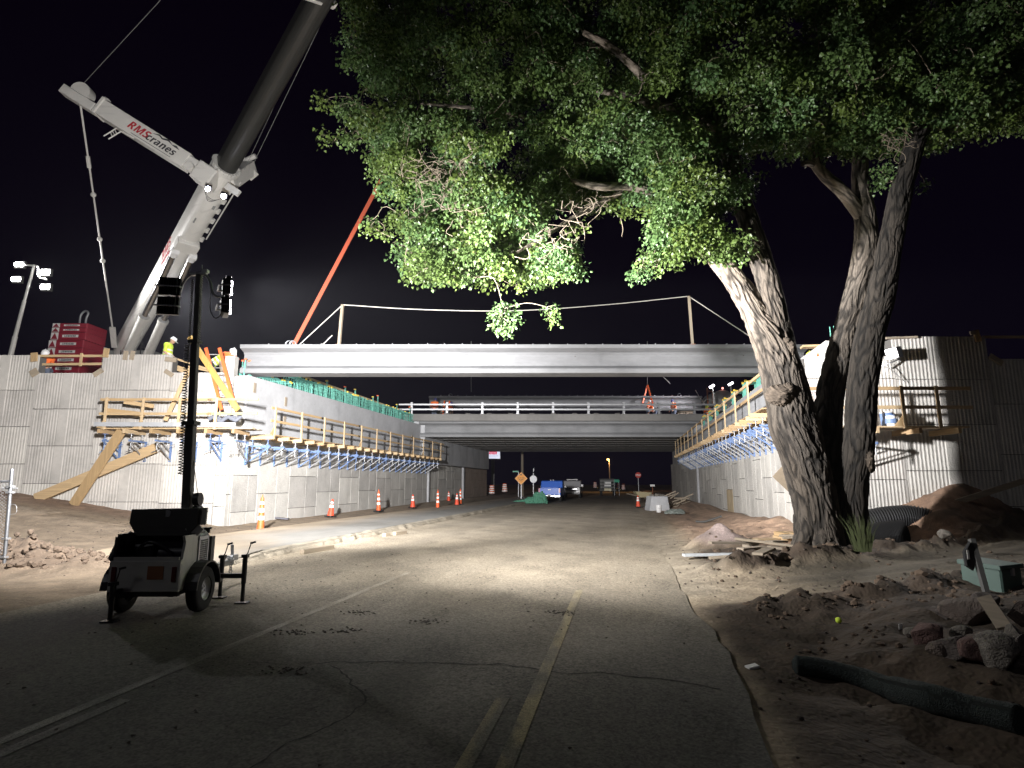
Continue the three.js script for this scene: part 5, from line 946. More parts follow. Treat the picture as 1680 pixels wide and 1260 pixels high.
// ---------------------------------------------------------------- plant and lamps on the far right deck
{
  const q = (px, py, d = 47) => sight(px, py, d);
  for (const [px, py, bx0, by0, lab, aim] of [[1168, 634, 1174, 690, 'work lamp on a white pole right of the far girder', V(-8, -2.2, -2)], [1199, 630, 1201, 668, 'work lamp on a white pole behind the right abutment cages', V(-6, -1.5, 9)]]) {
    const t = thing('work_lamp', lab, 'work lamp', 0, 0, 0, 0, 'work lamps on the far deck'), a = q(px, py, 44.8), b = q(bx0, by0, 44.8);
    obj('pole', [rod(b, V(mixv(a.x, b.x, 0.4), a.y - 0.25, a.z), 0.07, 0.06, 8), rod(V(mixv(a.x, b.x, 0.4), a.y - 0.25, a.z), a, 0.04)], C.white, t);
    obj('lamp_head', bev(0.46, 0.2, 0.2, 0.03, a.x, a.y, a.z, 0, 0, 0.5), C.grey, t);
    obj('lamp_face', bev(0.40, 0.14, 0.03, 0.01, a.x - 0.02, a.y, a.z + 0.11, 0, 0, 0.5), lampMat('deck_lamp_glow', 1, 0.93, 1, 16), t);
    spot(a.x, a.y - 0.1, a.z + 0.2, a.x + aim.x, a.y + aim.y, a.z + aim.z, I_DECK, new THREE.Color(1, 0.96, 1), 1.0, 1, 6);
  }
  const t = thing('tank_truck', 'white round backed tank of a truck between the two deck lamps', 'truck'), c = q(1187, 655, 50);
  obj('tank', lathe([[0, 0], [0.9, 0.02], [0.98, 0.1], [1.0, 3.0]], 28).rotateX(-Math.PI / 2).rotateY(YAW).translate(c.x, c.y - 0.15, c.z), C.white, t);
  obj('panel', bev(1.9, 1.6, 0.1, 0.03).rotateY(YAW).translate(c.x, c.y - 0.75, c.z + 0.05), C.white, t);
  obj('hatch', bev(0.12, 0.34, 0.04, 0.01).rotateY(YAW).translate(c.x + 0.05, c.y - 0.25, c.z + 0.14), C.black, t);
  obj('cab', bev(1.4, 1.5, 1.4, 0.06).rotateY(YAW).translate(c.x + 1.4, c.y - 0.5, c.z - 0.6), C.grey, t);
  obj('wheel', cyl(0.5, 0.4, 20, c.x - 0.8, c.y - 1.6, c.z - 0.5, 0, 0, Math.PI / 2), C.rubber, t);
  obj('beacon_lamp', ball(0.09, c.x - 0.02, c.y + 0.95, c.z), lampMat('beacon_red_glow', 1, 0.35, 0.3, 3), t);
  const m = thing('fork_mast', 'dark lattice mast of a loader left of the white tank', 'loader mast'), e = q(1168, 660, 48);
  obj('mast', [bev(0.12, 2.6, 0.12, 0.01, e.x - 0.32, e.y - 0.1, e.z), bev(0.12, 2.6, 0.12, 0.01, e.x + 0.1, e.y - 0.1, e.z), bx(0.5, 0.1, 0.1, e.x - 0.1, e.y + 0.9, e.z), bx(0.5, 0.1, 0.1, e.x - 0.1, e.y - 0.2, e.z)], C.redSteel, m); obj('carriage', bev(0.6, 0.6, 0.2, 0.03, e.x - 0.1, e.y - 0.6, e.z), C.dark, m);
  const cb = thing('cable', 'slack cable hanging from the right end of the far girder', 'cable'); obj('cable', [pipe([q(1141, 640), q(1150, 655), q(1158, 664), q(1166, 668), q(1172, 660), q(1160, 655), q(1152, 665)], 0.022, 40, 5), rod(q(1100, 630), q(1082, 612), 0.02, 0.02, 5)], C.rope, cb);
}

// ---------------------------------------------------------------- vehicles
function pickup(name, label, paint, rear) { // local +z is the end that faces the viewer
  const t = thing(name, label, 'pickup truck'), W = 1.98;
  const glass = M('vehicle_glass', 0.02, 0.025, 0.03, { rough: 0.08 });
  const side = rear ? [[2.75, 0.5], [2.8, 0.62], [2.78, 1.18], [0.75, 1.2], [0.7, 1.24], [0.55, 1.78], [0.3, 1.86], [-0.7, 1.86], [-1.0, 1.8], [-1.55, 1.28], [-2.75, 1.12], [-2.85, 0.6], [-2.7, 0.45]] : [[2.8, 0.45], [2.9, 0.62], [2.86, 1.05], [2.7, 1.2], [1.55, 1.3], [0.95, 1.82], [0.65, 1.9], [-0.5, 1.9], [-0.75, 1.8], [-0.9, 1.26], [-2.9, 1.22], [-2.9, 0.5]];
  obj('body', prism(side.map(([z, y]) => [z, y]), W, 0.06).rotateY(-Math.PI / 2), paint, t);
  if (rear) {
    obj('rear_window', prism([[-0.72, 1.3], [0.72, 1.3], [0.6, 1.74], [-0.6, 1.74]], 0.02).rotateX(-0.27).translate(0, 0.02 , 0.99), glass, t);
    obj('tailgate', [bev(1.5, 0.56, 0.04, 0.015, 0, 0.9, 2.81), bx(1.52, 0.04, 0.08, 0, 1.2, 2.76)], paint, t);
    obj('handle', bev(0.24, 0.08, 0.03, 0.01, 0, 1.05, 2.84), C.hatWhite, t);
    for (const s of [-1, 1]) obj('tail_lamp', bev(0.13, 0.4, 0.05, 0.01, s * 0.9, 0.98, 2.79), M('tail_red', 0.35, 0.03, 0.03, { rough: 0.25 }), t);
    obj('bumper', bev(1.9, 0.2, 0.2, 0.03, 0, 0.5, 2.86), C.chrome, t); obj('number_plate', bx(0.32, 0.16, 0.01, 0, 0.55, 2.97), C.reflect, t);
    obj('roof_lamp', [bev(0.12, 0.05, 0.2, 0.01, -0.12, 1.89, 0.3), bev(0.12, 0.05, 0.2, 0.01, 0.12, 1.89, 0.3)], C.reflect, t);
    for (const s of [-1, 1]) obj('mirror', bev(0.24, 0.2, 0.08, 0.02, s * 1.12, 1.3, -1.0), C.black, t);
  } else {
    obj('windscreen', prism([[-0.8, 1.33], [0.8, 1.33], [0.66, 1.8], [-0.66, 1.8]], 0.02).rotateX(-0.86).translate(0, 0.62, 1.9 - 0.3), glass, t);
    obj('grille', [bev(1.3, 0.3, 0.05, 0.02, 0, 0.98, 2.87), bev(1.5, 0.16, 0.05, 0.02, 0, 0.6, 2.9)], C.black, t);
    obj('grille_bar', [bev(0.06, 0.32, 0.06, 0.01, 0, 0.98, 2.89), bx(1.3, 0.04, 0.06, 0, 0.98, 2.89)], C.chrome, t);
    for (const s of [-1, 1]) { obj('headlight', bev(0.26, 0.22, 0.06, 0.02, s * 0.8, 1.04, 2.83), C.hatWhite, t); obj('mirror', bev(0.24, 0.24, 0.08, 0.02, s * 1.14, 1.36, 1.1), C.hatWhite, t); }
    obj('bumper', bev(1.96, 0.24, 0.2, 0.04, 0, 0.72, 2.88), C.hatWhite, t);
    obj('light_bar', [bev(1.25, 0.1, 0.3, 0.03, 0, 2.02, 0.3), bx(0.06, 0.1, 0.2, -0.5, 1.94, 0.3), bx(0.06, 0.1, 0.2, 0.5, 1.94, 0.3)], C.reflect, t);
  }
  for (const x of [-1, 1]) for (const z of [-1.8, 1.75]) { const w = obj('wheel', lathe([[0.2, -0.12], [0.37, -0.12], [0.4, -0.06], [0.4, 0.06], [0.37, 0.12], [0.2, 0.12]], 24).rotateZ(Math.PI / 2).translate(x * 0.88, 0.4, z), C.rubber, t); obj('rim', lathe([[0, 0.06], [0.08, 0.08], [0.2, 0.05], [0.22, 0.11]], 18).rotateZ(-Math.PI / 2 * x).translate(x * 0.88, 0.4, z), C.galv, w); }
  return t;
}
{
  const a = pickup('pickup_truck', 'bright blue pickup parked at the kerb with its tailgate to the viewer', M('blue_car_paint', 0.02, 0.13, 0.62, { rough: 0.5, phys: { clearcoat: 0.3, clearcoatRoughness: 0.25 } }), true);
  a.position.set(-6.55, 0, -55.4); a.rotation.y = 0.02;
  const b = pickup('pickup_truck', 'pale pickup with a roof light bar facing the viewer behind the blue pickup', M('pale_car_paint', 0.55, 0.55, 0.57, { rough: 0.35, phys: { clearcoat: 0.6 } }), false);
  b.position.set(-5.75, 0, -68); b.rotation.y = 0.02;
  const p = sight(997, 797, 78), t = thing('flatbed_truck', 'dark truck with three crossing boards on its tail, far down the road', 'truck', p.x, 0, p.z, 0.05);
  obj('deck', bev(2.2, 0.2, 4.5, 0.03, 0, 0.72, -2.3), C.dark, t); obj('cab', bev(2.0, 1.5, 1.6, 0.1, 0, 1.5, -3.9), C.dark, t);
  for (const y of [1.1, 1.5, 1.9]) obj('tail_board', bev(1.9, 0.1, 0.05, 0.01, 0, y, 0.0), C.grey, t);
  obj('sign_plate', bx(0.9, 0.72, 0.04, 0, 1.5, 0.04), C.grey, t); obj('plate_bar', [bx(0.74, 0.2, 0.02, 0.06, 1.66, 0.075), bx(0.84, 0.18, 0.02, 0, 1.32, 0.075)], C.reflect, t);
  obj('tail_panel', bx(0.9, 0.3, 0.04, 0, 0.8, 0.06), M('cream_panel', 0.8, 0.75, 0.55), t);
  for (const s of [-1, 1]) for (const z of [-0.8, -3.6]) obj('wheel', cyl(0.42, 0.3, 20, s * 0.85, 0.42, z, 0, 0, Math.PI / 2), C.rubber, t);
}

// ---------------------------------------------------------------- people: one skin per figure from a smooth field of tapered limbs
function skinOf(bones, cell, k = 0.035) { // surface nets over the smooth union of tapered capsules [a, b, ra, rb]
  const lo = V(1e9, 1e9, 1e9), hi = lo.clone().negate();
  for (const [a, b, ra, rb] of bones) for (const [p, r] of [[a, ra], [b, rb]]) { lo.min(p.clone().addScalar(-r - 0.05)); hi.max(p.clone().addScalar(r + 0.05)); }
  const n = ['x', 'y', 'z'].map((q) => Math.ceil((hi[q] - lo[q]) / cell) + 1), F = new Float32Array(n[0] * n[1] * n[2]), at3 = (i, j, l) => (l * n[1] + j) * n[0] + i;
  const B = bones.map(([a, b, ra, rb]) => { const d = b.clone().sub(a); return [a.x, a.y, a.z, d.x, d.y, d.z, Math.max(1e-9, d.lengthSq()), ra, rb]; });
  const field = (x, y, z) => { let s = 0; for (const [ax, ay, az, dx, dy, dz, L, ra, rb] of B) { const px = x - ax, py = y - ay, pz = z - az, t = Math.min(1, Math.max(0, (px * dx + py * dy + pz * dz) / L)); const d = Math.hypot(px - dx * t, py - dy * t, pz - dz * t) - (ra + (rb - ra) * t); s += Math.exp(-d / k * 2); } return -k / 2 * Math.log(s + 1e-30); };
  for (let l = 0; l < n[2]; l++) for (let j = 0; j < n[1]; j++) for (let i = 0; i < n[0]; i++) F[at3(i, j, l)] = field(lo.x + i * cell, lo.y + j * cell, lo.z + l * cell);
  const id = new Int32Array(F.length).fill(-1), pos = [], idx = [];
  for (let l = 0; l < n[2] - 1; l++) for (let j = 0; j < n[1] - 1; j++) for (let i = 0; i < n[0] - 1; i++) {
    let c = 0, x = 0, y = 0, z = 0;
    const v = (a, b, q) => F[at3(i + a, j + b, l + q)];
    for (const [a, b] of [[[0, 0, 0], [1, 0, 0]], [[0, 1, 0], [1, 1, 0]], [[0, 0, 1], [1, 0, 1]], [[0, 1, 1], [1, 1, 1]], [[0, 0, 0], [0, 1, 0]], [[1, 0, 0], [1, 1, 0]], [[0, 0, 1], [0, 1, 1]], [[1, 0, 1], [1, 1, 1]], [[0, 0, 0], [0, 0, 1]], [[1, 0, 0], [1, 0, 1]], [[0, 1, 0], [0, 1, 1]], [[1, 1, 0], [1, 1, 1]]]) { const p = v(...a), q = v(...b); if ((p < 0) !== (q < 0)) { const t = p / (p - q); x += a[0] + (b[0] - a[0]) * t; y += a[1] + (b[1] - a[1]) * t; z += a[2] + (b[2] - a[2]) * t; c++; } }
    if (c) { id[at3(i, j, l)] = pos.length / 3; pos.push(lo.x + (i + x / c) * cell, lo.y + (j + y / c) * cell, lo.z + (l + z / c) * cell); }
  }
  const quad = (a, b, c, d, flip) => { if (a < 0 || b < 0 || c < 0 || d < 0) return; flip ? idx.push(a, c, b, a, d, c) : idx.push(a, b, c, a, c, d); };
  for (let l = 1; l < n[2] - 1; l++) for (let j = 1; j < n[1] - 1; j++) for (let i = 1; i < n[0] - 1; i++) {
    const f = F[at3(i, j, l)] < 0, g = (a, b, c) => id[at3(i - a, j - b, l - c)];
    if (f !== (F[at3(i + 1, j, l)] < 0)) quad(g(0, 1, 1), g(0, 0, 1), g(0, 0, 0), g(0, 1, 0), !f);
    if (f !== (F[at3(i, j + 1, l)] < 0)) quad(g(1, 0, 1), g(1, 0, 0), g(0, 0, 0), g(0, 0, 1), !f);
    if (f !== (F[at3(i, j, l + 1)] < 0)) quad(g(1, 1, 0), g(0, 1, 0), g(0, 0, 0), g(1, 0, 0), !f);
  }
  const geo = new THREE.BufferGeometry(); geo.setAttribute('position', new THREE.Float32BufferAttribute(pos, 3)); geo.setIndex(idx); geo.computeVertexNormals();
  return geo;
}
function worker(label, vest, hat, trousers, pose, o = {}) {
  const t = thing('person', label, 'person'); t.userData.group = 'workers in helmets and safety vests';
  const P = {
    stand: { hip: V(0, 0.94, 0), chest: V(0.02, 1.38, 0.03), neck: V(0.03, 1.50, 0.06), head: V(0.05, 1.63, 0.14), kn: [V(-0.11, 0.5, 0.03), V(0.11, 0.5, 0.06)], an: [V(-0.13, 0.08, -0.02), V(0.13, 0.08, 0.02)], el: [V(-0.27, 1.12, 0.02), V(0.27, 1.12, 0.05)], wr: [V(-0.22, 0.92, 0.22), V(0.22, 0.94, 0.25)] },
    bend: { hip: V(0, 0.88, -0.1), chest: V(0, 1.14, 0.26), neck: V(0, 1.21, 0.38), head: V(0, 1.27, 0.5), kn: [V(-0.12, 0.48, 0.06), V(0.12, 0.48, 0.02)], an: [V(-0.14, 0.08, -0.08), V(0.14, 0.08, -0.14)], el: [V(-0.26, 0.9, 0.4), V(0.26, 0.9, 0.4)], wr: [V(-0.14, 0.68, 0.52), V(0.14, 0.7, 0.54)] },
    kneel: { hip: V(0, 0.48, -0.08), chest: V(0, 0.86, 0.10), neck: V(0, 0.97, 0.18), head: V(0, 1.07, 0.28), kn: [V(-0.15, 0.1, 0.22), V(0.14, 0.46, 0.34)], an: [V(-0.14, 0.07, -0.22), V(0.15, 0.08, 0.22)], el: [V(-0.27, 0.62, 0.26), V(0.27, 0.64, 0.28)], wr: [V(-0.12, 0.44, 0.42), V(0.12, 0.5, 0.46)] },
  }[pose];
  const sh = [-1, 1].map((s) => P.chest.clone().add(V(s * 0.19, 0.05, -0.01))), hp = [-1, 1].map((s) => P.hip.clone().add(V(s * 0.1, -0.02, 0)));
  const waist = P.hip.clone().lerp(P.chest, 0.45);
  const up = P.head.clone().sub(P.neck).normalize();
  const body = [[P.hip, waist, 0.145, 0.13], [waist, P.chest, 0.135, 0.155], [sh[0], sh[1], 0.085, 0.085], [P.neck, P.head, 0.055, 0.06]];
  for (const i of [0, 1]) body.push([hp[i], P.kn[i], 0.095, 0.062], [P.kn[i], P.an[i], 0.062, 0.045], [P.an[i], P.an[i].clone().add(V((i - 0.5) * 0.06, -0.035, 0.17)), 0.048, 0.042], [sh[i], P.el[i], 0.06, 0.045], [P.el[i], P.wr[i], 0.045, 0.032]);
  const parts = [skinOf(body, 0.03)];
  // head with a face that looks along the neck's lean
  const Hd = P.head, fwd = V(0, -0.35, 1).addScaledVector(up, -up.dot(V(0, -0.35, 1))).normalize(), rt = up.clone().cross(fwd);
  const hpnt = (x, y, z) => Hd.clone().addScaledVector(rt, x).addScaledVector(up, y).addScaledVector(fwd, z);
  parts.push(skinOf([[hpnt(0, 0.03, -0.01), hpnt(0, -0.02, 0.01), 0.088, 0.078], [hpnt(0, -0.05, 0.035), hpnt(0, -0.075, 0.055), 0.055, 0.035], [hpnt(0, 0.0, 0.085), hpnt(0, -0.03, 0.108), 0.010, 0.014], [hpnt(-0.085, -0.01, 0), hpnt(-0.088, 0.015, -0.01), 0.014, 0.016], [hpnt(0.085, -0.01, 0), hpnt(0.088, 0.015, -0.01), 0.014, 0.016], [hpnt(-0.045, 0.02, 0.078), hpnt(0.045, 0.02, 0.078), 0.012, 0.012], [hpnt(-0.025, -0.062, 0.083), hpnt(0.025, -0.062, 0.083), 0.008, 0.008]], 0.009, 0.012));
  for (const i of [0, 1]) { // hands: palm, four unequal fingers, a thumb off the side
    const d = P.wr[i].clone().sub(P.el[i]).normalize(), s = V(i ? -1 : 1, 0, 0).addScaledVector(d, -d.x * (i ? -1 : 1)).normalize(), q = d.clone().cross(s), w = P.wr[i];
    const h = (a, b, c) => w.clone().addScaledVector(d, a).addScaledVector(s, b).addScaledVector(q, c), bn = [[w, h(0.07, 0, 0), 0.028, 0.034]];
    [[0.03, 0.07], [0.01, 0.08], [-0.01, 0.075], [-0.028, 0.06]].forEach(([b, L]) => bn.push([h(0.08, b, 0), h(0.08 + L * 0.55, b, 0.012), 0.010, 0.009], [h(0.08 + L * 0.55, b, 0.012), h(0.08 + L * 0.9, b, 0.035), 0.009, 0.008]));
    bn.push([h(0.03, 0.03, 0), h(0.065, 0.06, 0.012), 0.012, 0.010], [h(0.065, 0.06, 0.012), h(0.09, 0.062, 0.03), 0.010, 0.009]);
    parts.push(skinOf(bn, 0.011, 0.008));
  }
  obj('body', parts, C.skin, t);
  const leg = []; for (const i of [0, 1]) leg.push([hp[i], P.kn[i], 0.115, 0.085], [P.kn[i], P.an[i].clone().add(V(0, 0.03, 0)), 0.085, 0.07]); leg.push([hp[0], hp[1], 0.12, 0.12], [P.hip, waist.clone().lerp(P.hip, 0.6), 0.15, 0.145]);
  obj('trousers', skinOf(leg, 0.03), trousers, t);
  for (const i of [0, 1]) obj('boot', skinOf([[P.an[i].clone().add(V(0, 0.05, 0)), P.an[i], 0.062, 0.055], [P.an[i], P.an[i].clone().add(V((i - 0.5) * 0.06, -0.03, 0.19)), 0.055, 0.048]], 0.02), C.boot, t);
  const sl = []; for (const i of [0, 1]) sl.push([sh[i], P.el[i].clone().lerp(sh[i], 0.1), 0.075, 0.06]);
  obj('vest', skinOf([[P.hip.clone().lerp(P.chest, 0.12), waist, 0.165, 0.155], [waist, P.chest, 0.158, 0.172], [sh[0], sh[1], 0.1, 0.1], ...sl], 0.026), vest, t);
  // reflective bands round the waist and over each shoulder
  const ax = P.chest.clone().sub(P.hip).normalize(), fr = V(0, 0, 1).addScaledVector(ax, -ax.z).normalize(), rx = fr.clone().cross(ax).negate();
  const ring = (c, a, b, h) => { const pts = []; for (let i = 0; i < 24; i++) { const an = i / 24 * 2 * Math.PI; pts.push(c.clone().addScaledVector(rx, a * Math.cos(an)).addScaledVector(fr, b * Math.sin(an))); } const g = new THREE.BufferGeometry(), p = [], ix = []; pts.forEach((q, i) => { const A = q.clone().addScaledVector(ax, -h), B2 = q.clone().addScaledVector(ax, h); p.push(A.x, A.y, A.z, B2.x, B2.y, B2.z); const j = (i + 1) % 24; ix.push(2 * i, 2 * j, 2 * i + 1, 2 * i + 1, 2 * j, 2 * j + 1); }); g.setAttribute('position', new THREE.Float32BufferAttribute(p, 3)); g.setIndex(ix); g.computeVertexNormals(); return g; };
  obj('reflective_band', [ring(P.hip.clone().lerp(P.chest, 0.33), 0.175, 0.168, 0.028), ring(P.hip.clone().lerp(P.chest, 0.68), 0.182, 0.176, 0.028)], C.reflect, t);
  const hc = hpnt(0, 0.055, -0.005), hg = lathe([[0.145, -0.006], [0.128, 0.0], [0.124, 0.03], [0.105, 0.085], [0.06, 0.118], [0, 0.126]], 22);
  const M4 = new THREE.Matrix4().makeBasis(rt, up, fwd).setPosition(hc);
  obj('helmet', [hg.applyMatrix4(M4), bx(0.2, 0.012, 0.1, 0, 0.0, 0.14).applyMatrix4(M4), bx(0.035, 0.02, 0.2, 0, 0.115, 0).applyMatrix4(M4)], hat, t);
  return t;
}
{
  const put = (w, p, turn) => { w.position.copy(p); w.rotation.y = turn; return w; };
  const on = (px, d, y) => { const q = sight(px, 600, d); return V(q.x, y, q.z); };
  put(worker('worker in a yellow vest and white helmet standing on the left wall, looking right', C.hiYellow, C.hatWhite, C.jeans, 'stand'), on(272, 23.4, 5.68), 1.9);
  put(worker('worker in an orange vest and white helmet bending beside the starter bars on the left', C.hiOrange, C.hatWhite, C.trouserTan, 'bend'), on(370, 23.4, 5.5), 1.1);
  put(worker('worker in a yellow vest partly hidden behind the orange ladder on the left', C.hiYellow, C.hatWhite, C.jeans, 'bend'), on(351, 23.6, 5.5), 2.0);
  put(worker('worker in an orange vest crouching behind the rail at the notch of the left wall', C.hiOrange, C.hatWhite, C.jeans, 'kneel'), on(76, 23, 5.55), 0.6);
  put(worker('worker in a lime helmet and orange vest behind the cages on the right abutment', C.hiOrange, C.hatYellow, C.jeans, 'kneel'), on(1336, 19.6, 4.72), -0.6);
  const dk = (px, d) => on(px, d, 6.27);
  put(worker('leftmost worker on the bridge deck, in orange with a dark helmet', C.hiOrange, C.hatDark, C.jeans, 'stand'), dk(714, 45), 0.4);
  put(worker('worker in orange bending behind the small ladder on the bridge deck', C.hiOrange, C.hatDark, C.jeans, 'bend'), dk(735, 45), 0.9);
  put(worker('worker in orange left of the red slings on the bridge deck', C.hiOrange, C.hatWhite, C.jeans, 'stand'), dk(1060, 46), 1.4);
  put(worker('worker in orange just right of the red slings on the bridge deck', C.hiOrange, C.hatWhite, C.jeans, 'bend'), dk(1070, 46), -1.2);
  put(worker('worker in orange with a blue helmet near the right end of the far girder', C.hiOrange, C.hatDark, C.jeans, 'stand'), dk(1102, 46), -0.9);
  put(worker('worker in orange crouching where the bridge railing meets the right abutment', C.hiOrange, C.hatYellow, C.jeans, 'kneel'), on(1158, 45, 6.27), -0.4);
}

// ---------------------------------------------------------------- the cottonwood
seed(701);
{
  const sight = (x, y, d) => sight0(x, y, d * mixv(1.0, 0.82, sstep(850, 1230, x)));
  const PN = new ImprovedNoise();
  const t = thing('cottonwood_tree', 'big forked cottonwood with furrowed bark, its lit crown hanging over the road', 'tree');
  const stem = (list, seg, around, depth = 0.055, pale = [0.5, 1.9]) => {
    const P = list.map(([x, y, d]) => sight(x, y, d)), c = new THREE.CatmullRomCurve3(P, false, 'centripetal'), R = list.map((q) => q[3] * mixv(1.0, 0.815, sstep(850, 1230, q[0])) * (q[0] > 1330 ? 0.94 : 1));
    const n = Math.round(c.getLength() / seg), pos = [], col = [], idx = [];
    // radius by arc length of the control points
    const cum = [0]; for (let i = 1; i < P.length; i++) cum.push(cum[i - 1] + P[i].distanceTo(P[i - 1]));
    let N0 = V(1, 0, 0.2), along = 0, prev = null; const s0 = Math.floor(rnd() * 900);
    for (let i = 0; i <= n; i++) {
      const u = i / n, p = c.getPointAt(u), T = c.getTangentAt(u), s = u * cum[cum.length - 1];
      let k = 0; while (k < cum.length - 2 && cum[k + 1] < s) k++;
      const r = mixv(R[k], R[k + 1], sm(clamp((s - cum[k]) / (cum[k + 1] - cum[k]))));
      if (prev) along += p.distanceTo(prev); prev = p;
      N0 = N0.clone().addScaledVector(T, -N0.dot(T)).normalize(); const Bn = T.clone().cross(N0);
      const lump = 1 + 0.10 * (fbm(along * 0.9, s0, 3, 17) - 0.5);
      for (let j = 0; j <= around; j++) {
        const a = j / around * 2 * Math.PI, ca = Math.cos(a), sa = Math.sin(a), q = Math.max(r, 0.06) / 0.125;
        // furrows run with the stem, forking and joining: zero lines of stretched noise, bent by slower noise
        const wx = 0.9 * PN.noise(ca * q * 0.35 + s0, sa * q * 0.35, along * 1.1), wy = 0.9 * PN.noise(ca * q * 0.35, sa * q * 0.35 + s0, along * 1.1 + 7);
        const n1 = Math.abs(PN.noise(ca * q + wx + s0, sa * q + wy, along * 1.55)), n2 = Math.abs(PN.noise(ca * q * 2.1 + wx * 2 + 31, sa * q * 2.1 + wy * 2 + s0, along * 3.3)), n3 = PN.noise(ca * q * 6 + 5, sa * q * 6, along * 20 + s0);
        const ridge = sstep(0.0, 0.26, n1) * 0.66 + sstep(0, 0.24, n2) * 0.34, fine = 0.5 + 0.5 * n3;
        const dep = Math.min(depth, r * 0.13), bulge = 1 + 0.05 * PN.noise(ca * 0.9 + s0, sa * 0.9, along * 0.8);
        const rad = r * lump * bulge + dep * (ridge - 0.6) + dep * 0.25 * (fine - 0.5);
        pos.push(p.x + (N0.x * Math.cos(a) + Bn.x * Math.sin(a)) * rad, p.y + (N0.y * Math.cos(a) + Bn.y * Math.sin(a)) * rad, p.z + (N0.z * Math.cos(a) + Bn.z * Math.sin(a)) * rad);
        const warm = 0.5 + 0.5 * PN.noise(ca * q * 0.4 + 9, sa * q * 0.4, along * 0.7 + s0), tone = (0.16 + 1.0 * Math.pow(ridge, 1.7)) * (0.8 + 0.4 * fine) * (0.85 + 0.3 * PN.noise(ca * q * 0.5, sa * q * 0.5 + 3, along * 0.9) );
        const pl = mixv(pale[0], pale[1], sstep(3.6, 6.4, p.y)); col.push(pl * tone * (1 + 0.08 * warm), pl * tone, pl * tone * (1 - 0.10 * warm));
      }
      if (i) for (let j = 0; j < around; j++) { const A = (i - 1) * (around + 1) + j, B = A + around + 1; idx.push(A, A + 1, B, A + 1, B + 1, B); }
    }
    const g = new THREE.BufferGeometry(); g.setAttribute('position', new THREE.Float32BufferAttribute(pos, 3)); g.setAttribute('color', new THREE.Float32BufferAttribute(col, 3)); g.setIndex(idx); g.computeVertexNormals();
    const uv = new Float32Array(pos.length / 3 * 2); for (let i = 0; i < uv.length / 2; i++) { uv[2 * i] = (i % (around + 1)) / around * 3; uv[2 * i + 1] = Math.floor(i / (around + 1)) * seg; } g.setAttribute('uv', new THREE.BufferAttribute(uv, 2));
    return { g, c };
  };
  function vn2(x, y, s, perX) { const X = Math.floor(x), Y = Math.floor(y), fx = sm(x - X), fy = sm(y - Y), w = perX ? (v) => ((v % perX) + perX) % perX : (v) => v; const a = hash2(w(X), Y, s), b = hash2(w(X + 1), Y, s), c = hash2(w(X), Y + 1, s), d = hash2(w(X + 1), Y + 1, s); return a + (b - a) * fx + (c - a) * fy + (a - b - c + d) * fx * fy; }
  const add = (name, s, parent = t) => { const m = new THREE.Mesh(s.g, C.bark); m.name = name; m.castShadow = m.receiveShadow = true; parent.add(m); return m; };
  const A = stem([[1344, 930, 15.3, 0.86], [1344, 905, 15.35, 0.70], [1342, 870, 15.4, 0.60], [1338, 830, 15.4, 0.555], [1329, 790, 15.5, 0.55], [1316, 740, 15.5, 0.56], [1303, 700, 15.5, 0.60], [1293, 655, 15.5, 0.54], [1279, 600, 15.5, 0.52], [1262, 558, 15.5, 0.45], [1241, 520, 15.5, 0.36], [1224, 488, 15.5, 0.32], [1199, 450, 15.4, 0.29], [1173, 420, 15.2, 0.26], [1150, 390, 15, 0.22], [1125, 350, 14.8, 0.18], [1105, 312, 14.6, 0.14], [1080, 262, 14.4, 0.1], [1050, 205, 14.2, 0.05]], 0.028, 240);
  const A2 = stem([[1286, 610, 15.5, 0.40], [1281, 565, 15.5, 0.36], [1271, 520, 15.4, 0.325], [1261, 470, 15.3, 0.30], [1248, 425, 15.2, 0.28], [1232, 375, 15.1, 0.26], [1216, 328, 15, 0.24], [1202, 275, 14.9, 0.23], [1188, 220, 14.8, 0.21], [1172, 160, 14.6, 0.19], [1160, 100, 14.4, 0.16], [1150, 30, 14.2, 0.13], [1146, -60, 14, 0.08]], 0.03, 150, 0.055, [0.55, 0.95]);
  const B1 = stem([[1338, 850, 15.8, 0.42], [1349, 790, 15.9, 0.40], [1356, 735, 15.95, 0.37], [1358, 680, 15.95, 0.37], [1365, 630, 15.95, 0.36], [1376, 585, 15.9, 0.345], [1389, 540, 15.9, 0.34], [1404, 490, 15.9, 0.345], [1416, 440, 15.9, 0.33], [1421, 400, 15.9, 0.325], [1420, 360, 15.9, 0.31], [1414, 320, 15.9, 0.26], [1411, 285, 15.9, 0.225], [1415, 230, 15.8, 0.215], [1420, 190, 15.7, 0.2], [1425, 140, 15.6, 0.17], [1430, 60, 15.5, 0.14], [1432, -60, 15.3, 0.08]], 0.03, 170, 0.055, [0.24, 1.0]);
  const B2 = stem([[1404, 925, 15.6, 0.66], [1400, 900, 15.55, 0.50], [1398, 865, 15.5, 0.42], [1397, 820, 15.4, 0.385], [1402, 770, 15.3, 0.375], [1409, 720, 15.2, 0.385], [1412, 670, 15.1, 0.375], [1415, 630, 15.05, 0.37], [1421, 590, 15, 0.375], [1429, 540, 15, 0.355], [1441, 500, 15, 0.345], [1450, 460, 15, 0.335], [1459, 411, 15, 0.315], [1468, 365, 15, 0.3], [1478, 315, 15, 0.285], [1490, 275, 15, 0.27], [1500, 240, 15, 0.26], [1515, 200, 15, 0.24], [1530, 150, 14.9, 0.22], [1545, 90, 14.8, 0.18], [1560, 10, 14.6, 0.14], [1570, -80, 14.4, 0.08]], 0.03, 180, 0.055, [0.2, 0.3]);  // bark kept dark full height: the main trunk's shadow painted into its tone
  const trunk = add('trunk', A); add('stem', A2); add('stem', B1); add('stem', B2);
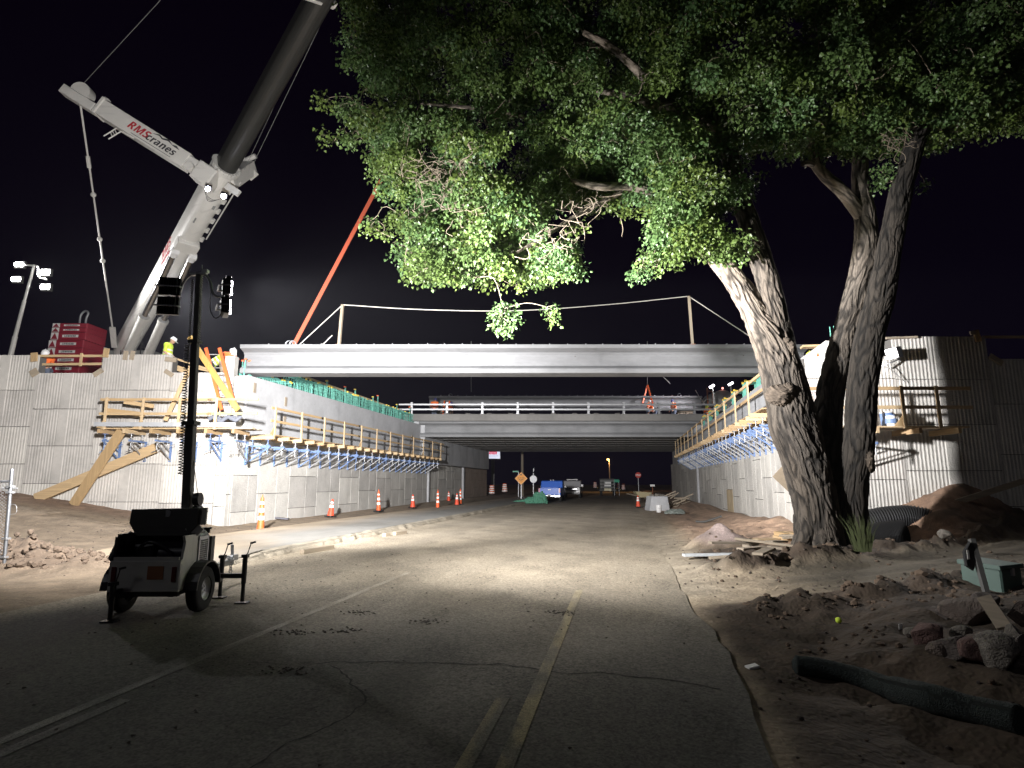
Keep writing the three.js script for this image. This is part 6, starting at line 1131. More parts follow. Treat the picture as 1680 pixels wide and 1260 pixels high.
  const limbs = [
    [[1418, 360, 15.9, 0.2], [1394, 328, 15.8, 0.19], [1376, 308, 15.7, 0.18], [1355, 290, 15.6, 0.16], [1338, 268, 15.5, 0.145], [1334, 245, 15.4, 0.13], [1330, 215, 15.3, 0.11], [1322, 160, 15.1, 0.07]],
    [[1338, 270, 15.5, 0.12], [1326, 267, 15.45, 0.095], [1317, 268, 15.4, 0.085]],
    [[1188, 215, 14.8, 0.15], [1130, 188, 14.4, 0.135], [1085, 158, 13.7, 0.12], [1040, 110, 12.9, 0.1], [1000, 75, 12.3, 0.085], [957, 53, 11.9, 0.06]],
    [[1100, 175, 13.9, 0.11], [1071, 172, 13.4, 0.095], [1020, 155, 12.7, 0.075], [978, 150, 12.3, 0.05]],
    [[1098, 322, 14.7, 0.1], [1060, 312, 14.1, 0.1], [1030, 306, 13.6, 0.1], [985, 306, 12.7, 0.09], [955, 301, 12.3, 0.07], [938, 296, 12.1, 0.035]],
    [[1412, 210, 15.8, 0.11], [1390, 188, 15.6, 0.09], [1360, 150, 15.3, 0.06]],
    [[1512, 205, 15, 0.12], [1570, 150, 14.6, 0.1], [1640, 110, 14.2, 0.07]],
    [[1080, 262, 14.4, 0.08], [1000, 225, 13.6, 0.07], [900, 200, 13, 0.06], [800, 180, 12.7, 0.045], [690, 170, 12.4, 0.03]],
    [[1040, 306, 14.2, 0.06], [960, 345, 13.5, 0.055], [890, 390, 13, 0.045], [820, 430, 12.7, 0.03]],
    [[960, 345, 13.5, 0.045], [860, 330, 12.9, 0.04], [760, 330, 12.5, 0.035], [670, 360, 12.3, 0.025]],
    [[1000, 75, 13.3, 0.07], [880, 60, 12.8, 0.06], [760, 70, 12.6, 0.045], [640, 90, 12.4, 0.03]],
    [[1130, 345, 14.8, 0.05], [1110, 390, 14.3, 0.04], [1080, 430, 14, 0.025]],
  ];
  const curves = [A.c, A2.c, B1.c, B2.c];
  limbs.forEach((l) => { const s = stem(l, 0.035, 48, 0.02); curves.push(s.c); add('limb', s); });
  { // burls
    const burl = (x, y, d, r, sx, sy) => { const p = sight(x, y, d), g = new THREE.SphereGeometry(r, 48, 36), P = g.attributes.position, col = []; for (let i = 0; i < P.count; i++) { const a = V(P.getX(i), P.getY(i), P.getZ(i)), q = a.clone().normalize(), f = Math.abs(2 * fbm(q.x * 4 + 9, q.y * 4 + q.z * 3 + 5, 4, 77) - 1), f2 = fbm(q.x * 9 + q.z * 5, q.y * 9, 3, 78); a.multiplyScalar(0.78 + 0.34 * f + 0.14 * f2); P.setXYZ(i, a.x * sx, a.y * sy, a.z); const k = 0.35 + 0.9 * f; col.push(k * 1.05, k * 0.95, k * 0.85); } g.setAttribute('color', new THREE.Float32BufferAttribute(col, 3)); g.computeVertexNormals(); g.translate(p.x, p.y, p.z); const m = new THREE.Mesh(g, C.bark); m.name = 'burl'; m.castShadow = m.receiveShadow = true; t.add(m); };
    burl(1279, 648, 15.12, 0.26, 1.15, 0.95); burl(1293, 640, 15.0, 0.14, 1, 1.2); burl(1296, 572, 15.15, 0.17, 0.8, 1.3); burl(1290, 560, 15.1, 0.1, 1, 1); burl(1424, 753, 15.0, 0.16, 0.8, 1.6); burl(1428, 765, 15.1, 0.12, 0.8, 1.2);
    // buttress roots
    for (const [x, y, d, x2, y2, d2, r] of [[1322, 880, 15.1, 1300, 918, 14.6, 0.2], [1345, 885, 15.0, 1342, 922, 14.5, 0.22], [1368, 880, 15.2, 1376, 918, 14.7, 0.2], [1404, 880, 15.3, 1424, 912, 15, 0.18]]) add('root', stem([[x, y - 40, d + 0.2, r * 0.8], [x, y, d, r], [(x + x2) / 2, (y + y2) / 2 + 4, (d + d2) / 2, r * 0.8], [x2, y2 + 8, d2, r * 0.3]], 0.03, 60));
  }
  // crown: clumps of twigs within the crown's outline, each hung on a branchlet from the nearest limb
  const out = [[546, -190], [540, -60], [545, 20], [560, 70], [575, 120], [570, 148], [545, 150], [520, 158], [528, 178], [550, 190], [532, 208], [536, 222], [560, 232], [575, 248], [605, 262], [612, 276], [588, 285], [606, 300], [626, 318], [624, 350], [640, 385], [642, 402], [656, 425], [658, 450], [690, 466], [735, 474], [765, 468], [790, 476], [815, 496], [838, 490], [862, 468], [884, 486], [905, 500], [925, 476], [945, 455], [955, 438], [958, 400], [960, 372], [985, 350], [1010, 342], [1035, 352], [1060, 352], [1068, 380], [1058, 408], [1040, 438], [1036, 460], [1060, 460], [1090, 440], [1112, 424], [1142, 416], [1180, 424], [1208, 428], [1217, 405], [1214, 370], [1224, 338], [1236, 300], [1222, 264], [1242, 250], [1270, 262], [1286, 275], [1310, 260], [1330, 272], [1350, 260], [1372, 244], [1380, 258], [1402, 254], [1430, 258], [1442, 276], [1465, 280], [1480, 260], [1500, 234], [1530, 246], [1575, 240], [1602, 230], [1640, 232], [1680, 215], [1770, 200], [1870, 100], [1870, -190]];
  const inside = (x, y) => { let c = false; for (let i = 0, j = out.length - 1; i < out.length; j = i++) { const [xi, yi] = out[i], [xj, yj] = out[j]; if ((yi > y) !== (yj > y) && x < (xj - xi) * (y - yi) / (yj - yi) + xi) c = !c; } return c; };
  const edge = (x, y) => { let m = 1e9; for (let i = 0, j = out.length - 1; i < out.length; j = i++) { const [ax, ay] = out[j], [bx2, by2] = out[i], dx = bx2 - ax, dy = by2 - ay, k = clamp(((x - ax) * dx + (y - ay) * dy) / (dx * dx + dy * dy)); m = Math.min(m, Math.hypot(x - ax - dx * k, y - ay - dy * k)); } return m; };
  const depthAt = (x) => x < 900 ? mixv(12.6, 13.3, (x - 520) / 380) : x < 1250 ? mixv(13.3, 14.9, (x - 900) / 350) : mixv(14.9, 15.8, (x - 1250) / 430);
  const clumps = [], samples = [];
  for (const c of curves) for (let i = 2; i <= 40; i++) { const p = c.getPoint(i / 40); if (p.y > 5.2) samples.push(p); }
  const push = (x, y, d, r) => clumps.push({ p: sight(x, y, d), r, x, y });
  const open = [[[1150, 215], [1085, 158], [1040, 110], [1000, 75], [957, 53]], [[1071, 172], [1020, 155], [978, 150]], [[1060, 312], [1030, 306], [985, 306], [940, 297]], [[1200, 270], [1188, 220]], [[1394, 328], [1355, 290], [1336, 262], [1332, 225]]];
  const clear = (x, y) => { for (const l of open) for (let i = 1; i < l.length; i++) { const [ax, ay] = l[i - 1], [bx2, by2] = l[i], dx = bx2 - ax, dy = by2 - ay, k = clamp(((x - ax) * dx + (y - ay) * dy) / (dx * dx + dy * dy)); if (Math.hypot(x - ax - dx * k, y - ay - dy * k) < 26) return 13.6; } return 0; };
  let guard = 0;
  while (clumps.length < 1250 && guard++ < 60000) {
    const x = rr(515, 1865), y = rr(-185, 505); if (!inside(x, y)) continue;
    const e = edge(x, y), r = rr(0.26, 0.52), d0 = depthAt(x), rp = r * 946 / d0; if (e < rp * 0.62) { if (e < 9 || rnd() < 0.4) continue; push(x, y, d0 + rr(-0.5, 0.5), Math.max(0.12, e / 946 * d0 * 1.15)); continue; }
    const gap = fbm(x / 90, y / 90, 3, 301); if (gap < 0.33 && rnd() < 0.5) continue;
    const th = Math.min(2.3, 0.25 + e / 62), top = y < 0 ? rr(-1.5, 1.5) : 0;
    let d = d0 + rr(-th, th * 0.8) + top; const k = clear(x, y); if (k && d < k + 0.5) d = k + rr(0.5, 1.4);
    push(x, y, d, r);
  }
  for (const [x, y, d, r] of [[828, 512, 12.5, 0.3], [818, 524, 12.5, 0.2], [835, 530, 12.5, 0.2], [829, 543, 12.5, 0.13], [906, 508, 12.9, 0.2], [908, 520, 12.9, 0.14], [608, 362, 12.3, 0.16], [606, 378, 12.3, 0.11], [630, 382, 12.3, 0.12], [528, 165, 12.2, 0.22], [537, 225, 12.2, 0.2], [1236, 292, 14.7, 0.17], [1456, 300, 15.2, 0.22], [1448, 282, 15.2, 0.25], [1516, 302, 15.3, 0.11], [1046, 448, 13.9, 0.22], [1100, 425, 14.1, 0.3], [1140, 408, 14.2, 0.3], [1195, 415, 14.3, 0.3], [1060, 430, 13.9, 0.25]]) push(x, y, d, r);
  // twig cluster: deltoid leaves on short stalks
  const leafG = (() => {
    const p = [], n = 10;
    const one = (c, dir, up, s) => { const r = dir.clone().cross(up).normalize(), f = (a, b, h) => c.clone().addScaledVector(r, a * s).addScaledVector(dir, b * s).addScaledVector(up, h * s); const b0 = f(0, 0, 0), L = f(-0.52, 0.22, 0.1), Rr = f(0.52, 0.22, 0.1), tip = f(0, 1.05, -0.12), l2 = f(-0.36, 0.6, 0.05), r2 = f(0.36, 0.6, 0.05), m = f(0, 0.45, 0); for (const tri of [[b0, m, L], [L, m, l2], [l2, m, tip], [tip, m, r2], [r2, m, Rr], [Rr, m, b0]]) for (const q of tri) p.push(q.x, q.y, q.z); };
    const mk = () => { p.length = 0; for (let i = 0; i < n; i++) { const a = i * 2.4 + rr(-0.3, 0.3), h = -0.13 + 0.26 * i / n, o = rr(0.03, 0.11), c = V(Math.cos(a) * o, h, Math.sin(a) * o), dir = V(Math.cos(a) * rr(0.3, 1), rr(-1.2, -0.1), Math.sin(a) * rr(0.3, 1)).normalize(), up = V(rr(-1, 1), rr(0.2, 1), rr(-1, 1)).normalize(); up.addScaledVector(dir, -up.dot(dir)).normalize(); one(c, dir, up, rr(0.05, 0.088)); } const g = new THREE.BufferGeometry(); g.setAttribute('position', new THREE.Float32BufferAttribute(p.slice(), 3)); g.computeVertexNormals(); return g; };
    return [mk(), mk(), mk()];
  })();
  const mats3 = [[], [], []], tw = [];
  for (const c of clumps) {
    const k = Math.max(5, Math.round(37 * (c.r / 0.42) ** 2.2)), sx = rr(0.8, 1.5), sy = rr(0.45, 1.0), lean = rr(-0.6, 0.6), tone = rr(0.78, 1.18), yel = rr(0, 1);
    for (let i = 0; i < k; i++) {
      const v = V(rr(-1, 1), rr(-1, 1), rr(-1, 1)); if (v.lengthSq() > 1) { i--; continue; } const L = v.length(); v.multiplyScalar(Math.pow(L, -0.2)); v.y = v.y * sy - 0.45 * Math.max(0, Math.abs(v.x) - 0.4) + lean * v.x * 0.4; v.x *= sx;
      const p = c.p.clone().add(V(v.x * c.r, v.y * c.r * 0.85, v.z * c.r * 1.1)), s = rr(0.8, 1.2);
      mats3[i % 3].push([new THREE.Matrix4().compose(p, new THREE.Quaternion().setFromEuler(new THREE.Euler(rr(-0.5, 0.5), rr(0, 6.28), rr(-0.5, 0.5))), V(s, s, s)), tone * rr(0.8, 1.15), yel]);
    }
    // branchlet: from the nearest sample point of a limb
    let best = null, bd = 1e9; for (const q of samples) { const d = q.distanceToSquared(c.p); if (d < bd) { bd = d; best = q; } }
    if (best && bd < 9) { const m1 = best.clone().lerp(c.p, 0.4).add(V(rr(-0.2, 0.2), rr(0, 0.3), rr(-0.2, 0.2))), m2 = best.clone().lerp(c.p, 0.75).add(V(rr(-0.15, 0.15), rr(-0.05, 0.2), rr(-0.15, 0.15))); tw.push(pipe([best, m1, m2, c.p], 0.007 + 0.004 * Math.sqrt(bd) / 2, 9, 4)); if (rnd() < 0.3) samples.push(m2); samples.push(c.p.clone().lerp(m2, 0.6)); }
    for (let q = 0; q < 2; q++) { const e = c.p.clone().add(V(rr(-1, 1), rr(-0.9, 0.4), rr(-1, 1)).multiplyScalar(c.r)); tw.push(pipe([c.p, c.p.clone().lerp(e, 0.5).add(V(0, 0.06, 0)), e], 0.004, 5, 3)); }
  }
  // bare tangles of dead shoots
  for (const [cx, cy, n, sx, sy] of [[735, 300, 46, 40, 42], [700, 275, 12, 30, 25], [925, 375, 16, 26, 30], [880, 395, 10, 20, 30], [800, 215, 12, 22, 20], [760, 350, 12, 30, 20], [1010, 210, 10, 25, 25], [1470, 235, 18, 25, 22], [960, 330, 14, 30, 16]]) for (let i = 0; i < n; i++) {
    const x = cx + rr(-sx, sx), y = cy + rr(-sy, sy), d = depthAt(x) - rr(0.9, 1.9), p = sight(x, y, d), q = p.clone().add(V(rr(-0.5, 0.5), rr(-0.35, 0.35), rr(-0.2, 0.2)));
    tw.push(pipe([p, p.clone().lerp(q, 0.35).add(V(rr(-0.18, 0.18), rr(-0.18, 0.18), 0)), p.clone().lerp(q, 0.7).add(V(rr(-0.18, 0.18), rr(-0.2, 0.1), 0)), q], rr(0.004, 0.008), 9, 4));
  }
  for (const [x0, y0, x1, y1, d] of [[1018, 358, 1020, 388, 13.8], [928, 410, 955, 418, 13], [640, 388, 612, 372, 12.3], [955, 365, 958, 400, 13.1]]) { const p = sight(x0, y0, d), q = sight(x1, y1, d); tw.push(pipe([p, p.clone().lerp(q, 0.5).add(V(0.04, -0.05, 0)), q], 0.008, 8, 4)); }
  stuff(obj('twig', tw, C.twig, t));
  const crownRoot = new THREE.Group(); crownRoot.name = 'crown'; t.add(crownRoot);
  leafG.forEach((g, k) => {
    const L = mats3[k], im = new THREE.InstancedMesh(g, C.leaf, L.length), c = new THREE.Color();
    L.forEach(([m, tone, yel], i) => { im.setMatrixAt(i, m); im.setColorAt(i, c.setRGB(tone * (0.9 + 0.25 * yel), tone, tone * (1.1 - 0.45 * yel))); });
    im.name = 'foliage'; im.userData.kind = 'stuff'; im.castShadow = im.receiveShadow = true; crownRoot.add(im);
  });
  console.log('leaf clusters', mats3.map((m) => m.length).join(), 'clumps', clumps.length);
}

// ---------------------------------------------------------------- loose things on the ground
seed(801);
const ground0 = (px, py, y = 0) => { const r = sight(px, py, 10), t = (y - EYE) / (r.y - EYE); return V(r.x * t, y, r.z * t); };
const onGround = (px, py) => { let y = 0; for (let i = 0; i < 12; i++) { const p = ground0(px, py, y); y = mixv(y, groundY(p.x, p.z), 0.6); if (y > 1.2) y = 1.2; } return ground0(px, py, y); };
// a weathered stone: icosphere pushed in along random planes
function stone(name, label, x, y, z, s, m, group, category = 'rock') {
  const g = new THREE.IcosahedronGeometry(1, 5), P = g.attributes.position, cuts = Array.from({ length: 11 }, () => [V(rr(-1, 1), rr(-1, 1), rr(-1, 1)).normalize(), rr(0.42, 0.85)]);
  for (let i = 0; i < P.count; i++) { const a = V(P.getX(i), P.getY(i), P.getZ(i)); for (const [n, d] of cuts) { const k = a.dot(n) - d; if (k > 0) a.addScaledVector(n, -k * 0.93); } const q = 1 + 0.10 * (fbm(a.x * 2.5 + x, a.y * 2.5 + a.z * 1.7 + z, 4, 61) - 0.5) + 0.05 * (fbm(a.x * 8, a.y * 8 + a.z * 7, 2, 62) - 0.5); P.setXYZ(i, a.x * s.x * q, a.y * s.y * q, a.z * s.z * q); }
  let q = mergeVertices(clean(g).deleteAttribute('normal').deleteAttribute('uv'), 1e-4); q.computeVertexNormals();
  const o = obj(name, q, m); o.position.set(x, y, z); o.rotation.set(rr(-0.3, 0.3), rr(0, 6), rr(-0.3, 0.3)); return tag(o, label, category, group);
}
{
  // rock pile at the lower right: each stone its own, described by its look or by what lies next to it
  const R = [[1590, 1012, 0.34, 0.26, 0, 'broad grey boulder at the crest of the rock pile at the lower right'], [1523, 1042, 0.24, 0.15, 1, 'flat dark rock at the left end of the rock pile'], [1565, 1060, 0.2, 0.15, 3, 'rounded dark rock just below the broad boulder'], [1600, 1073, 0.2, 0.16, 1, 'reddish rock at the front of the rock pile'], [1640, 1080, 0.28, 0.22, 2, 'largest blocky rock at the front right of the pile'], [1663, 1035, 0.12, 0.1, 2, 'small pale brick shaped rock at the right end of the pile'], [1620, 1048, 0.2, 0.09, 0, 'thin slab of rock lying in the middle of the pile'], [1680, 1075, 0.25, 0.2, 3, 'dark rock cut by the picture edge at the lower right'], [1655, 1055, 0.16, 0.1, 1, 'reddish brown flat rock behind the blocky one'], [1548, 1000, 0.2, 0.12, 3, 'dark rock behind the left end of the rock pile'], [1580, 1035, 0.13, 0.09, 2, 'small tan rock under the broad boulder'], [1540, 1062, 0.13, 0.09, 0, 'small grey rock in front of the flat dark one'], [1620, 985, 0.22, 0.14, 3, 'dark rock beside the foot of the leaning marker post'], [1690, 1010, 0.3, 0.2, 0, 'grey rock below the green utility box'], [1500, 1030, 0.12, 0.07, 2, 'small loose rock to the left of the pile']];
  for (const [px, py, w, h, k, lab] of R) { const p = onGround(px, py + 12); stone('rock', lab, p.x, p.y + h * 0.4, p.z, V(w * 0.8, h * 0.85, 0.8 * w * rr(0.75, 1.1)), C.rock[k], 'rocks of the pile at the lower right'); }
  const sl = onGround(1635, 1040), board = thing('broken_board', 'broken board leaning across the rock pile', 'board', sl.x, sl.y, sl.z, 0.5); obj('board', bev(0.12, 0.03, 0.5, 0.004, 0, 0.2, 0, 0.4, -0.7, 0.4), C.woodOld[0], board);
  for (const [px, py, s, lab] of [[1548, 879, 0.1, 'pale stone on the dark bank above the lane'], [1620, 838, 0.08, 'small stone high on the bank at the right edge']]) { const p = onGround(px, py); stone('rock', lab, p.x, p.y + 0.03, p.z, V(s * 1.5, s, s), C.rock[2]); }
  for (const [px, py, lab] of [[1376, 1022, 'tiny yellow green ball lying on the dark soil beside the lane'], [1478, 1035, 'scrap of white paper standing in the soil left of the rocks']]) { const p = onGround(px, py); const o = lab.includes('ball') ? obj('ball', ball(0.035, 0, 0.03, 0), C.hiYellow) : obj('paper_scrap', bx(0.04, 0.07, 0.004, 0, 0.035, 0, 0.2, 0.4, 0.1), C.reflect); o.position.copy(p); tag(o, lab, lab.includes('ball') ? 'ball' : 'paper scrap'); }
  { const p = onGround(1234, 1096); const o = obj('paper_scrap', bx(0.11, 0.02, 0.06, 0, 0.012, 0, 0.1, 0.5, 0.1), C.reflect); o.position.copy(p); tag(o, 'white scrap lying on the verge right of the road edge', 'paper scrap'); }
  // erosion socks: two lengths of filled fabric tube
  const sock = (name, lab, pts, r) => { const P = pts.map(([x, y]) => onGround(x, y).add(V(0, r * 0.75, 0))), g = new THREE.TubeGeometry(new THREE.CatmullRomCurve3(P), 90, r, 20, false), q = g.attributes.position, nn = g.attributes.normal; for (let i = 0; i < q.count; i++) { const k = 0.03 * (fbm(q.getX(i) * 5, q.getZ(i) * 5 + q.getY(i) * 6, 4, 71) - 0.5), end = Math.min(1, Math.min(Math.floor(i / 21), 90 - Math.floor(i / 21)) / 5 + 0.25); const e = (1 - end) * -r; q.setXYZ(i, q.getX(i) + nn.getX(i) * (k + e), q.getY(i) + nn.getY(i) * (k + e) * 0.9, q.getZ(i) + nn.getZ(i) * (k + e)); } g.computeVertexNormals(); tag(obj(name, g, C.fabric), lab, 'erosion log', 'fabric erosion logs'); };
  sock('erosion_log', 'dark fabric erosion log farther from the viewer, beginning beside the road edge', [[1300, 1102], [1360, 1112], [1420, 1128], [1470, 1146]], 0.085);
  sock('erosion_log', 'dark fabric erosion log nearest the lower right picture corner', [[1462, 1148], [1530, 1164], [1600, 1184], [1690, 1205]], 0.10);
  // green utility box and a leaning marker post with a hanging tag
  const b = onGround(1640, 965), ub = thing('utility_box', 'green utility pedestal box at the right edge beside the dirt lane', 'utility box', b.x + 0.02, b.y - 0.06, b.z - 0.2, 0.62);
  obj('cabinet', bev(0.5, 0.44, 0.5, 0.02, 0, 0.12, 0), C.box, ub); obj('lid', bev(0.56, 0.06, 0.56, 0.02, 0, 0.36, 0, 0.06), C.box, ub); obj('hasp', bx(0.05, 0.1, 0.03, 0, 0.28, 0.265), C.galv, ub);
  const m0 = onGround(1620, 972), mk = thing('marker_post', 'leaning dark marker post with a hanging pointed tag beside the green box', 'marker post', m0.x, m0.y, m0.z);
  const top = sight(1594, 884, m0.dot(OFF) + 0.15);
  obj('post', [bar(V(0, -0.1, 0), top.clone().sub(m0), 0.075, 0.06)], C.dark, mk);
  const tp = top.clone().sub(m0); obj('tag', prism([[0, 0.02], [0.06, -0.05], [0.06, -0.24], [0, -0.36], [-0.09, -0.3], [-0.1, -0.12]], 0.05, 0.01).rotateY(YAW).translate(tp.x - 0.06, tp.y - 0.05, tp.z + 0.05), C.plastic, mk); obj('label', bx(0.03, 0.12, 0.006).rotateY(YAW).translate(tp.x - 0.11, tp.y - 0.2, tp.z + 0.09), C.reflect, mk);
  // black culvert pipes lying in the hollow against the right wall
  const cv = (lab, pts, r) => { const P = pts.map(([x, y, d]) => sight(x, y, d)); const cr = new THREE.CatmullRomCurve3(P), n = 150, g = new THREE.TubeGeometry(cr, n, r, 20), q = g.attributes.position, nn = g.attributes.normal; for (let i = 0; i < q.count; i++) { const k = 0.025 * Math.sin(Math.floor(i / 21) * 1.25); q.setXYZ(i, q.getX(i) + nn.getX(i) * k, q.getY(i) + nn.getY(i) * k, q.getZ(i) + nn.getZ(i) * k); } g.computeVertexNormals(); tag(obj('culvert_pipe', g, C.plastic), lab, 'culvert pipe', 'black culvert pipes'); };
  cv('black corrugated pipe lying in the hollow, against the right wall', [[1405, 862, 15.9], [1450, 852, 15.75], [1500, 850, 15.6], [1530, 858, 15.4]], 0.3);
  cv('black corrugated pipe in front of another one beside the tree', [[1412, 885, 15.2], [1450, 878, 15.1], [1485, 875, 15.0]], 0.3);
  // board edging along the top of the bank
  tag(obj('timber_edging', bar(sight(1556, 828, 15.6), sight(1690, 786, 15.2), 0.06, 0.14), C.woodOld[2]), 'dark board lying along the crest of the bank below the right wall', 'board');
  // grass tuft beside the tree
  const gp = onGround(1418, 905), gt = thing('grass_tuft', 'tuft of long dry grass at the right foot of the tree', 'grass tuft', gp.x, gp.y, gp.z), bl = [];
  for (let i = 0; i < 110; i++) { const a = rr(0, 6.28), l = rr(0.2, 0.75), o = rr(0, 0.16), ln = rr(0.1, 0.5), w = 0.006, x = o * Math.cos(a), z = o * Math.sin(a), mx = x + Math.cos(a) * ln * 0.4 * l, mz = z + Math.sin(a) * ln * 0.4 * l, p = [V(x - w, 0, z), V(x + w, 0, z), V(mx + w * 0.8, l * 0.62, mz), V(mx - w * 0.8, l * 0.62, mz), V(x + Math.cos(a) * ln * l, l, z + Math.sin(a) * ln * l)], g = new THREE.BufferGeometry(); g.setAttribute('position', new THREE.Float32BufferAttribute([0, 1, 2, 0, 2, 3, 3, 2, 4].flatMap((k) => p[k].toArray()), 3)); g.computeVertexNormals(); bl.push(g); }
  stuff(obj('blade', bl, C.grass, gt));
  // diamond sign seen from behind, half hidden by the trunk
  const ds = sight(1300, 782, 16.1), dg = onGround(1302, 886), d = thing('road_sign', 'brown grey back of a diamond sign half hidden by the left edge of the trunk', 'road sign', ds.x, 0, ds.z, YAW);
  obj('panel', bev(0.76, 0.76, 0.02, 0.004, 0, ds.y, 0, 0, 0, Math.PI / 4), M('sign_back', 0.26, 0.21, 0.15, { rough: 0.75, map: 'scuff', size: 0.5 }), d); obj('post', bx(0.05, ds.y + 0.3, 0.04, 0.06, (ds.y + 0.3) / 2, -0.035), C.galv, d);
  // lumber heap in front of the tree: loose boards, each a board
  const L = [[1180, 918, 1.5, 0.02, 0, 'pale plastic wrapped board at the left end of the lumber heap'], [1215, 925, 1.2, -0.1, 1, 'long board lying flat at the front of the lumber heap'], [1240, 916, 0.9, 0.5, 0, 'short board on top in the left half of the lumber heap'], [1262, 912, 1.3, -0.35, 1, 'board crossing the middle of the lumber heap'], [1285, 908, 1.1, 0.15, 0, 'grey board lying across the right part of the lumber heap'], [1300, 915, 0.9, -0.6, 2, 'dark board under the right part of the lumber heap'], [1255, 924, 0.8, 0.9, 2, 'dark short board at the front of the lumber heap'], [1320, 900, 0.9, -0.2, 1, 'board leaning towards the foot of the tree'], [1232, 905, 0.28, 0.4, 0, 'square cut timber end standing on the lumber heap'], [1275, 900, 0.7, 0.7, 0, 'board at the back of the lumber heap'], [1298, 893, 0.5, -0.9, 2, 'short dark board at the back of the lumber heap against the tree'], [1205, 912, 1.1, 0.2, 2, 'thin board under the plastic wrapped one']];
  L.forEach(([px, py, len, a, k, lab], i) => { const p = onGround(px, py); const o = obj('lumber_board', i === 8 ? bev(0.2, 0.22, 0.3, 0.01) : bev(len, 0.045, rr(0.14, 0.2), 0.004, 0, 0, 0, 0, 0, rr(-0.12, 0.12)), i === 0 ? M('pale_plastic', 0.55, 0.58, 0.60, { rough: 0.5 }) : C.woodOld[k]); o.position.set(p.x, p.y + 0.10 + (i % 4) * 0.055, p.z); o.rotation.y = a + YAW; tag(o, lab, 'board', 'boards of the heap beside the tree'); });
  for (let r = 0; r < 2; r++) for (let c = 0; c < 4; c++) { const p = onGround(1284 + c * 8.5, 889), o = obj('timber_block', bev(0.13, 0.1, 0.6, 0.006), C.wood[(r + c) % 4]); o.position.set(p.x + (r ? 0.03 : 0), p.y + 0.07 + r * 0.105, p.z - 0.2); o.rotation.y = YAW; tag(o, `sawn timber in the ${r ? 'upper' : 'lower'} layer left of the tree foot, ${['first', 'second', 'third', 'fourth'][c]} from the left`, 'timber', 'sawn timbers left of the tree'); }
  { const p = onGround(1255, 892), o = obj('lumber_board', bev(0.7, 0.06, 0.34, 0.006), C.wood[2]); o.position.set(p.x, p.y + 0.1, p.z); o.rotation.y = 0.5; tag(o, 'clean pale plank left of the sawn timbers', 'board'); }
  { const p = onGround(1163, 857), o = obj('plastic_strip', pipe([V(-0.5, 0.03, 0), V(-0.2, 0.02, 0.02), V(0.1, 0.1, 0), V(0.5, 0.24, -0.05)], 0.045, 12, 5), C.dark); o.position.copy(p); tag(o, 'bent dark strip lying at the foot of the right wall', 'plastic strip'); }
  // boards along the left kerb and at the wall
  for (const [px, py, len, lab] of [[521, 905, 1.15, 'timber lying in the gutter nearest the light tower'], [656, 877, 0.7, 'timber lying in the gutter beside a short block'], [634, 880, 0.28, 'short timber block in the gutter beside a longer timber']]) { const p = ground0(px, py, 0), o = obj('gutter_timber', bev(0.12, 0.1, len, 0.006, 0, 0.05, 0), C.woodOld[1]); o.position.copy(p); o.rotation.y = -0.15; tag(o, lab, 'timber', 'timbers in the left gutter'); }
  for (const [px, py, len, lab] of [[455, 853, 0.9, 'dark board lying at the wall behind the nearest delineator'], [630, 834, 1.4, 'dark board lying at the wall behind the second delineator']]) { const p = ground0(px, py, 0.12), o = obj('dark_board', bev(len, 0.05, 0.26, 0.005, 0, 0.08, 0, 0, 0, -0.1), M('slate_board', 0.10, 0.10, 0.12, { rough: 0.7 })); o.position.copy(p); o.rotation.y = 0.3; tag(o, lab, 'board'); }
  { const p = ground0(725, 818, 0.25), o = thing('bucket', 'lime yellow bucket at the foot of the left wall', 'bucket', p.x, p.y, p.z); obj('body', lathe([[0, 0.01], [0.14, 0.01], [0.17, 0.34], [0.155, 0.34], [0.13, 0.03]], 18), M('lime_plastic', 0.6, 0.75, 0.05, { rough: 0.5 }), o); obj('handle', pipe([V(-0.17, 0.3, 0), V(0, 0.14, 0.2), V(0.17, 0.3, 0)], 0.006, 10, 4), C.galv, o); }
  { const p = ground0(1081, 841, 0.02), o = thing('bucket', 'white bucket in front of the grey concrete block on the right', 'bucket', p.x, p.y, p.z); obj('body', lathe([[0, 0.01], [0.13, 0.01], [0.16, 0.4], [0.145, 0.4], [0.12, 0.03]], 18), C.hatWhite, o); obj('handle', pipe([V(-0.16, 0.36, 0), V(0, 0.2, 0.17), V(0.16, 0.36, 0)], 0.006, 10, 4), C.galv, o); }
  for (const [px, k, lab] of [[1456, 0, 'blue bucket with a pale lid on the right platform'], [1462.5, 1, 'white and blue bucket in front of the blue one on the right platform']]) { const p = sight(px, 697, 15.75 - k * 0.15), o = thing('bucket', lab, 'bucket', p.x, 3.08, p.z); const s = k ? 0.75 : 1; obj('body', lathe([[0, 0.01], [0.14 * s, 0.01], [0.165 * s, 0.38 * s], [0.15 * s, 0.38 * s], [0.12 * s, 0.03]], 18), k ? C.hatWhite : C.blue, o); obj('lid', cyl(0.17 * s, 0.03, 18, 0, 0.385 * s, 0), k ? C.blue : C.white, o); if (k) obj('band', cyl(0.15, 0.12, 18, 0, 0.14, 0), C.blue, o); }
  // right verge under the bridge: concrete block, barrow, sticks, debris
  const cb = ground0(1079, 838, 0), blk = thing('concrete_block', 'grey tapered concrete block with rubbish on top on the right verge', 'concrete block', cb.x, -0.02, cb.z - 0.5, 0.25);
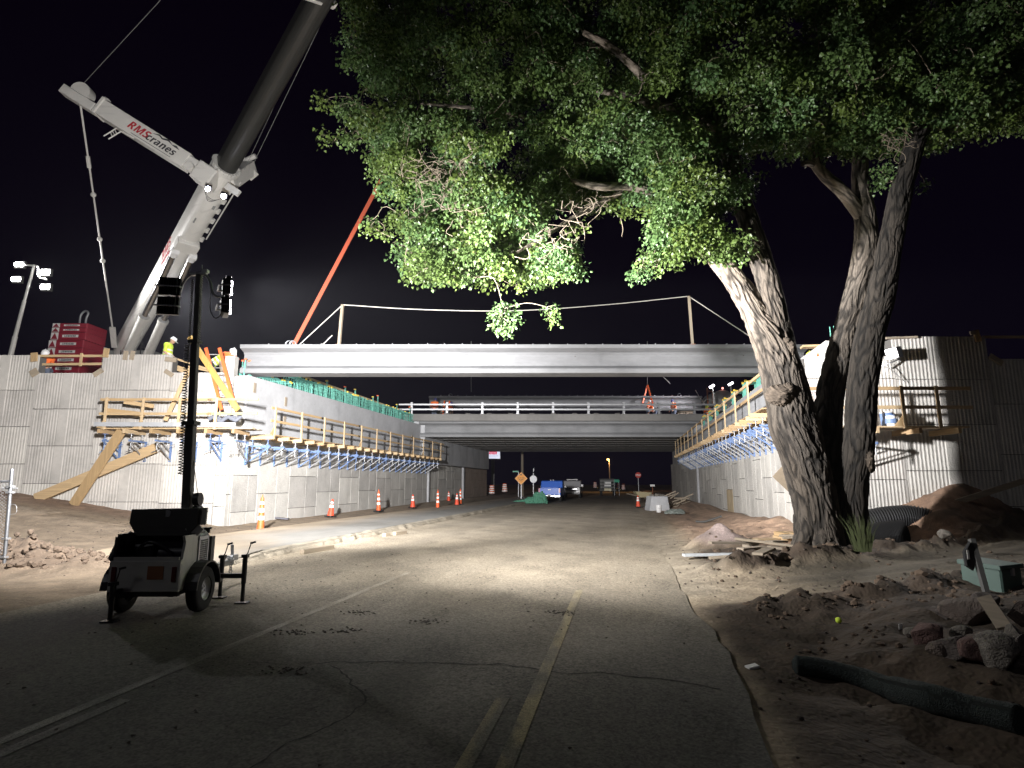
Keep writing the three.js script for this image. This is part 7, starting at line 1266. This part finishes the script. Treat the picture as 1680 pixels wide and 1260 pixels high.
  obj('block', prism([[-0.62, 0], [0.62, 0], [0.5, 0.86], [-0.46, 0.86]], 1.1, 0.03), C.cap, blk); obj('fragment', [bev(0.3, 0.14, 0.24, 0.02, 0.05, 0.93, 0.1, 0.2, 0.5), bev(0.2, 0.1, 0.3, 0.02, -0.25, 0.91, -0.1, 0.1, 0.9), bev(0.18, 0.1, 0.2, 0.02, 0.3, 0.91, 0.2, 0, 0.2)], C.rock[2], blk);
  const wbp = ground0(1050, 826, 0), wb = thing('wheelbarrow', 'tan wheelbarrow on the right verge beyond the cone', 'wheelbarrow', wbp.x + 0.3, 0, wbp.z - 2, 0.3);
  obj('tray', prism([[-0.75, 0.95], [0.7, 0.85], [0.45, 0.5], [-0.35, 0.42], [-0.6, 0.7]], 0.8, 0.03), M('barrow_tan', 0.42, 0.36, 0.22, { rough: 0.7 }), wb); obj('wheel', lathe([[0.1, -0.04], [0.19, -0.04], [0.19, 0.04], [0.1, 0.04]], 20).rotateX(Math.PI / 2).translate(0.55, 0.19, 0), C.rubber, wb); obj('handle', [bar(V(0.6, 0.3, 0.25), V(-1.3, 0.75, 0.3), 0.04), bar(V(0.6, 0.3, -0.25), V(-1.3, 0.75, -0.3), 0.04)], C.woodOld[0], wb); obj('leg', [bar(V(-0.3, 0.5, 0.25), V(-0.4, 0, 0.27), 0.04), bar(V(-0.3, 0.5, -0.25), V(-0.4, 0, -0.27), 0.04)], C.dark, wb);
  const heap = ground0(1118, 838, 0);
  for (let i = 0; i < 16; i++) { const o = obj('debris_stick', bev(rr(0.6, 1.3), rr(0.05, 0.09), rr(0.06, 0.12), 0.004, 0, 0, 0, 0, 0, rr(-0.1, 0.75)), C.woodOld[i % 3]); o.position.set(heap.x + rr(-0.7, 0.5), 0.16 + 0.05 * i, heap.z - 0.8 + rr(-0.7, 0.5)); o.rotation.y = rr(-0.6, 0.9); tag(o, 'weathered stick in the tangled heap of scrap wood at the far right wall', 'stick', 'sticks of the scrap wood heap'); }
  { const p = ground0(1108, 843, 0.05), g = new THREE.IcosahedronGeometry(0.5, 4), P = g.attributes.position; for (let i = 0; i < P.count; i++) { const k = 0.5 + 0.9 * fbm(P.getX(i) * 5 + 3, P.getZ(i) * 5 + P.getY(i) * 4, 3, 88); P.setXYZ(i, P.getX(i) * k, Math.abs(P.getY(i)) * k * 0.5, P.getZ(i) * k); } g.computeVertexNormals(); const o = obj('plastic_sheet', g, M('grey_green_sheet', 0.22, 0.25, 0.23, { rough: 0.5 })); o.position.copy(p); tag(o, 'crumpled grey green sheet in front of the scrap wood heap', 'plastic sheet'); }
  for (const [px, py, w, lab] of [[1066, 830, 0.5, 'slab of broken concrete left of the grey block'], [1092, 820, 0.7, 'dark lump of rubble behind the grey concrete block'], [1060, 836, 0.3, 'small broken chunk beside the orange cone on the right'], [1066, 812, 0.6, 'reddish heap piece behind the wheelbarrow']]) { const p = ground0(px, py, 0); stone('rubble_chunk', lab, p.x, 0.12, p.z, V(w, w * 0.5, w * 0.7), C.rock[lab.includes('reddish') ? 1 : 3], null, 'rubble'); }
  // black hoses heaped by the left wall, green netting at the pickup, green hose under the light tower
  { const o = thing('hose_coil', 'coils of black hose heaped at the foot of the left wall under the bridge', 'hose'), p = ground0(781, 812, 0.3), g = []; for (let i = 0; i < 7; i++) g.push(new THREE.TorusGeometry(rr(0.5, 0.75), 0.07, 8, 28).rotateX(Math.PI / 2 + rr(-0.3, 0.3)).scale(1.4, 1, 1).translate(p.x + rr(-0.3, 0.3), p.y + 0.08 + i * 0.08, p.z + rr(-0.2, 0.2))); obj('hose', g, C.plastic, o); }
  { const p = ground0(884, 826, 0.02), o = thing('netting_pile', 'heap of green safety netting on the kerb behind the blue pickup', 'netting', p.x, p.y, p.z); const lump = (x, z, sx, sy, sz, s) => { const g = new THREE.IcosahedronGeometry(1, 6), P = g.attributes.position; for (let i = 0; i < P.count; i++) { const k = 0.62 + 0.7 * fbm(P.getX(i) * 3 + s, P.getZ(i) * 3 + P.getY(i) * 5, 4, 89); P.setXYZ(i, P.getX(i) * k * sx, Math.abs(P.getY(i)) * k * sy, P.getZ(i) * k * sz); } g.computeVertexNormals(); return g.translate(x, 0, z); }; obj('netting', [lump(0.1, 0, 0.6, 0.95, 0.5, 3), lump(-0.65, 0.1, 0.6, 0.5, 0.4, 7), lump(-1.4, 0.2, 0.7, 0.3, 0.4, 11)], C.netGreen, o); }
  { const o = thing('fabric_roll', 'flat green cloth roll lying under the light tower trailer', 'cloth roll'), p = ground0(265, 962, 0), q = ground0(322, 954, 0); obj('roll', [bar(p.clone().add(V(-0.3, 0.05, 0)), q.clone().add(V(0.25, 0.05, 0)), 0.16, 0.1), pipe([p.clone().add(V(-0.3, 0.06, 0.1)), p.clone().lerp(q, 0.5).add(V(0, 0.1, 0.12)), q.clone().add(V(0.3, 0.04, 0.1))], 0.06, 16, 8)], C.netGreen, o); }
  // clods: loose lumps on the dirt heap
  { const g = []; for (let i = 0; i < 260; i++) { const a = rr(0, 6.28), r = Math.sqrt(rnd()), x = -11.6 + 2.0 * r * Math.cos(a), z = -9.9 + 0.85 * r * Math.sin(a), s = rr(0.02, 0.085); const q = new THREE.DodecahedronGeometry(s, 0).scale(rr(0.7, 1.3), rr(0.6, 1), rr(0.7, 1.3)).rotateY(rr(0, 6)); g.push(q.translate(x, groundY(x, z) + s * 0.3, z)); } const o = stuff(obj('soil_clods', g, M('clod_soil', 0.15, 0.11, 0.08, { rough: 0.98, bump: 'clods', bsize: 0.3, bh: 0.02 }))); tag(o, 'brown clods of dug soil heaped beside the fence on the left', 'soil heap'); }
  { const g = []; for (let i = 0; i < 4200; i++) { const x = rr(1.5, 9), z = rr(-15.5, -3), dl = Math.abs(z - laneZ(x)); if (dl < 1.3 && rnd() < 0.96) continue; if (dl > 2.1 && rnd() < 0.6) continue; const n = fbm(x * 0.9 + 40, z * 0.9, 4, 91); if (n < 0.47 && rnd() < 0.8) continue; const s = rr(0.01, 0.042) * (rnd() < 0.06 ? 1.9 : 1); g.push(new THREE.DodecahedronGeometry(s, 0).scale(rr(0.7, 1.4), rr(0.5, 0.9), rr(0.7, 1.4)).rotateY(rr(0, 6)).translate(x, groundY(x, z) + s * 0.25, z)); } const o = stuff(obj('soil_clods', g, M('dark_clod', 0.10, 0.07, 0.048, { rough: 0.98 }))); tag(o, 'dark clods strewn over the banks on both sides of the dirt lane', 'soil'); }
  { const g = []; for (let i = 0; i < 900; i++) { const left = rnd() < 0.25, x = left ? rr(-17, -8) : rr(0.9, 7), z = left ? rr(-19, -9) : rr(-18, -3), s = rr(0.006, 0.028); g.push(new THREE.TetrahedronGeometry(s, 1).scale(1, 0.7, 1).rotateY(rr(0, 6)).translate(x, groundY(x, z) + s * 0.3, z)); } const o = stuff(obj('gravel', g, C.rock[0])); tag(o, 'small stones scattered over the bare soil', 'gravel'); }
  { const g = []; for (let i = 0; i < 420; i++) { const x = rr(-7.4, 0.7), z = -2.5 - 11 * rnd() ** 1.2, s = rr(0.005, 0.02); g.push(new THREE.TetrahedronGeometry(s, 0).scale(1.3, 0.5, 1).rotateY(rr(0, 6)).translate(x, 0.004 + s * 0.2, z)); } for (const [px, py] of [[590, 1005], [560, 1035], [480, 1038], [470, 1100], [925, 1005], [700, 1020]]) { const p = ground0(px, py, 0); for (let i = 0; i < 40; i++) { const s = rr(0.006, 0.022), a = rr(0, 6.28), r = 0.16 * rnd(); g.push(new THREE.TetrahedronGeometry(s, 0).scale(1.3, 0.6, 1).translate(p.x + 1.6 * r * Math.cos(a), 0.005, p.z + r * Math.sin(a))); } } const o = stuff(obj('road_debris', g, M('dark_crumb', 0.06, 0.05, 0.04))); tag(o, 'dark crumbs and grit scattered over the asphalt', 'debris'); }
}
// chain link fence end at the left edge
{
  const b = onGround(6, 934), d = b.dot(OFF), t0 = sight(20, 770, d), t = thing('chain_link_fence', 'end post and mesh of a chain link fence at the left edge', 'fence');
  const base = b.clone(), top = sight(20, 769, d), dir = V(-0.97, 0, 0.24);
  const FG = M('fence_steel', 0.28, 0.29, 0.31, { metal: 0.8, rough: 0.45, map: 'scuff', size: 0.5 });
  obj('end_post', rod(base, top, 0.03, 0.03, 12), FG, t);
  const up = top.clone().sub(base), P = (s, h) => base.clone().addScaledVector(up, h).addScaledVector(dir, s);
  obj('rail', [rod(P(0, 0.87), P(2.5, 0.87), 0.022, 0.022, 8), rod(P(0, 0.1), P(2.5, 0.1), 0.02, 0.02, 8)], FG, t);
  obj('clamp', [0.82, 0.76, 0.3, 0.12].map((h) => bx(0.1, 0.035, 0.1, P(0, h).x, P(0, h).y, P(0, h).z)).concat([rod(P(-0.12, 0.8), P(0.16, 0.8), 0.014), pipe([P(0.02, 0.64), P(-0.12, 0.63), P(-0.13, 0.55), P(-0.02, 0.54)], 0.004, 12, 4)]), C.galv, t);
  const w = []; const L = 2.5, H = up.length(), st = 0.07; for (let k = -Math.ceil(H / st); k < L / st; k++) for (const s of [1, -1]) { const a0 = k * st, q = []; for (const [x, h] of [[a0, 0], [a0 + H, H]]) q.push([x, h]); let x0 = Math.max(0, a0), x1 = Math.min(L, a0 + H); if (x1 <= x0) continue; const h0 = (x0 - a0) / H, h1 = (x1 - a0) / H; w.push(rod(P(x0, s > 0 ? 0.1 + 0.77 * h0 : 0.87 - 0.77 * h0), P(x1, s > 0 ? 0.1 + 0.77 * h1 : 0.87 - 0.77 * h1), 0.0028, 0.0028, 4)); }
  stuff(obj('wire_mesh', w, C.galv, t));
}
renderer.render(scene, camera);
